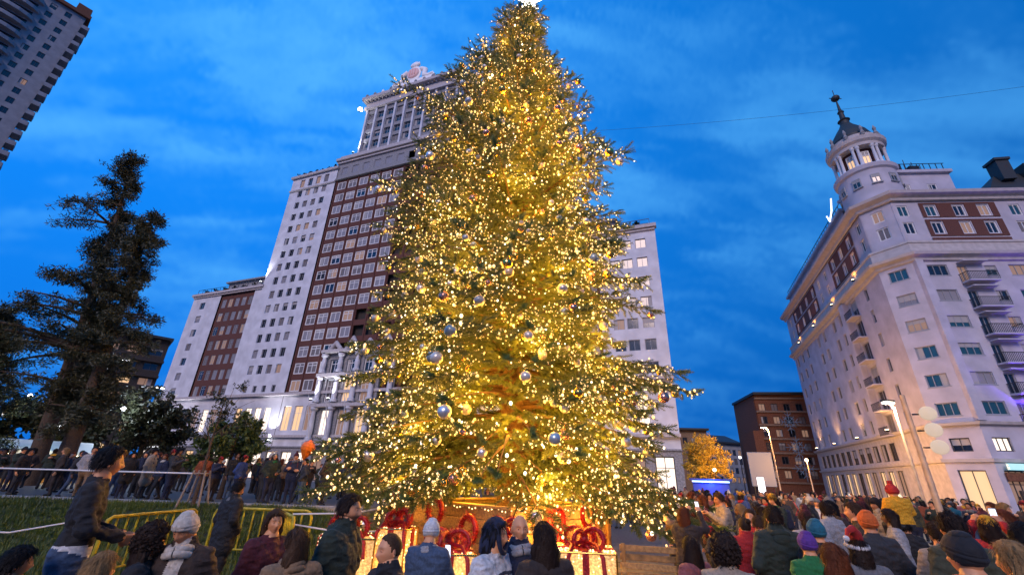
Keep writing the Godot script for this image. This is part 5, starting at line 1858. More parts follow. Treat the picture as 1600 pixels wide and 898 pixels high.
func street_furniture() -> void:
	barrier(-7.52, -10.62, PI / 2 - 0.04, "leftmost yellow crowd barrier, running away along the lawn")
	barrier(-6.15, -12.45, -0.03, "yellow crowd barrier behind the cream knitted hat")
	barrier(-5.2, -11.6, -1.0, "yellow crowd barrier turned towards the gift boxes")
	rope("barrier_tape", "pale barrier tape stretched across the far edge of the lawn", [Vector3(-26, 1.86, -17.0), Vector3(-18, 1.80, -16.9), Vector3(-11.0, 1.84, -16.8)], 0.03, M.rope_white)
	rope("barrier_tape", "white barrier tape sagging low over the near lawn at the left edge", [Vector3(-13.6, 0.55, -11.4), Vector3(-12.2, 0.42, -12.3), Vector3(-10.7, 0.75, -13.0)], 0.022, M.rope_white)
	rope("barrier_tape", "upper white cord running from the barriers to the planter", [Vector3(-5.2, 1.05, -12.0), Vector3(-3.7, 1.12, -11.9), Vector3(-2.2, 1.42, -11.6)], 0.022, M.rope_white)
	rope("barrier_tape", "lower white cord behind the bearded man's shoulder", [Vector3(-5.2, 0.88, -11.7), Vector3(-3.7, 0.74, -11.5), Vector3(-2.4, 0.86, -11.3)], 0.02, M.rope_white)
	# lamps on the left
	lamp_post("bright street lamp in front of the dark office block", dirv(-39.7) * 52.0 + Vector3(0, 0.5, 0), 8.0, 0.9, 0.6, M.lamp_white, 26.0, Color(1.0, 0.9, 0.75), M.black_metal)
	lamp_post("street lamp glowing through the crown of the denser conifer", dirv(-43.0) * 50.0 + Vector3(0, 0.5, 0), 9.6, 0.9, 0.2, M.lamp_cool, 14.0, Color(0.9, 0.95, 1.0), M.black_metal)
	lamp_post("lower globe lamp right of the leaning conifer trunks", dirv(-40.7) * 46.0 + Vector3(0, 0.5, 0), 5.4, 0.0, 0.0, M.lamp_cool, 8.0, Color(0.9, 0.95, 1.0), M.black_metal, true)
	lamp_post("globe lamp at the left edge among the dark trees", dirv(-48.1) * 52.0 + Vector3(0, 0.5, 0), 4.8, 0.0, 0.0, M.lamp_white, 5.0, Color(1.0, 0.9, 0.75), M.black_metal, true)
	lamp_post("second globe lamp from the left among the dark trees", dirv(-47.2) * 54.0 + Vector3(0, 0.5, 0), 6.4, 0.0, 0.0, M.lamp_white, 5.0, Color(1.0, 0.9, 0.75), M.black_metal, true)
	lamp_post("short globe lamp between the conifer trunks above the crowd", dirv(-44.6) * 40.0 + Vector3(0, 0.5, 0), 3.4, 0.0, 0.0, M.lamp_cool, 5.0, Color(0.9, 1.0, 0.95), M.black_metal, true)
	# lamps on the right
	lamp_post("warm street lamp standing before the brown building", dirv(30.3) * 58.0, 7.9, -0.7, 0.0, M.lamp_warm, 70.0, Color(1.0, 0.75, 0.45), M.pole_paint)
	lamp_post("small lamp beside the golden autumn tree", dirv(24.2) * 55.0, 3.4, 0.0, 0.0, M.lamp_warm, 16.0, Color(1.0, 0.72, 0.36), M.black_metal, true)
	lamp_post("street lamp with bright curved head left of the three white discs", dirv(41.5) * 31.0, 6.1, -0.5, 0.2, M.lamp_white, 60.0, Color(1.0, 0.88, 0.7), M.pole_paint)
	lamp_post("globe lamp at the far end of the street before the long terrace", dirv(27.0) * 80.0, 6.0, 0.0, 0.0, M.lamp_white, 10.0, Color(1.0, 0.9, 0.8), M.black_metal, true)
	lamp_post("warm twin-height globe lamp at the foot of the corner building's left face", dirv(33.2) * 62.0, 4.8, 0.0, 0.0, M.lamp_warm, 140.0, Color(1.0, 0.70, 0.36), M.pole_paint, true)
	# mast with three pale discs
	var t := thing("signal_mast", "tan metal mast with three round pale lit discs, right of the plaza", "signal mast", at(dirv(42.35) * 20.0, deg_to_rad(-42.35)))
	var b := MB.new()
	b.tube([Vector3.ZERO, Vector3(0, 2.5, 0), Vector3(0, 5.0, 0)], [0.10, 0.09, 0.075], 14)
	b.tube([Vector3(0, 0, 0), Vector3(0, 0.35, 0)], [0.17, 0.14], 14)
	b.ball(Vector3(0, 5.0, 0), Vector3(0.08, 0.05, 0.08), 12, 6)
	part(t, "mast", b.mesh(), M.pole_paint)
	for k in 3:
		var y: float = 4.38 - k * 0.52
		b = MB.new()
		b.lathe([Vector2(0.0, -0.05), Vector2(0.18, -0.045), Vector2(0.225, -0.015), Vector2(0.225, 0.015), Vector2(0.20, 0.02), Vector2(0.195, 0.035), Vector2(0.0, 0.055)], 26)
		var o := part(t, "disc_light", b.mesh(), M.sign_disc, Transform3D(Basis(Vector3.RIGHT, PI / 2), Vector3(0.50, y, 0.10)))
		b = MB.new()
		b.tube([Vector3(0.1, y, 0.0), Vector3(0.3, y, -0.02), Vector3(0.5, y, 0.06)], [0.025], 6)
		part(t, "bracket", b.mesh(), M.black_metal)
	# billboard, lit column, stall and shop pylon at the end of the street
	t = thing("billboard", "pale blue lit advertising panel on two legs before the brown building", "billboard", at(dirv(28.9) * 70.0, deg_to_rad(-20)))
	b = MB.new()
	b.bev(Vector3(0, 4.2, 0), Vector3(2.9, 4.2, 0.25), 0.05)
	part(t, "panel_light", b.mesh(), M.sign_pale)
	b = MB.new()
	for s in [-1.2, 1.2]:
		b.tube([Vector3(s, 0, 0), Vector3(s, 2.1, 0)], [0.08], 8)
	part(t, "legs", b.mesh(), M.black_metal)
	t = thing("lit_pylon", "slim white glowing advertising pylon above the far crowd", "pylon", at(dirv(28.6) * 52.0, 0.0))
	b = MB.new()
	b.bev(Vector3(0, 1.85, 0), Vector3(0.62, 2.1, 0.2), 0.04)
	part(t, "sign_face", b.mesh(), M.sign_white)
	b = MB.new()
	b.bev(Vector3(0, 0.4, 0), Vector3(0.7, 0.8, 0.3), 0.04)
	part(t, "foot", b.mesh(), M.black_metal)
	t = thing("market_stall", "market stall with a blue lit roof edge behind the crowd right of the tree", "market stall", at(dirv(23.6) * 40.0, deg_to_rad(-23)))
	b = MB.new()
	b.bev(Vector3(0, 1.1, 0), Vector3(2.6, 2.2, 1.6), 0.05)
	part(t, "body", b.mesh(), M.stall_blue)
	b = MB.new()
	b.bev(Vector3(0, 2.42, 0.1), Vector3(3.0, 0.14, 2.2), 0.03)
	part(t, "roof", b.mesh(), M.stall_blue)
	b = MB.new()
	b.box(Vector3(0, 2.28, 1.1), Vector3(2.6, 0.1, 0.08))
	part(t, "light_strip", b.mesh(), M.light_strip_blue)
	lamp(t, Vector3(0, 2.2, 1.5), Color(0.25, 0.45, 1.0), 2.0, 0.15)
	# market stall with warm lamp on the left behind the crowd
	t = thing("market_stall", "wooden market stall with warm green-lit awning under the conifers", "market stall", at(dirv(-45.4) * 44.0 + Vector3(0, 0.55, 0), deg_to_rad(45)))
	b = MB.new()
	b.bev(Vector3(0, 1.0, 0), Vector3(5.0, 2.0, 1.8), 0.04)
	part(t, "body", b.mesh(), M.plank_wood_c)
	b = MB.new()
	b.quad(Vector3(-2.8, 2.2, 1.6), Vector3(2.8, 2.2, 1.6), Vector3(2.8, 2.9, -1.0), Vector3(-2.8, 2.9, -1.0))
	b.box(Vector3(0, 2.1, 1.6), Vector3(5.6, 0.25, 0.05))
	part(t, "awning", b.mesh(), M.white_frame)
	b = MB.new()
	b.box(Vector3(0, 2.0, 1.2), Vector3(4.6, 0.1, 0.1))
	part(t, "lamp_tube", b.mesh(), M.lamp_warm)
	lamp(t, Vector3(0, 1.85, 1.6), Color(1.0, 0.8, 0.45), 4.0, 0.2)
	# wooden bench by the right gift
	t = thing("wooden_bench", "golden slatted wooden bench right of the gift boxes", "bench", at(Vector3(2.55, 0, -8.2), -0.25))
	for k in 4:
		b = MB.new()
		b.bev(Vector3(0, 0.58 + k * 0.13, -0.28 - k * 0.02), Vector3(1.25, 0.095, 0.035), 0.008)
		part(t, "back_slat", b.mesh(), [M.plank_wood, M.plank_wood_b, M.plank_wood_c][k % 3])
	for k in 4:
		b = MB.new()
		b.bev(Vector3(0, 0.46, -0.2 + k * 0.13), Vector3(1.25, 0.035, 0.105), 0.008)
		part(t, "seat_slat", b.mesh(), [M.plank_wood_b, M.plank_wood, M.plank_wood_c][k % 3])
	for s in [-0.56, 0.56]:
		b = MB.new()
		b.bev(Vector3(s, 0.52, -0.32), Vector3(0.07, 1.04, 0.06), 0.01)
		part(t, "leg", b.mesh(), M.plank_wood_c)
		b = MB.new()
		b.bev(Vector3(s, 0.22, 0.18), Vector3(0.07, 0.44, 0.07), 0.01)
		part(t, "leg", b.mesh(), M.plank_wood_c)
		b = MB.new()
		b.bev(Vector3(s, 0.68, -0.05), Vector3(0.08, 0.04, 0.55), 0.01)
		part(t, "armrest", b.mesh(), M.plank_wood_b)
	# low stone seat the dark-sweatered man stands on
	b = MB.new()
	b.bev(Vector3(0, 0.17, 0), Vector3(1.6, 0.34, 0.5), 0.03)
	tag(part(self, "stone_seat", b.mesh(), M.kerb_stone, at(Vector3(-3.6, 0, -4.15), 0.5)), "low stone seat under the man in the black sweater", "seat")
	# a car stuck behind the crowd on the right
	car(Vector3(21.5, 0, -19.2), -0.9)
	# orange balloon above the crowd on the left
	b = MB.new()
	b.lathe([Vector2(0.0, -0.55), Vector2(0.05, -0.5), Vector2(0.22, -0.25), Vector2(0.42, 0.1), Vector2(0.44, 0.32), Vector2(0.33, 0.52), Vector2(0.15, 0.66), Vector2(0.0, 0.74)], 18)
	var bl := part(self, "balloon", b.mesh(), M.balloon_orange, Transform3D(Basis(Vector3(0, 0, 1), -0.2).scaled(Vector3.ONE * 0.62), dirv(-23.4) * 20.0 + Vector3(0, 2.75, 0)))
	tag(bl, "orange teardrop balloon floating above the crowd left of the tree", "balloon")
	b = MB.new()
	b.tube([Vector3(0, -0.55, 0), Vector3(0.06, -1.0, 0), Vector3(0.0, -1.5, 0)], [0.008], 4)
	part(bl, "string", b.mesh(), M.rope_white)

func car(pos: Vector3, turn: float) -> void:
	var t := thing("parked_car", "grey hatchback with lit tail lights behind the crowd on the right", "car", at(pos, turn))
	var b := MB.new()
	var prof_ := [Vector2(-2.1, 0.35), Vector2(-2.15, 0.75), Vector2(-2.0, 0.95), Vector2(-1.1, 1.05), Vector2(-0.4, 1.45), Vector2(0.9, 1.5), Vector2(1.75, 1.05), Vector2(2.05, 0.95), Vector2(2.1, 0.4)]
	for k in prof_.size() - 1:
		var p: Vector2 = prof_[k]
		var q: Vector2 = prof_[k + 1]
		var wp := 0.86 if p.y < 1.2 else 0.64
		var wq := 0.86 if q.y < 1.2 else 0.64
		b.quad(Vector3(p.x, p.y, -wp), Vector3(p.x, p.y, wp), Vector3(q.x, q.y, wq), Vector3(q.x, q.y, -wq))
	for s in [-1.0, 1.0]:
		for k in prof_.size() - 1:
			var p: Vector2 = prof_[k]
			var q: Vector2 = prof_[k + 1]
			var wp := 0.86 if p.y < 1.2 else 0.64
			var wq := 0.86 if q.y < 1.2 else 0.64
			b.quad(Vector3(p.x, 0.35, 0.86 * s), Vector3(q.x, 0.35, 0.86 * s), Vector3(q.x, q.y, wq * s), Vector3(p.x, p.y, wp * s))
	b.quad(Vector3(-2.1, 0.35, -0.86), Vector3(2.1, 0.35, -0.86), Vector3(2.1, 0.35, 0.86), Vector3(-2.1, 0.35, 0.86))
	part(t, "body", b.mesh(), M.car_paint)
	for s in [-1.0, 1.0]:
		b = MB.new()
		b.quad(Vector3(-0.95, 1.08, 0.87 * s), Vector3(1.4, 1.08, 0.87 * s), Vector3(0.85, 1.42, 0.70 * s), Vector3(-0.35, 1.40, 0.70 * s))
		part(t, "side_window", b.mesh(), M.glass_dark)
		for x in [-1.35, 1.35]:
			b = MB.new()
			b.lathe([Vector2(0.0, -0.1), Vector2(0.3, -0.1), Vector2(0.33, -0.06), Vector2(0.33, 0.06), Vector2(0.3, 0.1), Vector2(0.0, 0.1)], 18)
			var wl := part(t, "wheel", b.mesh(), M.tyre, Transform3D(Basis(Vector3.RIGHT, PI / 2), Vector3(x, 0.33, 0.80 * s)))
			b = MB.new()
			b.lathe([Vector2(0.0, -0.115), Vector2(0.2, -0.11), Vector2(0.2, 0.11), Vector2(0.0, 0.115)], 12)
			part(wl, "rim", b.mesh(), M.steel)
		b = MB.new()
		b.bev(Vector3(2.06, 0.82, 0.62 * s), Vector3(0.1, 0.16, 0.34), 0.02)
		part(t, "tail_light", b.mesh(), M.tail_light)
		b = MB.new()
		b.bev(Vector3(-2.08, 0.78, 0.6 * s), Vector3(0.12, 0.15, 0.34), 0.02)
		part(t, "headlight", b.mesh(), M.lamp_white)
	b = MB.new()
	b.quad(Vector3(-1.08, 1.08, 0.7), Vector3(-0.42, 1.46, 0.56), Vector3(-0.42, 1.46, -0.56), Vector3(-1.08, 1.08, -0.7))
	part(t, "windscreen", b.mesh(), M.glass_dark)
	b = MB.new()
	b.quad(Vector3(1.72, 1.09, -0.66), Vector3(0.96, 1.5, -0.54), Vector3(0.96, 1.5, 0.54), Vector3(1.72, 1.09, 0.66))
	part(t, "rear_window", b.mesh(), M.glass_dark)


# ---------------------------------------------------------------- people
# A body is one surface drawn round a skeleton: the distances to its tapered bones are joined smoothly and meshed as surface nets.
func nets(bones: Array, cell: float, k: float, folds := 0.0) -> Array:   # returns [vertices, normals, {label: triangle indices}]
	var lo := Vector3.ONE * 1e9
	var hi := Vector3.ONE * -1e9
	for q in bones:
		var rm: float = maxf(q[2], q[3]) + 0.03
		lo = lo.min(q[0] - Vector3.ONE * rm).min(q[1] - Vector3.ONE * rm)
		hi = hi.max(q[0] + Vector3.ONE * rm).max(q[1] + Vector3.ONE * rm)
	lo -= Vector3.ONE * cell
	var nx := int((hi.x - lo.x) / cell) + 3
	var ny := int((hi.y - lo.y) / cell) + 3
	var nz := int((hi.z - lo.z) / cell) + 3
	var acc := PackedFloat32Array(); acc.resize(nx * ny * nz)
	var best := PackedFloat32Array(); best.resize(nx * ny * nz); best.fill(1e9)
	var lab := PackedByteArray(); lab.resize(nx * ny * nz)
	for q in bones:
		var a: Vector3 = q[0]
		var b: Vector3 = q[1]
		var ra: float = q[2]
		var rb: float = q[3]
		var l: int = q[4]
		var rm := maxf(ra, rb) + 3.2 / k
		var mn := a.min(b) - Vector3.ONE * rm - lo
		var mx := a.max(b) + Vector3.ONE * rm - lo
		var ab := b - a
		var inv := 1.0 / maxf(ab.length_squared(), 1e-8)
		for z in range(maxi(0, int(mn.z / cell)), mini(nz, int(mx.z / cell) + 2)):
			for y in range(maxi(0, int(mn.y / cell)), mini(ny, int(mx.y / cell) + 2)):
				var row := (z * ny + y) * nx
				for x in range(maxi(0, int(mn.x / cell)), mini(nx, int(mx.x / cell) + 2)):
					var p := lo + Vector3(x, y, z) * cell - a
					var h := clampf(p.dot(ab) * inv, 0.0, 1.0)
					var d := (p - ab * h).length() - ra - (rb - ra) * h
					acc[row + x] += exp(-k * d)
					if d < best[row + x]:
						best[row + x] = d
						lab[row + x] = l
	var val := PackedFloat32Array(); val.resize(nx * ny * nz)
	var fold := FastNoiseLite.new()
	fold.seed = 4; fold.frequency = 5.0; fold.fractal_octaves = 2
	for i in acc.size():
		val[i] = -log(acc[i]) / k if acc[i] > 1e-9 else 0.5
		if folds > 0.0 and lab[i] > 0 and lab[i] < 3 and absf(val[i]) < 0.05:
			var q := lo + Vector3(i % nx, (i / nx) % ny, i / (nx * ny)) * cell
			var w := 1.0 if lab[i] == 1 else 0.7
			val[i] += folds * w * (absf(fold.get_noise_3d(q.x * 1.1 + q.y * 0.5, q.y * 1.9, q.z * 1.1)) - 0.22)
	var vid := PackedInt32Array(); vid.resize(nx * ny * nz); vid.fill(-1)
	var vs := PackedVector3Array()
	var ns := PackedVector3Array()
	var offs := [0, 1, nx, nx + 1, nx * ny, nx * ny + 1, nx * ny + nx, nx * ny + nx + 1]
	for z in nz - 1:
		for y in ny - 1:
			var row := (z * ny + y) * nx
			for x in nx - 1:
				var i := row + x
				var v0 := val[i]
				var v7 := val[i + offs[7]]
				if v0 > 0.12 and v7 > 0.12:
					continue
				var v1 := val[i + 1]; var v2 := val[i + nx]; var v3 := val[i + nx + 1]
				var v4 := val[i + offs[4]]; var v5 := val[i + offs[5]]; var v6 := val[i + offs[6]]
				var neg := int(v0 < 0) + int(v1 < 0) + int(v2 < 0) + int(v3 < 0) + int(v4 < 0) + int(v5 < 0) + int(v6 < 0) + int(v7 < 0)
				if neg == 0 or neg == 8:
					continue
				var g := Vector3(v1 + v3 + v5 + v7 - v0 - v2 - v4 - v6, v2 + v3 + v6 + v7 - v0 - v1 - v4 - v5, v4 + v5 + v6 + v7 - v0 - v1 - v2 - v3)
				var m := (v0 + v1 + v2 + v3 + v4 + v5 + v6 + v7) / 8.0
				var gl := g / (4.0 * cell)
				var step := gl * (-m / maxf(gl.length_squared(), 0.05))
				var lim := cell * 0.5
				step = step.clamp(Vector3.ONE * -lim, Vector3.ONE * lim)
				vid[i] = vs.size()
				vs.append(lo + (Vector3(x, y, z) + Vector3.ONE * 0.5) * cell + step)
				ns.append(g.normalized())
	var tris := {}
	var dx := [1, nx, nx * ny]
	for z in range(1, nz - 1):
		for y in range(1, ny - 1):
			var row := (z * ny + y) * nx
			for x in range(1, nx - 1):
				var i := row + x
				var s := val[i] < 0
				for ax in 3:
					var j: int = i + dx[ax]
					if s == (val[j] < 0):
						continue
					var u: int = dx[(ax + 1) % 3]
					var w: int = dx[(ax + 2) % 3]
					var a := vid[i - u - w]; var b := vid[i - w]; var c := vid[i]; var d := vid[i - u]
					if a < 0 or b < 0 or c < 0 or d < 0:
						continue
					var l := lab[i] if s else lab[j]
					if not tris.has(l):
						tris[l] = PackedInt32Array()
					if s:
						tris[l].append_array(PackedInt32Array([a, c, b, a, d, c]))
					else:
						tris[l].append_array(PackedInt32Array([a, b, c, a, c, d]))
	return [vs, ns, tris]

func skull(d: Vector3) -> Vector3:   # the head's shape without features, from a direction
	var p := d * Vector3(0.077, 0.118, 0.096)
	if d.y < 0.0:
		p.x *= 1.0 - 0.22 * smoothstep(0.0, 1.0, -d.y)
		if d.z < 0:
			p.z *= 1.0 - 0.30 * smoothstep(0.2, 1.0, -d.y)
	elif d.z < 0:
		p.z *= 1.06
	return p

func gs(x: float, y: float, sx: float, sy: float) -> float:
	return exp(-(x * x) / (sx * sx) - (y * y) / (sy * sy))

func head_into(b: MB, xf: Transform3D, beard: bool, s := 1.0) -> void:
	var X := xf.scaled_local(Vector3.ONE * s)
	var seg := 40
	var rings := 30
	var base := b.v.size()
	var pts := PackedVector3Array()
	var cols := []
	for i in rings + 1:
		var th := PI * i / rings
		for j in seg + 1:
			var ph := TAU * j / seg
			ph = ph - 0.30 * sin(ph)     # more columns where the face is
			var d := Vector3(sin(th) * sin(ph), cos(th), sin(th) * cos(ph))
			var p := skull(d)
			var c := Color(1, 1, 1)
			if d.z > 0.1:
				var x := p.x
				var y := p.y
				var ax := absf(x)
				var o := 0.0
				o += 0.024 * gs(x, y + 0.030, 0.013, 0.016) + 0.013 * gs(x, y + 0.004, 0.009, 0.026)   # nose
				o += 0.006 * gs(ax - 0.010, y + 0.036, 0.008, 0.008)
				o -= 0.010 * gs(ax - 0.031, y - 0.006, 0.017, 0.012)                                        # eye sockets
				o += 0.005 * gs(ax - 0.030, y - 0.028, 0.026, 0.008)                                        # brows
				o += 0.007 * gs(x, y + 0.060, 0.022, 0.007) + 0.006 * gs(x, y + 0.071, 0.018, 0.006)         # lips
				o -= 0.003 * gs(x, y + 0.0655, 0.024, 0.003)
				o += 0.009 * gs(x, y + 0.098, 0.024, 0.014)                                                  # chin
				o += 0.005 * gs(ax - 0.047, y + 0.022, 0.018, 0.016)                                         # cheeks
				p.z += o * smoothstep(0.1, 0.45, d.z)
				var brow := gs(ax - 0.031, y - 0.030 + 0.15 * absf(ax - 0.031), 0.019, 0.0055)
				var lips := gs(x, y + 0.0655, 0.021, 0.008)
				c = c.lerp(Color(0.16, 0.12, 0.10), clampf(brow * 1.1, 0, 0.85))
				c = c.lerp(Color(0.92, 0.42, 0.42), clampf(lips * 0.9, 0, 0.7))
				c = c.lerp(Color(0.75, 0.62, 0.58), 0.6 * gs(ax - 0.031, y - 0.006, 0.02, 0.010))
				c = c.lerp(Color(1.08, 0.80, 0.76), 0.5 * gs(ax - 0.045, y + 0.030, 0.022, 0.020))
			if beard:
				var bm := smoothstep(-0.028, -0.050, p.y) * smoothstep(-0.35, 0.0, d.z) * (1.0 - 0.9 * gs(p.x, p.y + 0.0655, 0.02, 0.007))
				c = c.lerp(Color(0.13, 0.10, 0.08), clampf(bm, 0, 0.9))
				p *= 1.0 + 0.045 * bm
			pts.append(p)
			cols.append(c)
	for i in rings + 1:
		for j in seg + 1:
			var l := i * (seg + 1)
			var pj := pts[l + (j + 1) % seg]
			var mj := pts[l + (j - 1 + seg) % seg]
			var pi_ := pts[mini(i + 1, rings) * (seg + 1) + j]
			var mi := pts[maxi(i - 1, 0) * (seg + 1) + j]
			var nn := (pi_ - mi).cross(pj - mj)
			if nn.length_squared() < 1e-12:
				nn = pts[l + j]
			nn = nn.normalized()
			b.col = cols[l + j]
			b.xf = X
			b.vert(pts[l + j], nn)
	for i in rings:
		for j in seg:
			var a := base + i * (seg + 1) + j
			var e := a + seg + 1
			b.idx.append_array([a, a + 1, e, e, a + 1, e + 1])
	for sx in [-1.0, 1.0]:   # ears and eyes
		b.col = Color(1.0, 0.86, 0.82)
		b.xf = X * Transform3D(Basis(Vector3.UP, sx * 0.35), Vector3(sx * 0.077, -0.008, -0.008))
		b.ball(Vector3.ZERO, Vector3(0.009, 0.031, 0.020), 9, 7)
		b.ball(Vector3(sx * 0.004, -0.020, 0.004), Vector3(0.009, 0.012, 0.010), 7, 5)
		b.xf = X
		b.col = Color(1.5, 2.2, 2.8)
		b.ball(Vector3(sx * 0.031, 0.004, 0.0785), Vector3(0.0125, 0.0085, 0.0085), 9, 6)
		b.col = Color(0.06, 0.06, 0.07)
		b.ball(Vector3(sx * 0.031, 0.004, 0.0840), Vector3(0.0055, 0.0058, 0.0036), 8, 5)
	b.col = Color.WHITE
	b.xf = Transform3D()

func cap_mesh(kind: String, seed_ := 1) -> ArrayMesh:   # hair and hats, in the head's own axes
	var key := kind + str(seed_)
	if HEADS.has(key):
		return HEADS[key]
	var b := MB.new()
	var nz := FastNoiseLite.new()
	nz.seed = seed_; nz.frequency = 9.0; nz.fractal_octaves = 3
	var shell := func(thick: float, front: float, back: float, rough: float, stretch: Vector3, freq: float) -> void:
		var seg := 36
		var rings := 26
		var pts := PackedVector3Array()
		for i in rings + 1:
			var th := PI * i / rings
			for j in seg:
				var ph := TAU * j / seg
				var d := Vector3(sin(th) * sin(ph), cos(th), sin(th) * cos(ph))
				var p := skull(d)
				var edge := lerpf(back, front, smoothstep(-0.25, 0.75, d.z)) + 0.006 * nz.get_noise_3d(ph * 0.6, 3.0, 0.0)
				var side := gs(absf(d.x) - 0.95, d.y + 0.05, 0.2, 0.25)
				edge -= 0.02 * side
				var m := smoothstep(edge - 0.006, edge + 0.012, p.y)
				var strand := nz.get_noise_3d(d.x * freq, d.y * freq * stretch.y, d.z * freq)
				var off := lerpf(-0.012, thick * (0.55 + 0.45 * smoothstep(-0.4, 0.9, d.y)) * (1.0 + rough * strand), m)
				pts.append(p + d * off)
		for i in rings:
			for j in seg:
				var j2 := (j + 1) % seg
				pass
		var base := b.v.size()
		for i in rings + 1:
			for j in seg:
				var l := i * seg
				var nn := (pts[mini(i + 1, rings) * seg + j] - pts[maxi(i - 1, 0) * seg + j]).cross(pts[l + (j + 1) % seg] - pts[l + (j - 1 + seg) % seg])
				if nn.length_squared() < 1e-12:
					nn = pts[l + j]
				b.vert(pts[l + j], nn.normalized())
		for i in rings:
			for j in seg:
				var j2 := (j + 1) % seg
				b.idx.append_array([base + i * seg + j, base + i * seg + j2, base + (i + 1) * seg + j, base + (i + 1) * seg + j, base + i * seg + j2, base + (i + 1) * seg + j2])
	var curtain := func(bottom: float, width: float, depth: float, wave: float) -> void:   # hair that hangs down the back and sides
		var rows := 15
		var seg := 30
		var base := b.v.size()
		var pts := PackedVector3Array()
		for i in rings_of(rows):
			var u := float(i) / (rows - 1)
			var y := lerpf(0.055, bottom, u)
			var rx := lerpf(0.088, width, smoothstep(0.0, 0.6, u)) * (1.0 - 0.35 * smoothstep(0.85, 1.0, u))
			var rz := lerpf(0.098, depth, smoothstep(0.0, 0.7, u)) * (1.0 - 0.35 * smoothstep(0.85, 1.0, u))
			for j in seg:
				var a := TAU * j / seg
				var d := Vector3(sin(a), 0, cos(a))
				var z := cos(a) * rz
				if z > 0:
					z *= 0.30 if absf(sin(a)) < 0.97 else 0.4
				var st := 1.0 + wave * nz.get_noise_3d(d.x * 1.6, y * 0.9, d.z * 1.6)
				pts.append(Vector3(sin(a) * rx * st, y, -0.030 - 0.012 * u + z * st))
		for i in rows:
			for j in seg:
				var l := i * seg
				var nn := (pts[mini(i + 1, rows - 1) * seg + j] - pts[maxi(i - 1, 0) * seg + j]).cross(pts[l + (j + 1) % seg] - pts[l + (j - 1 + seg) % seg])
				b.vert(pts[l + j], nn.normalized() if nn.length_squared() > 1e-12 else Vector3.DOWN)
		for i in rows - 1:
			for j in seg:
				var j2 := (j + 1) % seg
				b.idx.append_array([base + i * seg + j, base + i * seg + j2, base + (i + 1) * seg + j, base + (i + 1) * seg + j, base + i * seg + j2, base + (i + 1) * seg + j2])
		var cc := b.vert(Vector3(0, bottom - 0.01, -0.06), Vector3.DOWN)
		for j in seg:
			b.idx.append_array([cc, base + (rows - 1) * seg + j, base + (rows - 1) * seg + (j + 1) % seg])
	var rs := RandomNumberGenerator.new()
	rs.seed = seed_ * 7 + kind.length()
	var locks := func(n: int, front: float, back: float, lift: float, length: float) -> void:   # loose locks that break the outline
		for q in n:
			var d := Vector3(rs.randf_range(-1, 1), rs.randf_range(-0.6, 1), rs.randf_range(-1, 1)).normalized()
			var p := skull(d)
			if p.y < lerpf(back, front, smoothstep(-0.25, 0.75, d.z)) + 0.01: continue
			var down := (Vector3(0, -1, -0.25) + Vector3(rs.randf_range(-0.5, 0.5), rs.randf_range(-0.2, 0.4), rs.randf_range(-0.3, 0.3)))
			down = (down - d * down.dot(d)).normalized()
			var w := d.cross(down).normalized() * rs.randf_range(0.0018, 0.0042)
			var o := p + d * (lift * 0.75)
			var m := o + down * length * 0.55 + d * lift * 0.45
			var e := o + down * length + d * lift * rs.randf_range(-0.2, 0.7)
			b.quad(o - w, o + w, m + w * 0.8, m - w * 0.8)
			b.tri(m - w * 0.8, m + w * 0.8, e)
	var hang := func(n: int, bottom: float, width: float, depth: float) -> void:
		for q in n:
			var a := rs.randf_range(0.55 * PI, 1.45 * PI)
			var y0 := rs.randf_range(bottom * 0.6, 0.04)
			var y1 := maxf(bottom - 0.03, y0 - rs.randf_range(0.08, 0.16))
			var u0 := inverse_lerp(0.055, bottom, y0)
			var u1 := inverse_lerp(0.055, bottom, y1)
			var P := func(u: float, y: float, an: float, k: float) -> Vector3: return Vector3(sin(an) * lerpf(0.088, width, smoothstep(0.0, 0.6, u)) * k, y, -0.034 + cos(an) * lerpf(0.098, depth, smoothstep(0.0, 0.7, u)) * k)
			var o: Vector3 = P.call(u0, y0, a, 1.02)
			var e: Vector3 = P.call(u1, y1, a + rs.randf_range(-0.12, 0.12), rs.randf_range(1.02, 1.10))
			var w := Vector3(cos(a), 0, -sin(a)) * rs.randf_range(0.002, 0.0045)
			b.quad(o - w, o + w, e + w * 0.4, e - w * 0.4)
	match kind:
		"short":
			locks.call(1000, 0.072, -0.045, 0.024, 0.05)
			shell.call(0.020, 0.072, -0.045, 0.5, Vector3(1, 0.4, 1), 3.0)
		"cropped":
			locks.call(260, 0.078, -0.035, 0.009, 0.02)
			shell.call(0.008, 0.078, -0.035, 0.5, Vector3(1, 1, 1), 4.0)
		"fringe":
			locks.call(1000, 0.055, -0.06, 0.034, 0.06)
			shell.call(0.030, 0.055, -0.06, 0.7, Vector3(1, 0.3, 1), 3.0)
		"bun":
			shell.call(0.018, 0.070, -0.06, 0.35, Vector3(1, 0.4, 1), 3.0)
			b.ball(Vector3(0, 0.08, -0.105), Vector3(0.045, 0.042, 0.04), 12, 8)
		"long":
			locks.call(800, 0.07, -0.1, 0.024, 0.08)
			hang.call(600, -0.30, 0.125, 0.085)
			shell.call(0.024, 0.070, -0.10, 0.4, Vector3(1, 0.25, 1), 3.0)
			curtain.call(-0.30, 0.125, 0.085, 0.35)
		"bob":
			locks.call(800, 0.066, -0.1, 0.026, 0.08)
			hang.call(420, -0.145, 0.112, 0.10)
			shell.call(0.026, 0.066, -0.10, 0.4, Vector3(1, 0.25, 1), 3.0)
			curtain.call(-0.145, 0.112, 0.10, 0.3)
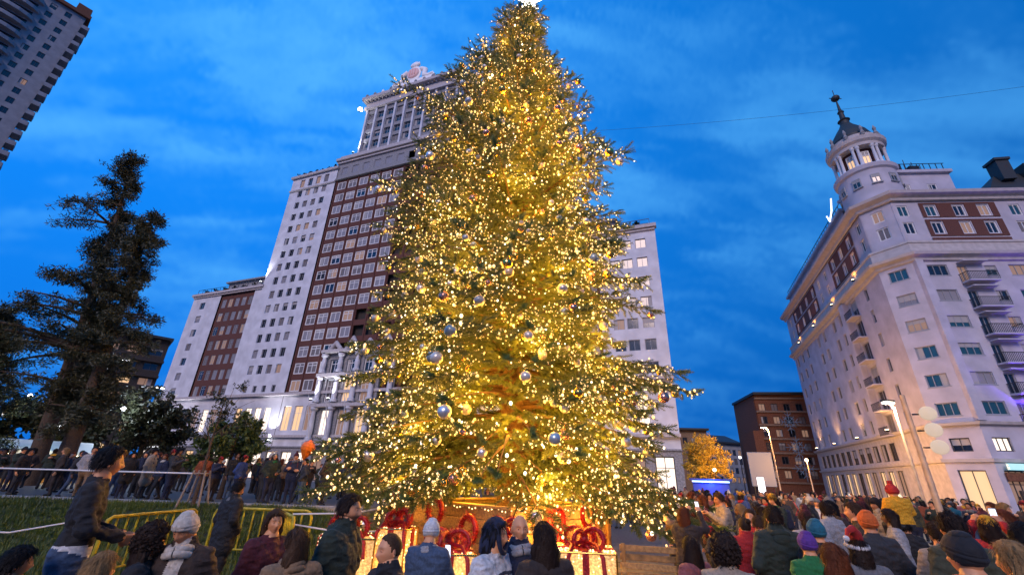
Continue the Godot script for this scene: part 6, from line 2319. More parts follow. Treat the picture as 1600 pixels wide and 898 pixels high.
		"curly":
			shell.call(0.058, 0.060, -0.09, 0.95, Vector3(1, 1, 1), 2.2)
			for k in 90:
				var a := k * 2.4
				var yy := lerpf(0.95, -0.45, k / 90.0)
				var d := Vector3(sqrt(maxf(0, 1 - yy * yy)) * cos(a), yy, sqrt(maxf(0, 1 - yy * yy)) * sin(a))
				if d.z > 0.55 and d.y < 0.55:
					continue
				b.ball(skull(d) + d * rs.randf_range(0.03, 0.05), Vector3(rs.randf_range(0.014, 0.026), rs.randf_range(0.014, 0.026), rs.randf_range(0.014, 0.026)), 6, 4)
			for k in 900:
				var d := Vector3(rs.randf_range(-1, 1), rs.randf_range(-0.5, 1), rs.randf_range(-1, 1)).normalized()
				if d.z > 0.5 and d.y < 0.55:
					continue
				var o := skull(d) + d * rs.randf_range(0.035, 0.062)
				var t1 := d.cross(Vector3(rs.randf_range(-1, 1), rs.randf_range(-1, 1), rs.randf_range(-1, 1)).normalized()).normalized()
				var w := d.cross(t1) * 0.004
				var m := o + t1 * 0.014 + d * 0.012
				b.quad(o - w, o + w, m + w, m - w)
				b.quad(m - w, m + w, o + t1 * 0.03 + w, o + t1 * 0.03 - w)
		"beanie", "bobble":
			shell.call(0.030, 0.032, -0.045, 0.12, Vector3(1, 0.0, 1), 9.0)
			var pts := []
			for m in 25:
				var a := TAU * m / 24.0
				pts.append(Vector3(sin(a) * 0.085, 0.020 + 0.028 * cos(a), cos(a) * 0.103 - 0.006))
			b.tube(pts, [0.017], 8, false)
			b.tube(pts.map(func(q): return q * Vector3(0.97, 1, 0.97) + Vector3(0, 0.024, 0)), [0.017], 8, false)
			b.ball(Vector3(0, 0.125, -0.012), Vector3(0.06, 0.034, 0.065), 12, 7)
			if kind == "bobble":
				for k in 14:
					var a := k * 2.4
					b.ball(Vector3(0, 0.178, -0.015) + Vector3(cos(a), sin(k * 1.7), sin(a)) * 0.018, Vector3.ONE * 0.026, 7, 5)
		"santa":
			shell.call(0.024, 0.05, -0.02, 0.1, Vector3(1, 1, 1), 3.0)
			b.tube([Vector3(0, 0.09, 0), Vector3(0.0, 0.17, -0.03), Vector3(0.04, 0.22, -0.08), Vector3(0.10, 0.20, -0.11), Vector3(0.13, 0.14, -0.12)], [0.085, 0.065, 0.045, 0.028, 0.014], 12)
		"santa_trim":
			var pts := []
			for m in 25:
				var a := TAU * m / 24.0
				pts.append(Vector3(sin(a) * 0.097, 0.045 + 0.022 * cos(a), cos(a) * 0.117))
			b.tube(pts, [0.027], 9, false)
			b.ball(Vector3(0.135, 0.12, -0.12), Vector3.ONE * 0.034, 10, 7)
		"cap":
			shell.call(0.016, 0.055, -0.01, 0.05, Vector3(1, 1, 1), 3.0)
			for k in 10:
				var a := lerpf(-1.05, 1.05, k / 10.0)
				var a2 := lerpf(-1.05, 1.05, (k + 1) / 10.0)
				var p := func(an: float, rr: float, dy: float) -> Vector3: return Vector3(sin(an) * 0.088 * rr, 0.066 + dy - 0.012 * cos(an) * (rr - 1) * 4.0, cos(an) * 0.105 * rr + (0.02 if rr > 1.2 else 0.0))
				b.quad(p.call(a, 1.0, 0.0), p.call(a2, 1.0, 0.0), p.call(a2, 1.6, -0.008), p.call(a, 1.6, -0.008))
				b.quad(p.call(a, 1.0, 0.008), p.call(a, 1.6, 0.0), p.call(a2, 1.6, 0.0), p.call(a2, 1.0, 0.008))
		"hood":
			shell.call(0.036, 0.070, -0.16, 0.15, Vector3(1, 1, 1), 2.0)
			var pts := []
			for m in 21:
				var a := TAU * m / 20.0
				pts.append(Vector3(sin(a) * 0.088, -0.018 + cos(a) * 0.110, 0.062 - 0.02 * cos(a)))
			b.tube(pts, [0.022], 8, false)
			curtain.call(-0.16, 0.118, 0.112, 0.1)
		"scarf":
			for q in 2:
				var pts := []
				for m in 21:
					var a := TAU * m / 20.0
					pts.append(Vector3(sin(a) * (0.088 + 0.012 * q), -0.150 - q * 0.038 + 0.012 * sin(a * 2 + q), cos(a) * (0.088 + 0.014 * q) - 0.02))
				b.tube(pts, [0.034], 8, false)
		"hood_down":
			var pts := []
			for m in 17:
				var a := TAU * m / 16.0
				pts.append(Vector3(sin(a) * 0.105, -0.165 - 0.022 * cos(a) - 0.012 * absf(sin(a)), cos(a) * 0.09 - 0.045))
			b.tube(pts, [0.036], 8, false)
			b.ball(Vector3(0, -0.215, -0.125), Vector3(0.105, 0.075, 0.05), 12, 7)
	HEADS[key] = b.mesh()
	return HEADS[key]

func rings_of(n: int) -> Array:
	return range(n)

func hand_into(b: MB, xf: Transform3D, pose: String, side: float) -> void:
	var key := pose + str(side)
	if not HANDS.has(key):
		var curl: float = {"relaxed": 0.45, "grip": 1.15, "flat": 0.12}[pose]
		var bones := []
		var len_ := [0.040, 0.045, 0.042, 0.033]
		for f in 4:
			var x := (f - 1.5) * 0.020 * side
			var kn := Vector3(x * 1.05, -0.088 + 0.006 * absf(f - 1.0), 0.0)
			bones.append([Vector3(x * 0.55, -0.005, 0), kn, 0.0135, 0.0115, 0])
			var p := kn
			var a := 0.15 + curl * (0.35 + 0.08 * f)
			for sgm in 3:
				var d := Vector3(x * 0.6, -cos(a), sin(a)).normalized()
				var e: Vector3 = p + d * len_[f] * [1.0, 0.68, 0.55][sgm]
				bones.append([p, e, [0.0098, 0.0088, 0.0078][sgm], [0.0088, 0.0078, 0.0066][sgm], 0])
				p = e
				a += curl * (0.75 + 0.05 * f)
		var tp := Vector3(-0.026 * side, -0.022, 0.006)
		for q in [[Vector3(-0.022 * side, -0.030, 0.016), 0.0125, 0.0105], [Vector3(-0.010 * side, -0.030, 0.012 + 0.012 * curl), 0.0105, 0.009], [Vector3(0.004 * side * curl, -0.024, 0.008 + 0.006 * curl), 0.009, 0.0072]]:
			bones.append([tp, tp + q[0], q[1], q[2], 0])
			tp += q[0]
		HANDS[key] = nets(bones, 0.0062, 190.0)
	var h: Array = HANDS[key]
	var base := b.v.size()
	b.xf = xf
	for i in h[0].size():
		b.vert(h[0][i], h[1][i])
	b.xf = Transform3D()
	for i in h[2][0]:
		b.idx.append(base + i)

# a: {bulk, coat (length below the hip), arm_l, arm_r, yaw, pitch, lean, legs, beard, skirt, child}
func body(a: Dictionary) -> Dictionary:
	var key := str(a)
	if BODIES.has(key):
		return BODIES[key]
	var g: float = a.get("bulk", 1.0)
	var cell: float = a.get("cell", 0.022)
	var bones := []
	var sit: bool = a.get("sit", false)
	var ln: float = a.get("lean", 0.0)
	var tl := func(p: Vector3) -> Vector3:      # lean the upper body forward from the hips
		var w := smoothstep(0.85, 1.5, p.y)
		return p + Vector3(0, -0.03 * ln * w, ln * 0.22 * w)
	var add := func(p: Vector3, q: Vector3, r0: float, r1: float, l: int) -> void: bones.append([tl.call(p), tl.call(q), r0, r1, l])
	var wd: float = a.get("width", 1.0)
	# torso (1 = upper clothing)
	add.call(Vector3(-0.105 * wd, 1.29, 0.0), Vector3(0.105 * wd, 1.29, 0.0), 0.122 * g, 0.122 * g, 1)
	add.call(Vector3(-0.08 * wd, 1.20, 0.01), Vector3(0.08 * wd, 1.20, 0.01), 0.118 * g, 0.118 * g, 1)
	add.call(Vector3(-0.070 * wd, 1.06, 0.005), Vector3(0.070 * wd, 1.06, 0.005), 0.117 * g, 0.117 * g, 1)
	add.call(Vector3(-0.085 * wd, 0.95, -0.005), Vector3(0.085 * wd, 0.95, -0.005), 0.122 * g, 0.122 * g, 2 if a.get("hem", false) else 1)
	add.call(Vector3(-0.165 * wd, 1.405, -0.01), Vector3(0.165 * wd, 1.405, -0.01), 0.074 * g, 0.074 * g, 1)
	add.call(Vector3(0, 1.38, -0.01), Vector3(0, 1.475, -0.005), 0.098 * g, 0.072, 1)
	if a.get("collar", false):
		add.call(Vector3(0, 1.47, 0.0), Vector3(0, 1.515, 0.008), 0.078, 0.074, 1)
	# neck (0 = skin)
	add.call(Vector3(0, 1.45, 0.0), Vector3(0, 1.585, 0.018), 0.060, 0.054, 0)
	# arms
	var skinm := MB.new()
	for s in [-1.0, 1.0]:
		var pose: String = a.get("arm_r" if s < 0 else "arm_l", "down")
		var S := Vector3(s * 0.190 * wd, 1.400, -0.01)
		var E: Vector3
		var W: Vector3
		match pose:
			"down": E = Vector3(s * 0.255 * wd, 1.135, -0.035); W = Vector3(s * 0.265 * wd, 0.905, 0.05)
			"pocket": E = Vector3(s * 0.290 * wd, 1.150, -0.075); W = Vector3(s * 0.195 * wd, 0.965, 0.105)
			"phone": E = Vector3(s * 0.245 * wd, 1.175, 0.095); W = Vector3(s * 0.100, 1.335, 0.295)
			"raise": E = Vector3(s * 0.270 * wd, 1.430, 0.190); W = Vector3(s * 0.150, 1.660, 0.290)
			"fold": E = Vector3(s * 0.270 * wd, 1.160, 0.045); W = Vector3(-s * 0.030, 1.185 + s * 0.03, 0.195)
			"front": E = Vector3(s * 0.265 * wd, 1.150, 0.035); W = Vector3(s * 0.120, 1.075, 0.255)
			"up": E = Vector3(s * 0.280 * wd, 1.480, 0.130); W = Vector3(s * 0.230, 1.720, 0.200)
		add.call(S, E, 0.070 * g, 0.058 * g, 1)
		add.call(E, W, 0.056 * g, 0.045 * g, 1)
		var w2: Vector3 = tl.call(W)
		var e2: Vector3 = tl.call(E)
		var fd := (w2 - e2).normalized()
		bones.append([w2, w2 + fd * 0.035, 0.026, 0.026, 0])
		if pose != "pocket":
			var yv := -fd
			var zin := Vector3(-s, 0, 0.15)
			if pose in ["phone", "raise"]:
				zin = Vector3(-s * 0.6, 0.2, 0.7)
			var zv := (zin - yv * zin.dot(yv)).normalized()
			hand_into(skinm, Transform3D(Basis(yv.cross(zv), yv, zv), w2 + fd * 0.028), "grip" if pose in ["phone", "raise"] else "relaxed", s)
	# legs (2 = trousers, 3 = shoes)
	for s in [-1.0, 1.0]:
		var st: float = a.get("stride", 0.0) * s
		var H := Vector3(s * 0.088, 0.92, -0.005)
		var K := Vector3(s * 0.095, 0.50, 0.015 + st * 0.14)
		var A := Vector3(s * 0.100, 0.10, -0.02 + st * 0.26 - (0.05 if st < 0 else 0.0))
		if sit:
			H = Vector3(s * 0.085, 0.90, 0.0); K = Vector3(s * 0.15, 0.84, 0.36); A = Vector3(s * 0.14, 0.45, 0.42)
		bones.append([H, K, 0.098 * minf(g, 1.08), 0.068, 2])
		bones.append([K, A, 0.066, 0.050, 2])
		bones.append([A + Vector3(0, -0.045, -0.02), A + Vector3(s * 0.02, -0.060, 0.135), 0.046, 0.036, 3])
	var coat: float = a.get("coat", 0.0)
	if coat == 0.0:
		bones.append([Vector3(-0.082, 0.86, -0.005), Vector3(0.082, 0.86, -0.005), 0.121 * minf(g, 1.05), 0.121 * minf(g, 1.05), 2])
	if a.get("hem", false):
		bones.append([Vector3(-0.078, 0.965, 0.0), Vector3(0.078, 0.965, 0.0), 0.104, 0.104, 4])
	if coat > 0.0:
		for s in [-1.0, 1.0]:
			bones.append([Vector3(s * 0.075, 0.93, 0), Vector3(s * 0.085, 0.93 - coat, 0.0), 0.130 * g, 0.138 * g, 1])
	var net := nets(bones, cell, 42.0, 0.034)
	# the head joins the neck
	var yaw: float = a.get("yaw", 0.0)
	var pitch: float = a.get("pitch", 0.0)
	var hc: Vector3 = tl.call(Vector3(0, 1.545, 0.012))
	var hb := Basis(Vector3.UP, yaw) * Basis(Vector3.RIGHT, pitch)
	var hx := Transform3D(hb, hc + hb * Vector3(0, 0.088, 0.012))
	head_into(skinm, hx, a.get("beard", false), a.get("head", 1.0))
	var mesh := ArrayMesh.new()
	var slots := []
	for l in [0, 1, 2, 3, 4]:
		if not net[2].has(l) and l != 0:
			continue
		var b := skinm if l == 0 else MB.new()
		var remap := {}
		if net[2].has(l):
			for i in net[2][l]:
				if not remap.has(i):
					remap[i] = b.v.size()
					b.vert(net[0][i], net[1][i])
				b.idx.append(remap[i])
		b.mesh(mesh)
		slots.append(l)
	BODIES[key] = {"mesh": mesh, "slots": slots, "head": hx, "hs": a.get("head", 1.0)}
	return BODIES[key]

func stripes(bd: Dictionary, test: Callable) -> Dictionary:   # moves the tested part of the upper clothing to a surface of its own
	var src: ArrayMesh = bd.mesh
	var out := ArrayMesh.new()
	for i in src.get_surface_count():
		var arr := src.surface_get_arrays(i)
		if bd.slots[i] != 1:
			out.add_surface_from_arrays(Mesh.PRIMITIVE_TRIANGLES, arr)
			continue
		var vs: PackedVector3Array = arr[Mesh.ARRAY_VERTEX]
		var ix: PackedInt32Array = arr[Mesh.ARRAY_INDEX]
		var keep := PackedInt32Array()
		var band := PackedInt32Array()
		for t in range(0, ix.size(), 3):
			var m := (vs[ix[t]] + vs[ix[t + 1]] + vs[ix[t + 2]]) / 3.0
			var inb: bool = test.call(m)
			if inb: band.append_array([ix[t], ix[t + 1], ix[t + 2]])
			else: keep.append_array([ix[t], ix[t + 1], ix[t + 2]])
		var a1 := arr.duplicate()
		a1[Mesh.ARRAY_INDEX] = keep
		out.add_surface_from_arrays(Mesh.PRIMITIVE_TRIANGLES, a1)
		var a2 := arr.duplicate()
		a2[Mesh.ARRAY_INDEX] = band
		out.add_surface_from_arrays(Mesh.PRIMITIVE_TRIANGLES, a2)
	var sl := []
	for l in bd.slots:
		sl.append(l)
		if l == 1: sl.append(5)
	return {"mesh": out, "slots": sl, "head": bd.head, "hs": bd.hs}

# o: {h (standing height), skin, top, legs, shoes, extra, caps: [[kind, material, seed]...], pack}
func person(bd: Dictionary, label: String, pos: Vector3, yaw: float, o: Dictionary, group := "") -> Node3D:
	var s: float = o.get("h", 1.72) / 1.745
	var t := thing("person", label, "person", Transform3D(Basis(Vector3.UP, yaw).scaled(Vector3(s * o.get("w", 1.0), s, s * o.get("w", 1.0))), pos), group)
	var b := MeshInstance3D.new()
	b.mesh = bd.mesh
	b.name = "body"
	for i in bd.slots.size():
		var l: int = bd.slots[i]
		b.set_surface_override_material(i, [M[o.get("skin", "skin_fair")], o.top, o.get("legs", M.cloth_black), o.get("shoes", M.cloth_black), M.cloth_white, o.get("extra", M.cloth_black)][l])
	t.add_child(b, true)
	var hx: Transform3D = bd.head.scaled_local(Vector3.ONE * bd.hs)
	for c in o.get("caps", []):
		var nm: String = {"short": "hair", "cropped": "hair", "fringe": "hair", "bun": "hair", "long": "hair", "bob": "hair", "curly": "hair", "beanie": "knit_hat", "bobble": "bobble_hat", "santa": "red_hat", "santa_trim": "hat_trim", "cap": "peaked_cap", "hood": "hood", "scarf": "scarf", "hood_down": "hood"}[c[0]]
		var xf := hx
		if c[0] in ["scarf", "hood_down"]:
			xf = Transform3D(Basis().scaled(Vector3.ONE * bd.hs), bd.head.origin)
		part(t, nm, cap_mesh(c[0], c[2] if c.size() > 2 else 1), c[1], xf)
	if o.has("pack"):
		var pb := MB.new()
		pb.bev(Vector3(0, 1.22, -0.235), Vector3(0.30, 0.42, 0.15), 0.045)
		pb.bev(Vector3(0, 1.13, -0.325), Vector3(0.22, 0.2, 0.06), 0.025)
		for q in [-0.1, 0.1]:
			pb.tube([Vector3(q, 1.38, -0.2), Vector3(q * 1.15, 1.485, -0.05), Vector3(q * 1.2, 1.42, 0.10), Vector3(q * 1.3, 1.22, 0.14)], [0.02], 6)
		part(t, "backpack", pb.mesh(), o.pack)
	return t

func phone_in(p: Node3D, label: String, y: float, lit: bool, left := false, zz := 0.40) -> void:
	var b := MB.new()
	b.bev(Vector3.ZERO, Vector3(0.075, 0.155, 0.009), 0.003)
	var X := p.transform * Transform3D(Basis(Vector3.RIGHT, -0.25), Vector3(0.09 if left else -0.09, y, zz))
	var o := part(self, "phone", b.mesh(), M.phone_black, X)
	tag(o, label, "phone", "phones held up to photograph the tree")
	b = MB.new()
	b.box(Vector3(0, 0, -0.0052), Vector3(0.068, 0.145, 0.001))
	part(o, "screen_light", b.mesh(), M.screen_phone if lit else M.glass_dark)


func make_people() -> void:
	var C := {}
	for q in [["black", 0.012, 0.012, 0.014], ["charcoal", 0.035, 0.035, 0.038], ["navy", 0.012, 0.018, 0.05], ["dark green", 0.020, 0.032, 0.020], ["olive", 0.055, 0.055, 0.025], ["dark brown", 0.040, 0.024, 0.016], ["brown", 0.10, 0.055, 0.030], ["camel", 0.28, 0.17, 0.085], ["beige", 0.40, 0.32, 0.23], ["cream", 0.62, 0.56, 0.46], ["grey", 0.16, 0.16, 0.165], ["pale grey", 0.36, 0.36, 0.37], ["burgundy", 0.10, 0.012, 0.018], ["red", 0.48, 0.018, 0.016], ["rust", 0.28, 0.065, 0.018], ["orange", 0.68, 0.13, 0.015], ["mustard", 0.74, 0.36, 0.010], ["pink", 0.52, 0.12, 0.18], ["dusty rose", 0.30, 0.09, 0.085], ["purple", 0.12, 0.035, 0.28], ["blue", 0.03, 0.07, 0.24], ["denim", 0.055, 0.095, 0.17], ["teal", 0.012, 0.14, 0.20], ["green", 0.015, 0.18, 0.045], ["white", 0.72, 0.71, 0.69]]:
		C[q[0]] = fabric("cloth_" + q[0].replace(" ", "_"), Color(q[1], q[2], q[3]))
	var knit := {}
	var d2 := deg_to_rad(1.0)
	# ---- the people near the camera, one by one
	var p: Node3D
	person(body({"arm_l": "front", "arm_r": "front", "yaw": 0.25, "cell": 0.016, "bulk": 0.86, "width": 0.95, "hem": true}), "man in black sweater and blue jeans standing high at the left, seen from behind", Vector3(-3.59, 0.34, -4.2), 128 * d2, {"h": 1.80, "skin": "skin_tan", "top": C.black, "legs": C.denim, "caps": [["short", M.hair_black, 3]]})
	person(stripes(body({"arm_l": "pocket", "arm_r": "pocket", "yaw": -0.2, "pitch": 0.38, "cell": 0.013, "bulk": 1.08, "collar": true}), func(m): return m.z > 0.02 and absf(m.x - 0.01) < 0.055), "person in cream knitted hat and open dark jacket looking down", Vector3(-2.7, 0, -4.25), 10 * d2, {"h": 1.64, "skin": "skin_tan", "top": C["dark brown"], "extra": C.cream, "caps": [["beanie", C.cream], ["scarf", C.cream]]})
	person(body({"arm_l": "front", "arm_r": "down", "yaw": 0.3, "cell": 0.018}), "woman with long dark curly hair between the jeans and the cream hat", Vector3(-2.93, 0, -4.13), 125 * d2, {"h": 1.53, "skin": "skin_tan", "top": C.black, "caps": [["curly", M.hair_dark_brown, 2], ["long", M.hair_dark_brown, 2]]})
	person(body({"arm_l": "phone", "arm_r": "pocket", "cell": 0.018}), "blond person at the bottom edge, left, only the top of the head in view", Vector3(-2.79, 0, -3.53), 160 * d2, {"h": 1.43, "top": C.charcoal, "caps": [["bob", M.hair_blond, 2]]})
	person(body({"arm_l": "pocket", "arm_r": "pocket", "yaw": -0.2}), "dark haired person in the bottom left corner", Vector3(-3.6, 0, -3.76), 150 * d2, {"h": 1.41, "skin": "skin_tan", "top": C["dark brown"], "caps": [["fringe", M.hair_black, 2]]})
	person(body({"arm_l": "down", "arm_r": "pocket", "yaw": 0.1, "cell": 0.016, "bulk": 1.12, "collar": true, "beard": true, "coat": 0.15}), "tall bearded man in dark green parka walking right before the gift boxes", Vector3(-1.5, 0, -4.62), 82 * d2, {"h": 1.80, "skin": "skin_fair", "top": C["dark green"], "caps": [["short", M.hair_dark_brown, 4], ["hood_down", C["dark green"]]]})
	person(body({"arm_l": "pocket", "arm_r": "front", "yaw": 0.3, "bulk": 1.08}), "woman with long brown hair and tan fur collar left of the bearded man", Vector3(-1.71, 0, -4.13), -140 * d2, {"h": 1.55, "top": C.camel, "caps": [["long", M.hair_brown, 4], ["scarf", C.camel]]})
	person(body({"arm_l": "phone", "arm_r": "down", "yaw": -0.3}), "person in burgundy coat behind the long brown hair, facing right", Vector3(-2.44, 0, -5.2), 60 * d2, {"h": 1.61, "skin": "skin_fair", "top": C.burgundy, "caps": [["bob", M.hair_brown, 5]]})
	person(body({"arm_l": "pocket", "arm_r": "pocket", "yaw": -0.15, "cell": 0.016, "bulk": 1.02, "collar": true}), "man with cropped fair hair and black jacket facing left in the bottom middle", Vector3(-0.83, 0, -3.73), -42 * d2, {"h": 1.59, "skin": "skin_fair", "top": C.black, "caps": [["cropped", M.hair_brown, 3]]})
	p = person(body({"arm_l": "phone", "arm_r": "phone", "yaw": 0.2, "pitch": 0.3, "bulk": 1.05}), "person in white knitted hat and grey blue coat photographing the gift boxes", Vector3(-0.78, 0, -5.21), 165 * d2, {"h": 1.56, "top": C.denim, "caps": [["beanie", C.white], ["scarf", C["pale grey"]]]})
	phone_in(p, "phone held by the person in the white knitted hat", 1.40, true)
	var striped := stripes(body({"arm_l": "pocket", "arm_r": "down", "yaw": 0.15, "cell": 0.013, "bulk": 1.08}), func(m): return [1.36, 1.26, 1.16, 1.06, 0.97].any(func(y): return absf(m.y + 0.105 * absf(m.x) - y) < 0.013))
	person(striped, "woman in white sweater with navy stripes and dark hood facing right", Vector3(-0.09, 0, -4.24), 62 * d2, {"h": 1.66, "skin": "skin_fair", "top": C.white, "extra": C.navy, "caps": [["hood", C.navy, 3], ["long", M.hair_black, 6]]})
	person(body({"arm_l": "pocket", "arm_r": "pocket", "yaw": -0.1, "cell": 0.016, "bulk": 1.12, "collar": true}), "bald smiling man in navy puffer jacket with pale collar", Vector3(0.14, 0, -4.57), 18 * d2, {"h": 1.69, "skin": "skin_fair", "top": C.navy, "caps": [["scarf", C["pale grey"]]]})
	person(body({"arm_l": "front", "arm_r": "front", "yaw": -0.2}), "woman with long dark hair and brown coat right of the bald man, seen from behind", Vector3(0.34, 0, -4.08), -155 * d2, {"h": 1.66, "top": C["dark brown"], "caps": [["long", M.hair_dark_brown, 7]]})
	person(body({"arm_l": "front", "arm_r": "pocket", "yaw": 0.4, "cell": 0.018}), "person with short curly dark hair and beige jacket right of the bench", Vector3(1.94, 0, -4.33), 150 * d2, {"h": 1.57, "skin": "skin_tan", "top": C.beige, "caps": [["curly", M.hair_dark_brown, 9]]})
	person(body({"arm_l": "pocket", "arm_r": "pocket", "yaw": -0.5}), "child in dusty red jacket with dark hair beside the wooden bench", Vector3(2, 0, -5.26), -150 * d2, {"h": 1.48, "skin": "skin_tan", "top": C["dusty rose"], "caps": [["long", M.hair_dark_brown, 8]]})
	p = person(body({"arm_l": "pocket", "arm_r": "pocket", "bulk": 1.1}), "man in black coat carrying the child in the mustard jacket on his shoulders", Vector3(7.34, 0, -8.85), 170 * d2, {"h": 1.50, "skin": "skin_tan", "top": C.black, "caps": [["short", M.hair_black, 5]]})
	person(body({"arm_l": "front", "arm_r": "front", "sit": true, "head": 1.25, "bulk": 1.12, "pitch": 0.1}), "small child in mustard jacket and red hat riding on a man's shoulders", Vector3(7.34, 0.82, -8.90), 168 * d2, {"h": 1.26, "w": 1.15, "top": C.mustard, "legs": C.charcoal, "caps": [["bobble", C.red]]})
	person(body({"arm_l": "pocket", "arm_r": "pocket", "bulk": 1.06, "coat": 0.2}), "person in red hat with white fur band and grey coat, facing away", Vector3(3.66, 0, -5.09), 165 * d2, {"h": 1.54, "top": C.grey, "caps": [["santa", C.red], ["santa_trim", C.white], ["bob", M.hair_dark_brown, 3]]})
	person(body({"arm_l": "pocket", "arm_r": "pocket", "bulk": 1.06}), "person in teal knitted hat and dark coat left of the red hat with white band", Vector3(3.6, 0, -5.6), 172 * d2, {"h": 1.65, "top": C.black, "caps": [["beanie", C.teal]]})
	person(body({"arm_l": "down", "arm_r": "pocket", "bulk": 1.06}), "person in bright orange red knitted hat behind the red hat with white band", Vector3(4.53, 0, -6), 178 * d2, {"h": 1.74, "skin": "skin_tan", "top": C.charcoal, "caps": [["beanie", C.orange]]})
	person(body({"arm_l": "front", "arm_r": "front", "bulk": 1.05}), "person with long auburn hair in rust coat in the right foreground", Vector3(2.67, 0, -4.01), 175 * d2, {"h": 1.58, "top": C.rust, "caps": [["long", M.hair_auburn, 5]]})
	person(body({"arm_l": "pocket", "arm_r": "pocket", "bulk": 1.12, "collar": true, "yaw": 0.35}), "man with brown hair and olive coat in the right foreground, facing away", Vector3(4.35, 0, -4.68), 165 * d2, {"h": 1.80, "top": C.olive, "caps": [["fringe", M.hair_dark_brown, 6]]})
	person(body({"arm_l": "front", "arm_r": "pocket", "bulk": 1.05}), "woman with long blond hair in the bottom right corner", Vector3(3.54, 0, -3.41), -165 * d2, {"h": 1.69, "top": C.navy, "caps": [["long", M.hair_blond, 6]]})
	person(body({"arm_l": "pocket", "arm_r": "pocket", "bulk": 1.1}), "person in black knitted hat and orange scarf near the bottom right", Vector3(3.07, 0, -3.27), -170 * d2, {"h": 1.73, "top": C["dark brown"], "caps": [["beanie", C.black], ["scarf", C.orange]]})
	person(body({"arm_l": "pocket", "arm_r": "pocket", "bulk": 1.14, "coat": 0.2, "collar": true}), "tall person in dark green hooded coat, right of the curly hair", Vector3(3.3, 0, -5.9), 172 * d2, {"h": 1.78, "top": C["dark green"], "caps": [["short", M.hair_dark_brown, 7], ["hood_down", C["dark green"]]]})
	p = person(body({"arm_l": "down", "arm_r": "phone", "bulk": 1.0}), "person in green jacket and purple hat between the curly hair and the rust coat", Vector3(3.25, 0, -5.25), 178 * d2, {"h": 1.55, "skin": "skin_fair", "top": C.green, "caps": [["beanie", C.purple]]})
	person(body({"arm_l": "front", "arm_r": "front", "bulk": 1.0}), "person in white jumper and green scarf low beside the curly hair", Vector3(2.11, 0, -4.75), 170 * d2, {"h": 1.49, "top": C.white, "caps": [["long", M.hair_brown, 3], ["scarf", C.green]]})
	person(body({"arm_l": "pocket", "arm_r": "pocket", "stride": 1.0}), "person in pale grey hooded top and tan trousers at the far edge of the lawn", Vector3(-15.6, 0.86, -17.6), 40 * d2, {"h": 1.76, "skin": "skin_tan", "top": C["pale grey"], "legs": C.camel, "caps": [["short", M.hair_dark_brown, 2], ["hood_down", C["pale grey"]]]})
	p = person(body({"arm_l": "down", "arm_r": "pocket", "bulk": 1.1, "pitch": 0.2, "collar": true, "coat": 0.2}), "person in black coat with grey scarf at the yellow barriers holding a pale bag", Vector3(-5.1, 0, -9.06), 150 * d2, {"h": 1.78, "top": C.black, "caps": [["short", M.hair_black, 2], ["scarf", C.grey]]})
	var bag := MB.new()
	bag.lathe([Vector2(0.0, -0.42), Vector2(0.12, -0.42), Vector2(0.17, -0.34), Vector2(0.16, -0.2), Vector2(0.11, -0.08), Vector2(0.03, 0.0), Vector2(0.02, 0.03)], 14)
	var bo := part(self, "carrier_bag", bag.mesh(), C["pale grey"], Transform3D(Basis(Vector3.UP, 0.4).scaled(Vector3(0.9, 1.0, 0.55)), p.transform * Vector3(0.27, 0.74, 0.09)))
	tag(bo, "pale carrier bag hanging from the hand of the person at the yellow barriers", "bag")
	# ---- the crowd
	var poses := []
	var defs := [{"arm_l": "down", "arm_r": "down"}, {"arm_l": "pocket", "arm_r": "pocket", "bulk": 1.1, "yaw": 0.3}, {"arm_l": "pocket", "arm_r": "pocket", "bulk": 1.14, "collar": true, "yaw": -0.3, "coat": 0.22}, {"arm_l": "fold", "arm_r": "fold", "bulk": 1.06, "yaw": 0.15}, {"arm_l": "phone", "arm_r": "phone", "bulk": 1.06, "pitch": 0.2}, {"arm_l": "down", "arm_r": "phone", "bulk": 1.08, "yaw": -0.2}, {"arm_l": "front", "arm_r": "pocket", "bulk": 1.1, "collar": true, "pitch": -0.2}, {"arm_l": "down", "arm_r": "down", "bulk": 1.08, "stride": 1.0, "yaw": 0.5, "collar": true}, {"arm_l": "raise", "arm_r": "raise", "bulk": 1.06, "pitch": -0.15}, {"arm_l": "pocket", "arm_r": "down", "bulk": 1.16, "coat": 0.35, "collar": true, "yaw": -0.5}]
	for q in defs:
		q["cell"] = 0.027
		poses.append(body(q))
	var r := RandomNumberGenerator.new()
	r.seed = 2024
	var tops := ["black", "black", "black", "black", "black", "charcoal", "charcoal", "charcoal", "navy", "navy", "navy", "navy", "dark green", "dark green", "olive", "dark brown", "dark brown", "brown", "camel", "beige", "grey", "burgundy", "red", "rust", "dusty rose", "blue", "teal", "white", "pale grey"]
	var hats := [["short", "hair_black", "short black hair"], ["short", "hair_dark_brown", "short dark hair"], ["short", "hair_brown", "short brown hair"], ["fringe", "hair_dark_brown", "thick dark hair"], ["long", "hair_dark_brown", "long dark hair"], ["long", "hair_brown", "long brown hair"], ["long", "hair_blond", "long blond hair"], ["bob", "hair_black", "black bobbed hair"], ["bob", "hair_auburn", "auburn bobbed hair"], ["bun", "hair_dark_brown", "dark hair in a bun"], ["curly", "hair_black", "curly black hair"], ["cropped", "hair_grey", "cropped grey hair"], ["beanie", "black", "black knitted hat"], ["beanie", "grey", "grey knitted hat"], ["bobble", "cream", "cream bobble hat"], ["bobble", "burgundy", "burgundy bobble hat"], ["beanie", "red", "red knitted hat"], ["beanie", "mustard", "mustard knitted hat"], ["cap", "navy", "navy peaked cap"], ["hood", "charcoal", "raised charcoal hood"], ["hood", "navy", "raised navy hood"]]
	var used := {}
	var places := []
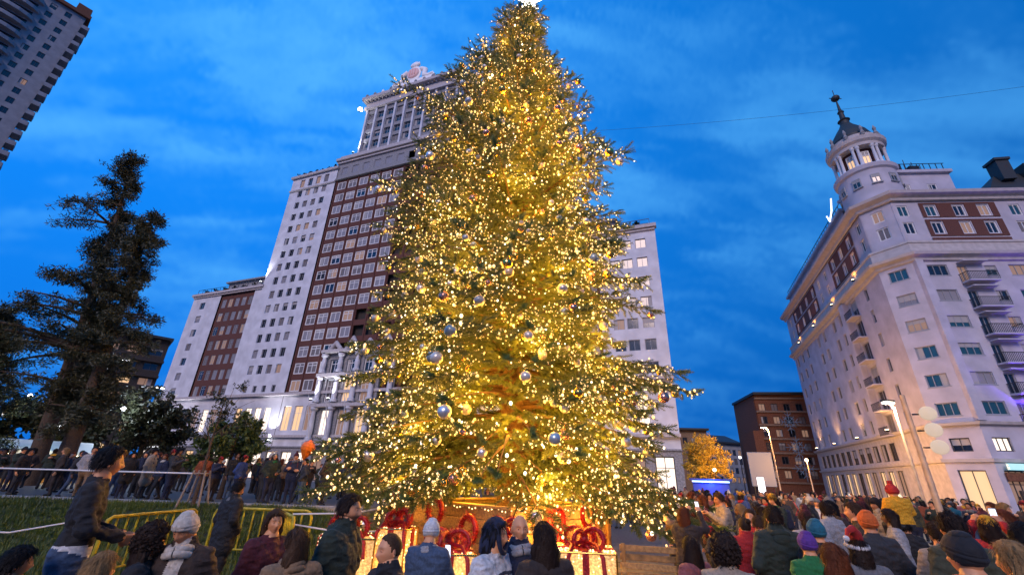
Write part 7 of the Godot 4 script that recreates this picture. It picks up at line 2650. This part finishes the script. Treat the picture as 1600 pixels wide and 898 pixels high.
	for c in get_children():
		if c.has_meta("category") and c.get_meta("category") == "person":
			places.append(Vector2(c.position.x, c.position.z))
	var n_right := 0
	var n_left := 0
	var n_mid := 0
	var tries := 0
	while tries < 60000 and (n_right < 205 or n_left < 125 or n_mid < 26):
		tries += 1
		var zone := tries % 3
		var az: float
		var dist: float
		var y := 0.0
		if zone == 0:
			if n_right >= 205: continue
			az = r.randf_range(19.0, 56.0)
			dist = 6.2 + 40.0 * pow(r.randf(), 1.35)
			if dist < 8.5 and az < 24.0: continue
			if az > 39.5 and az < 45.0 and dist > 8.6 and dist < 21.5: continue
			if az > 45.0 and dist > 24.0: continue
		elif zone == 1:
			if n_left >= 125: continue
			az = r.randf_range(-54.0, -15.0)
			dist = 18.0 + 16.0 * pow(r.randf(), 1.0)
			y = 0.86
		else:
			if n_mid >= 26: continue
			az = r.randf_range(-14.0, 22.0)
			dist = r.randf_range(17.5, 34.0)
		var pos := dirv(az) * dist + Vector3(0, y, 0)
		if zone == 1:
			if pos.z > -17.7 or pos.x > -5.4: continue
		var gap := 0.62 if dist < 14.0 else 0.74
		var ok := pos.distance_to(Vector3(0.12, y, -12.5)) > 3.4 and pos.distance_to(dirv(42.35) * 20.0) > 0.5 and pos.distance_to(Vector3(21.5, 0, -19.2)) > 2.4
		for q in places:
			if q.distance_to(Vector2(pos.x, pos.z)) < gap:
				ok = false
				break
		if not ok: continue
		places.append(Vector2(pos.x, pos.z))
		var tp: String = tops[r.randi() % tops.size()]
		if zone == 1 and r.randf() < 0.7: tp = ["black", "charcoal", "navy", "dark green", "dark brown"][r.randi() % 5]
		var ht: Array = hats[r.randi() % hats.size()]
		var guard := 0
		while used.has(tp + ht[2] + str(zone)) and guard < 400:
			if zone != 1 or guard > 60: tp = tops[r.randi() % tops.size()]
			ht = hats[r.randi() % hats.size()]
			guard += 1
		used[tp + ht[2] + str(zone)] = true
		var hatm: Material = M[ht[1]] if ht[1].begins_with("hair") else C[ht[1]]
		var pi_ := r.randi() % poses.size()
		if pi_ == 8 and (dist > 26.0 or r.randf() < 0.4):
			pi_ = 1
		var child := r.randf() < 0.10 and dist < 20.0
		var hgt := r.randf_range(1.56, 1.84) if not child else r.randf_range(1.12, 1.35)
		var to_tree := atan2(0.12 - pos.x, -12.5 - pos.z)
		var turn := to_tree + r.randf_range(-0.7, 0.7)
		if r.randf() < 0.30: turn = r.randf() * TAU
		if zone == 0 and dist < 9.0: turn = atan2(pos.x, pos.z) + r.randf_range(-0.8, 0.5) 
		var caps := [[ht[0], hatm, 1 + r.randi() % 3]]
		if ht[0] in ["beanie", "bobble", "cap"] and r.randf() < 0.5: caps.append(["bob", M.hair_dark_brown, 1])
		if ht[0] == "hood": caps[0][1] = hatm
		var lab := ""
		if zone == 0:
			lab = ("front of the plaza crowd" if dist < 9.0 else ("mid plaza crowd" if dist < 18.0 else "far plaza crowd"))
		elif zone == 1:
			lab = "beyond the lawn"
		else:
			lab = "behind the planter"
		var o := {"h": hgt, "skin": ["skin_fair", "skin_fair", "skin_tan", "skin_tan", "skin_olive", "skin_brown"][r.randi() % 6], "top": C[tp], "legs": C[["black", "charcoal", "navy", "denim", "dark brown"][r.randi() % 5]], "caps": caps}
		var extra := ""
		if r.randf() < 0.22 and not (ht[0] in ["long", "hood"]):
			var sc: String = ["red", "cream", "grey", "mustard", "green"][r.randi() % 5]
			caps.append(["scarf", C[sc], 1])
			extra = " and %s scarf" % sc
		elif r.randf() < 0.30 and not (ht[0] in ["long", "hood", "bob"]):
			caps.append(["hood_down", C[tp], 1])
		if r.randf() < 0.12 and dist < 26.0:
			o["pack"] = C[["black", "navy", "grey", "burgundy"][r.randi() % 4]]
			extra += " and backpack" if extra == "" else ""
		var whole := "%s in %s jacket with %s%s, %s" % ["child" if child else "person", tp, ht[2], extra.replace(" with", " and"), lab]
		if whole.split(" ").size() > 16:
			whole = "%s in %s jacket with %s, %s" % ["child" if child else "person", tp, ht[2], lab]
		p = person(poses[pi_], whole, pos, turn, o, "people in the crowd around the tree")
		if pi_ in [4, 8] and dist < 22.0 and not child:
			phone_in(p, "phone held up by the person in %s jacket with %s" % [tp, ht[2]], 1.79 if pi_ == 8 else 1.42, true, false, 0.36 if pi_ == 8 else 0.38)
		if zone == 0: n_right += 1
		elif zone == 1: n_left += 1
		else: n_mid += 1
	print("crowd ", n_right, " ", n_left, " ", n_mid)
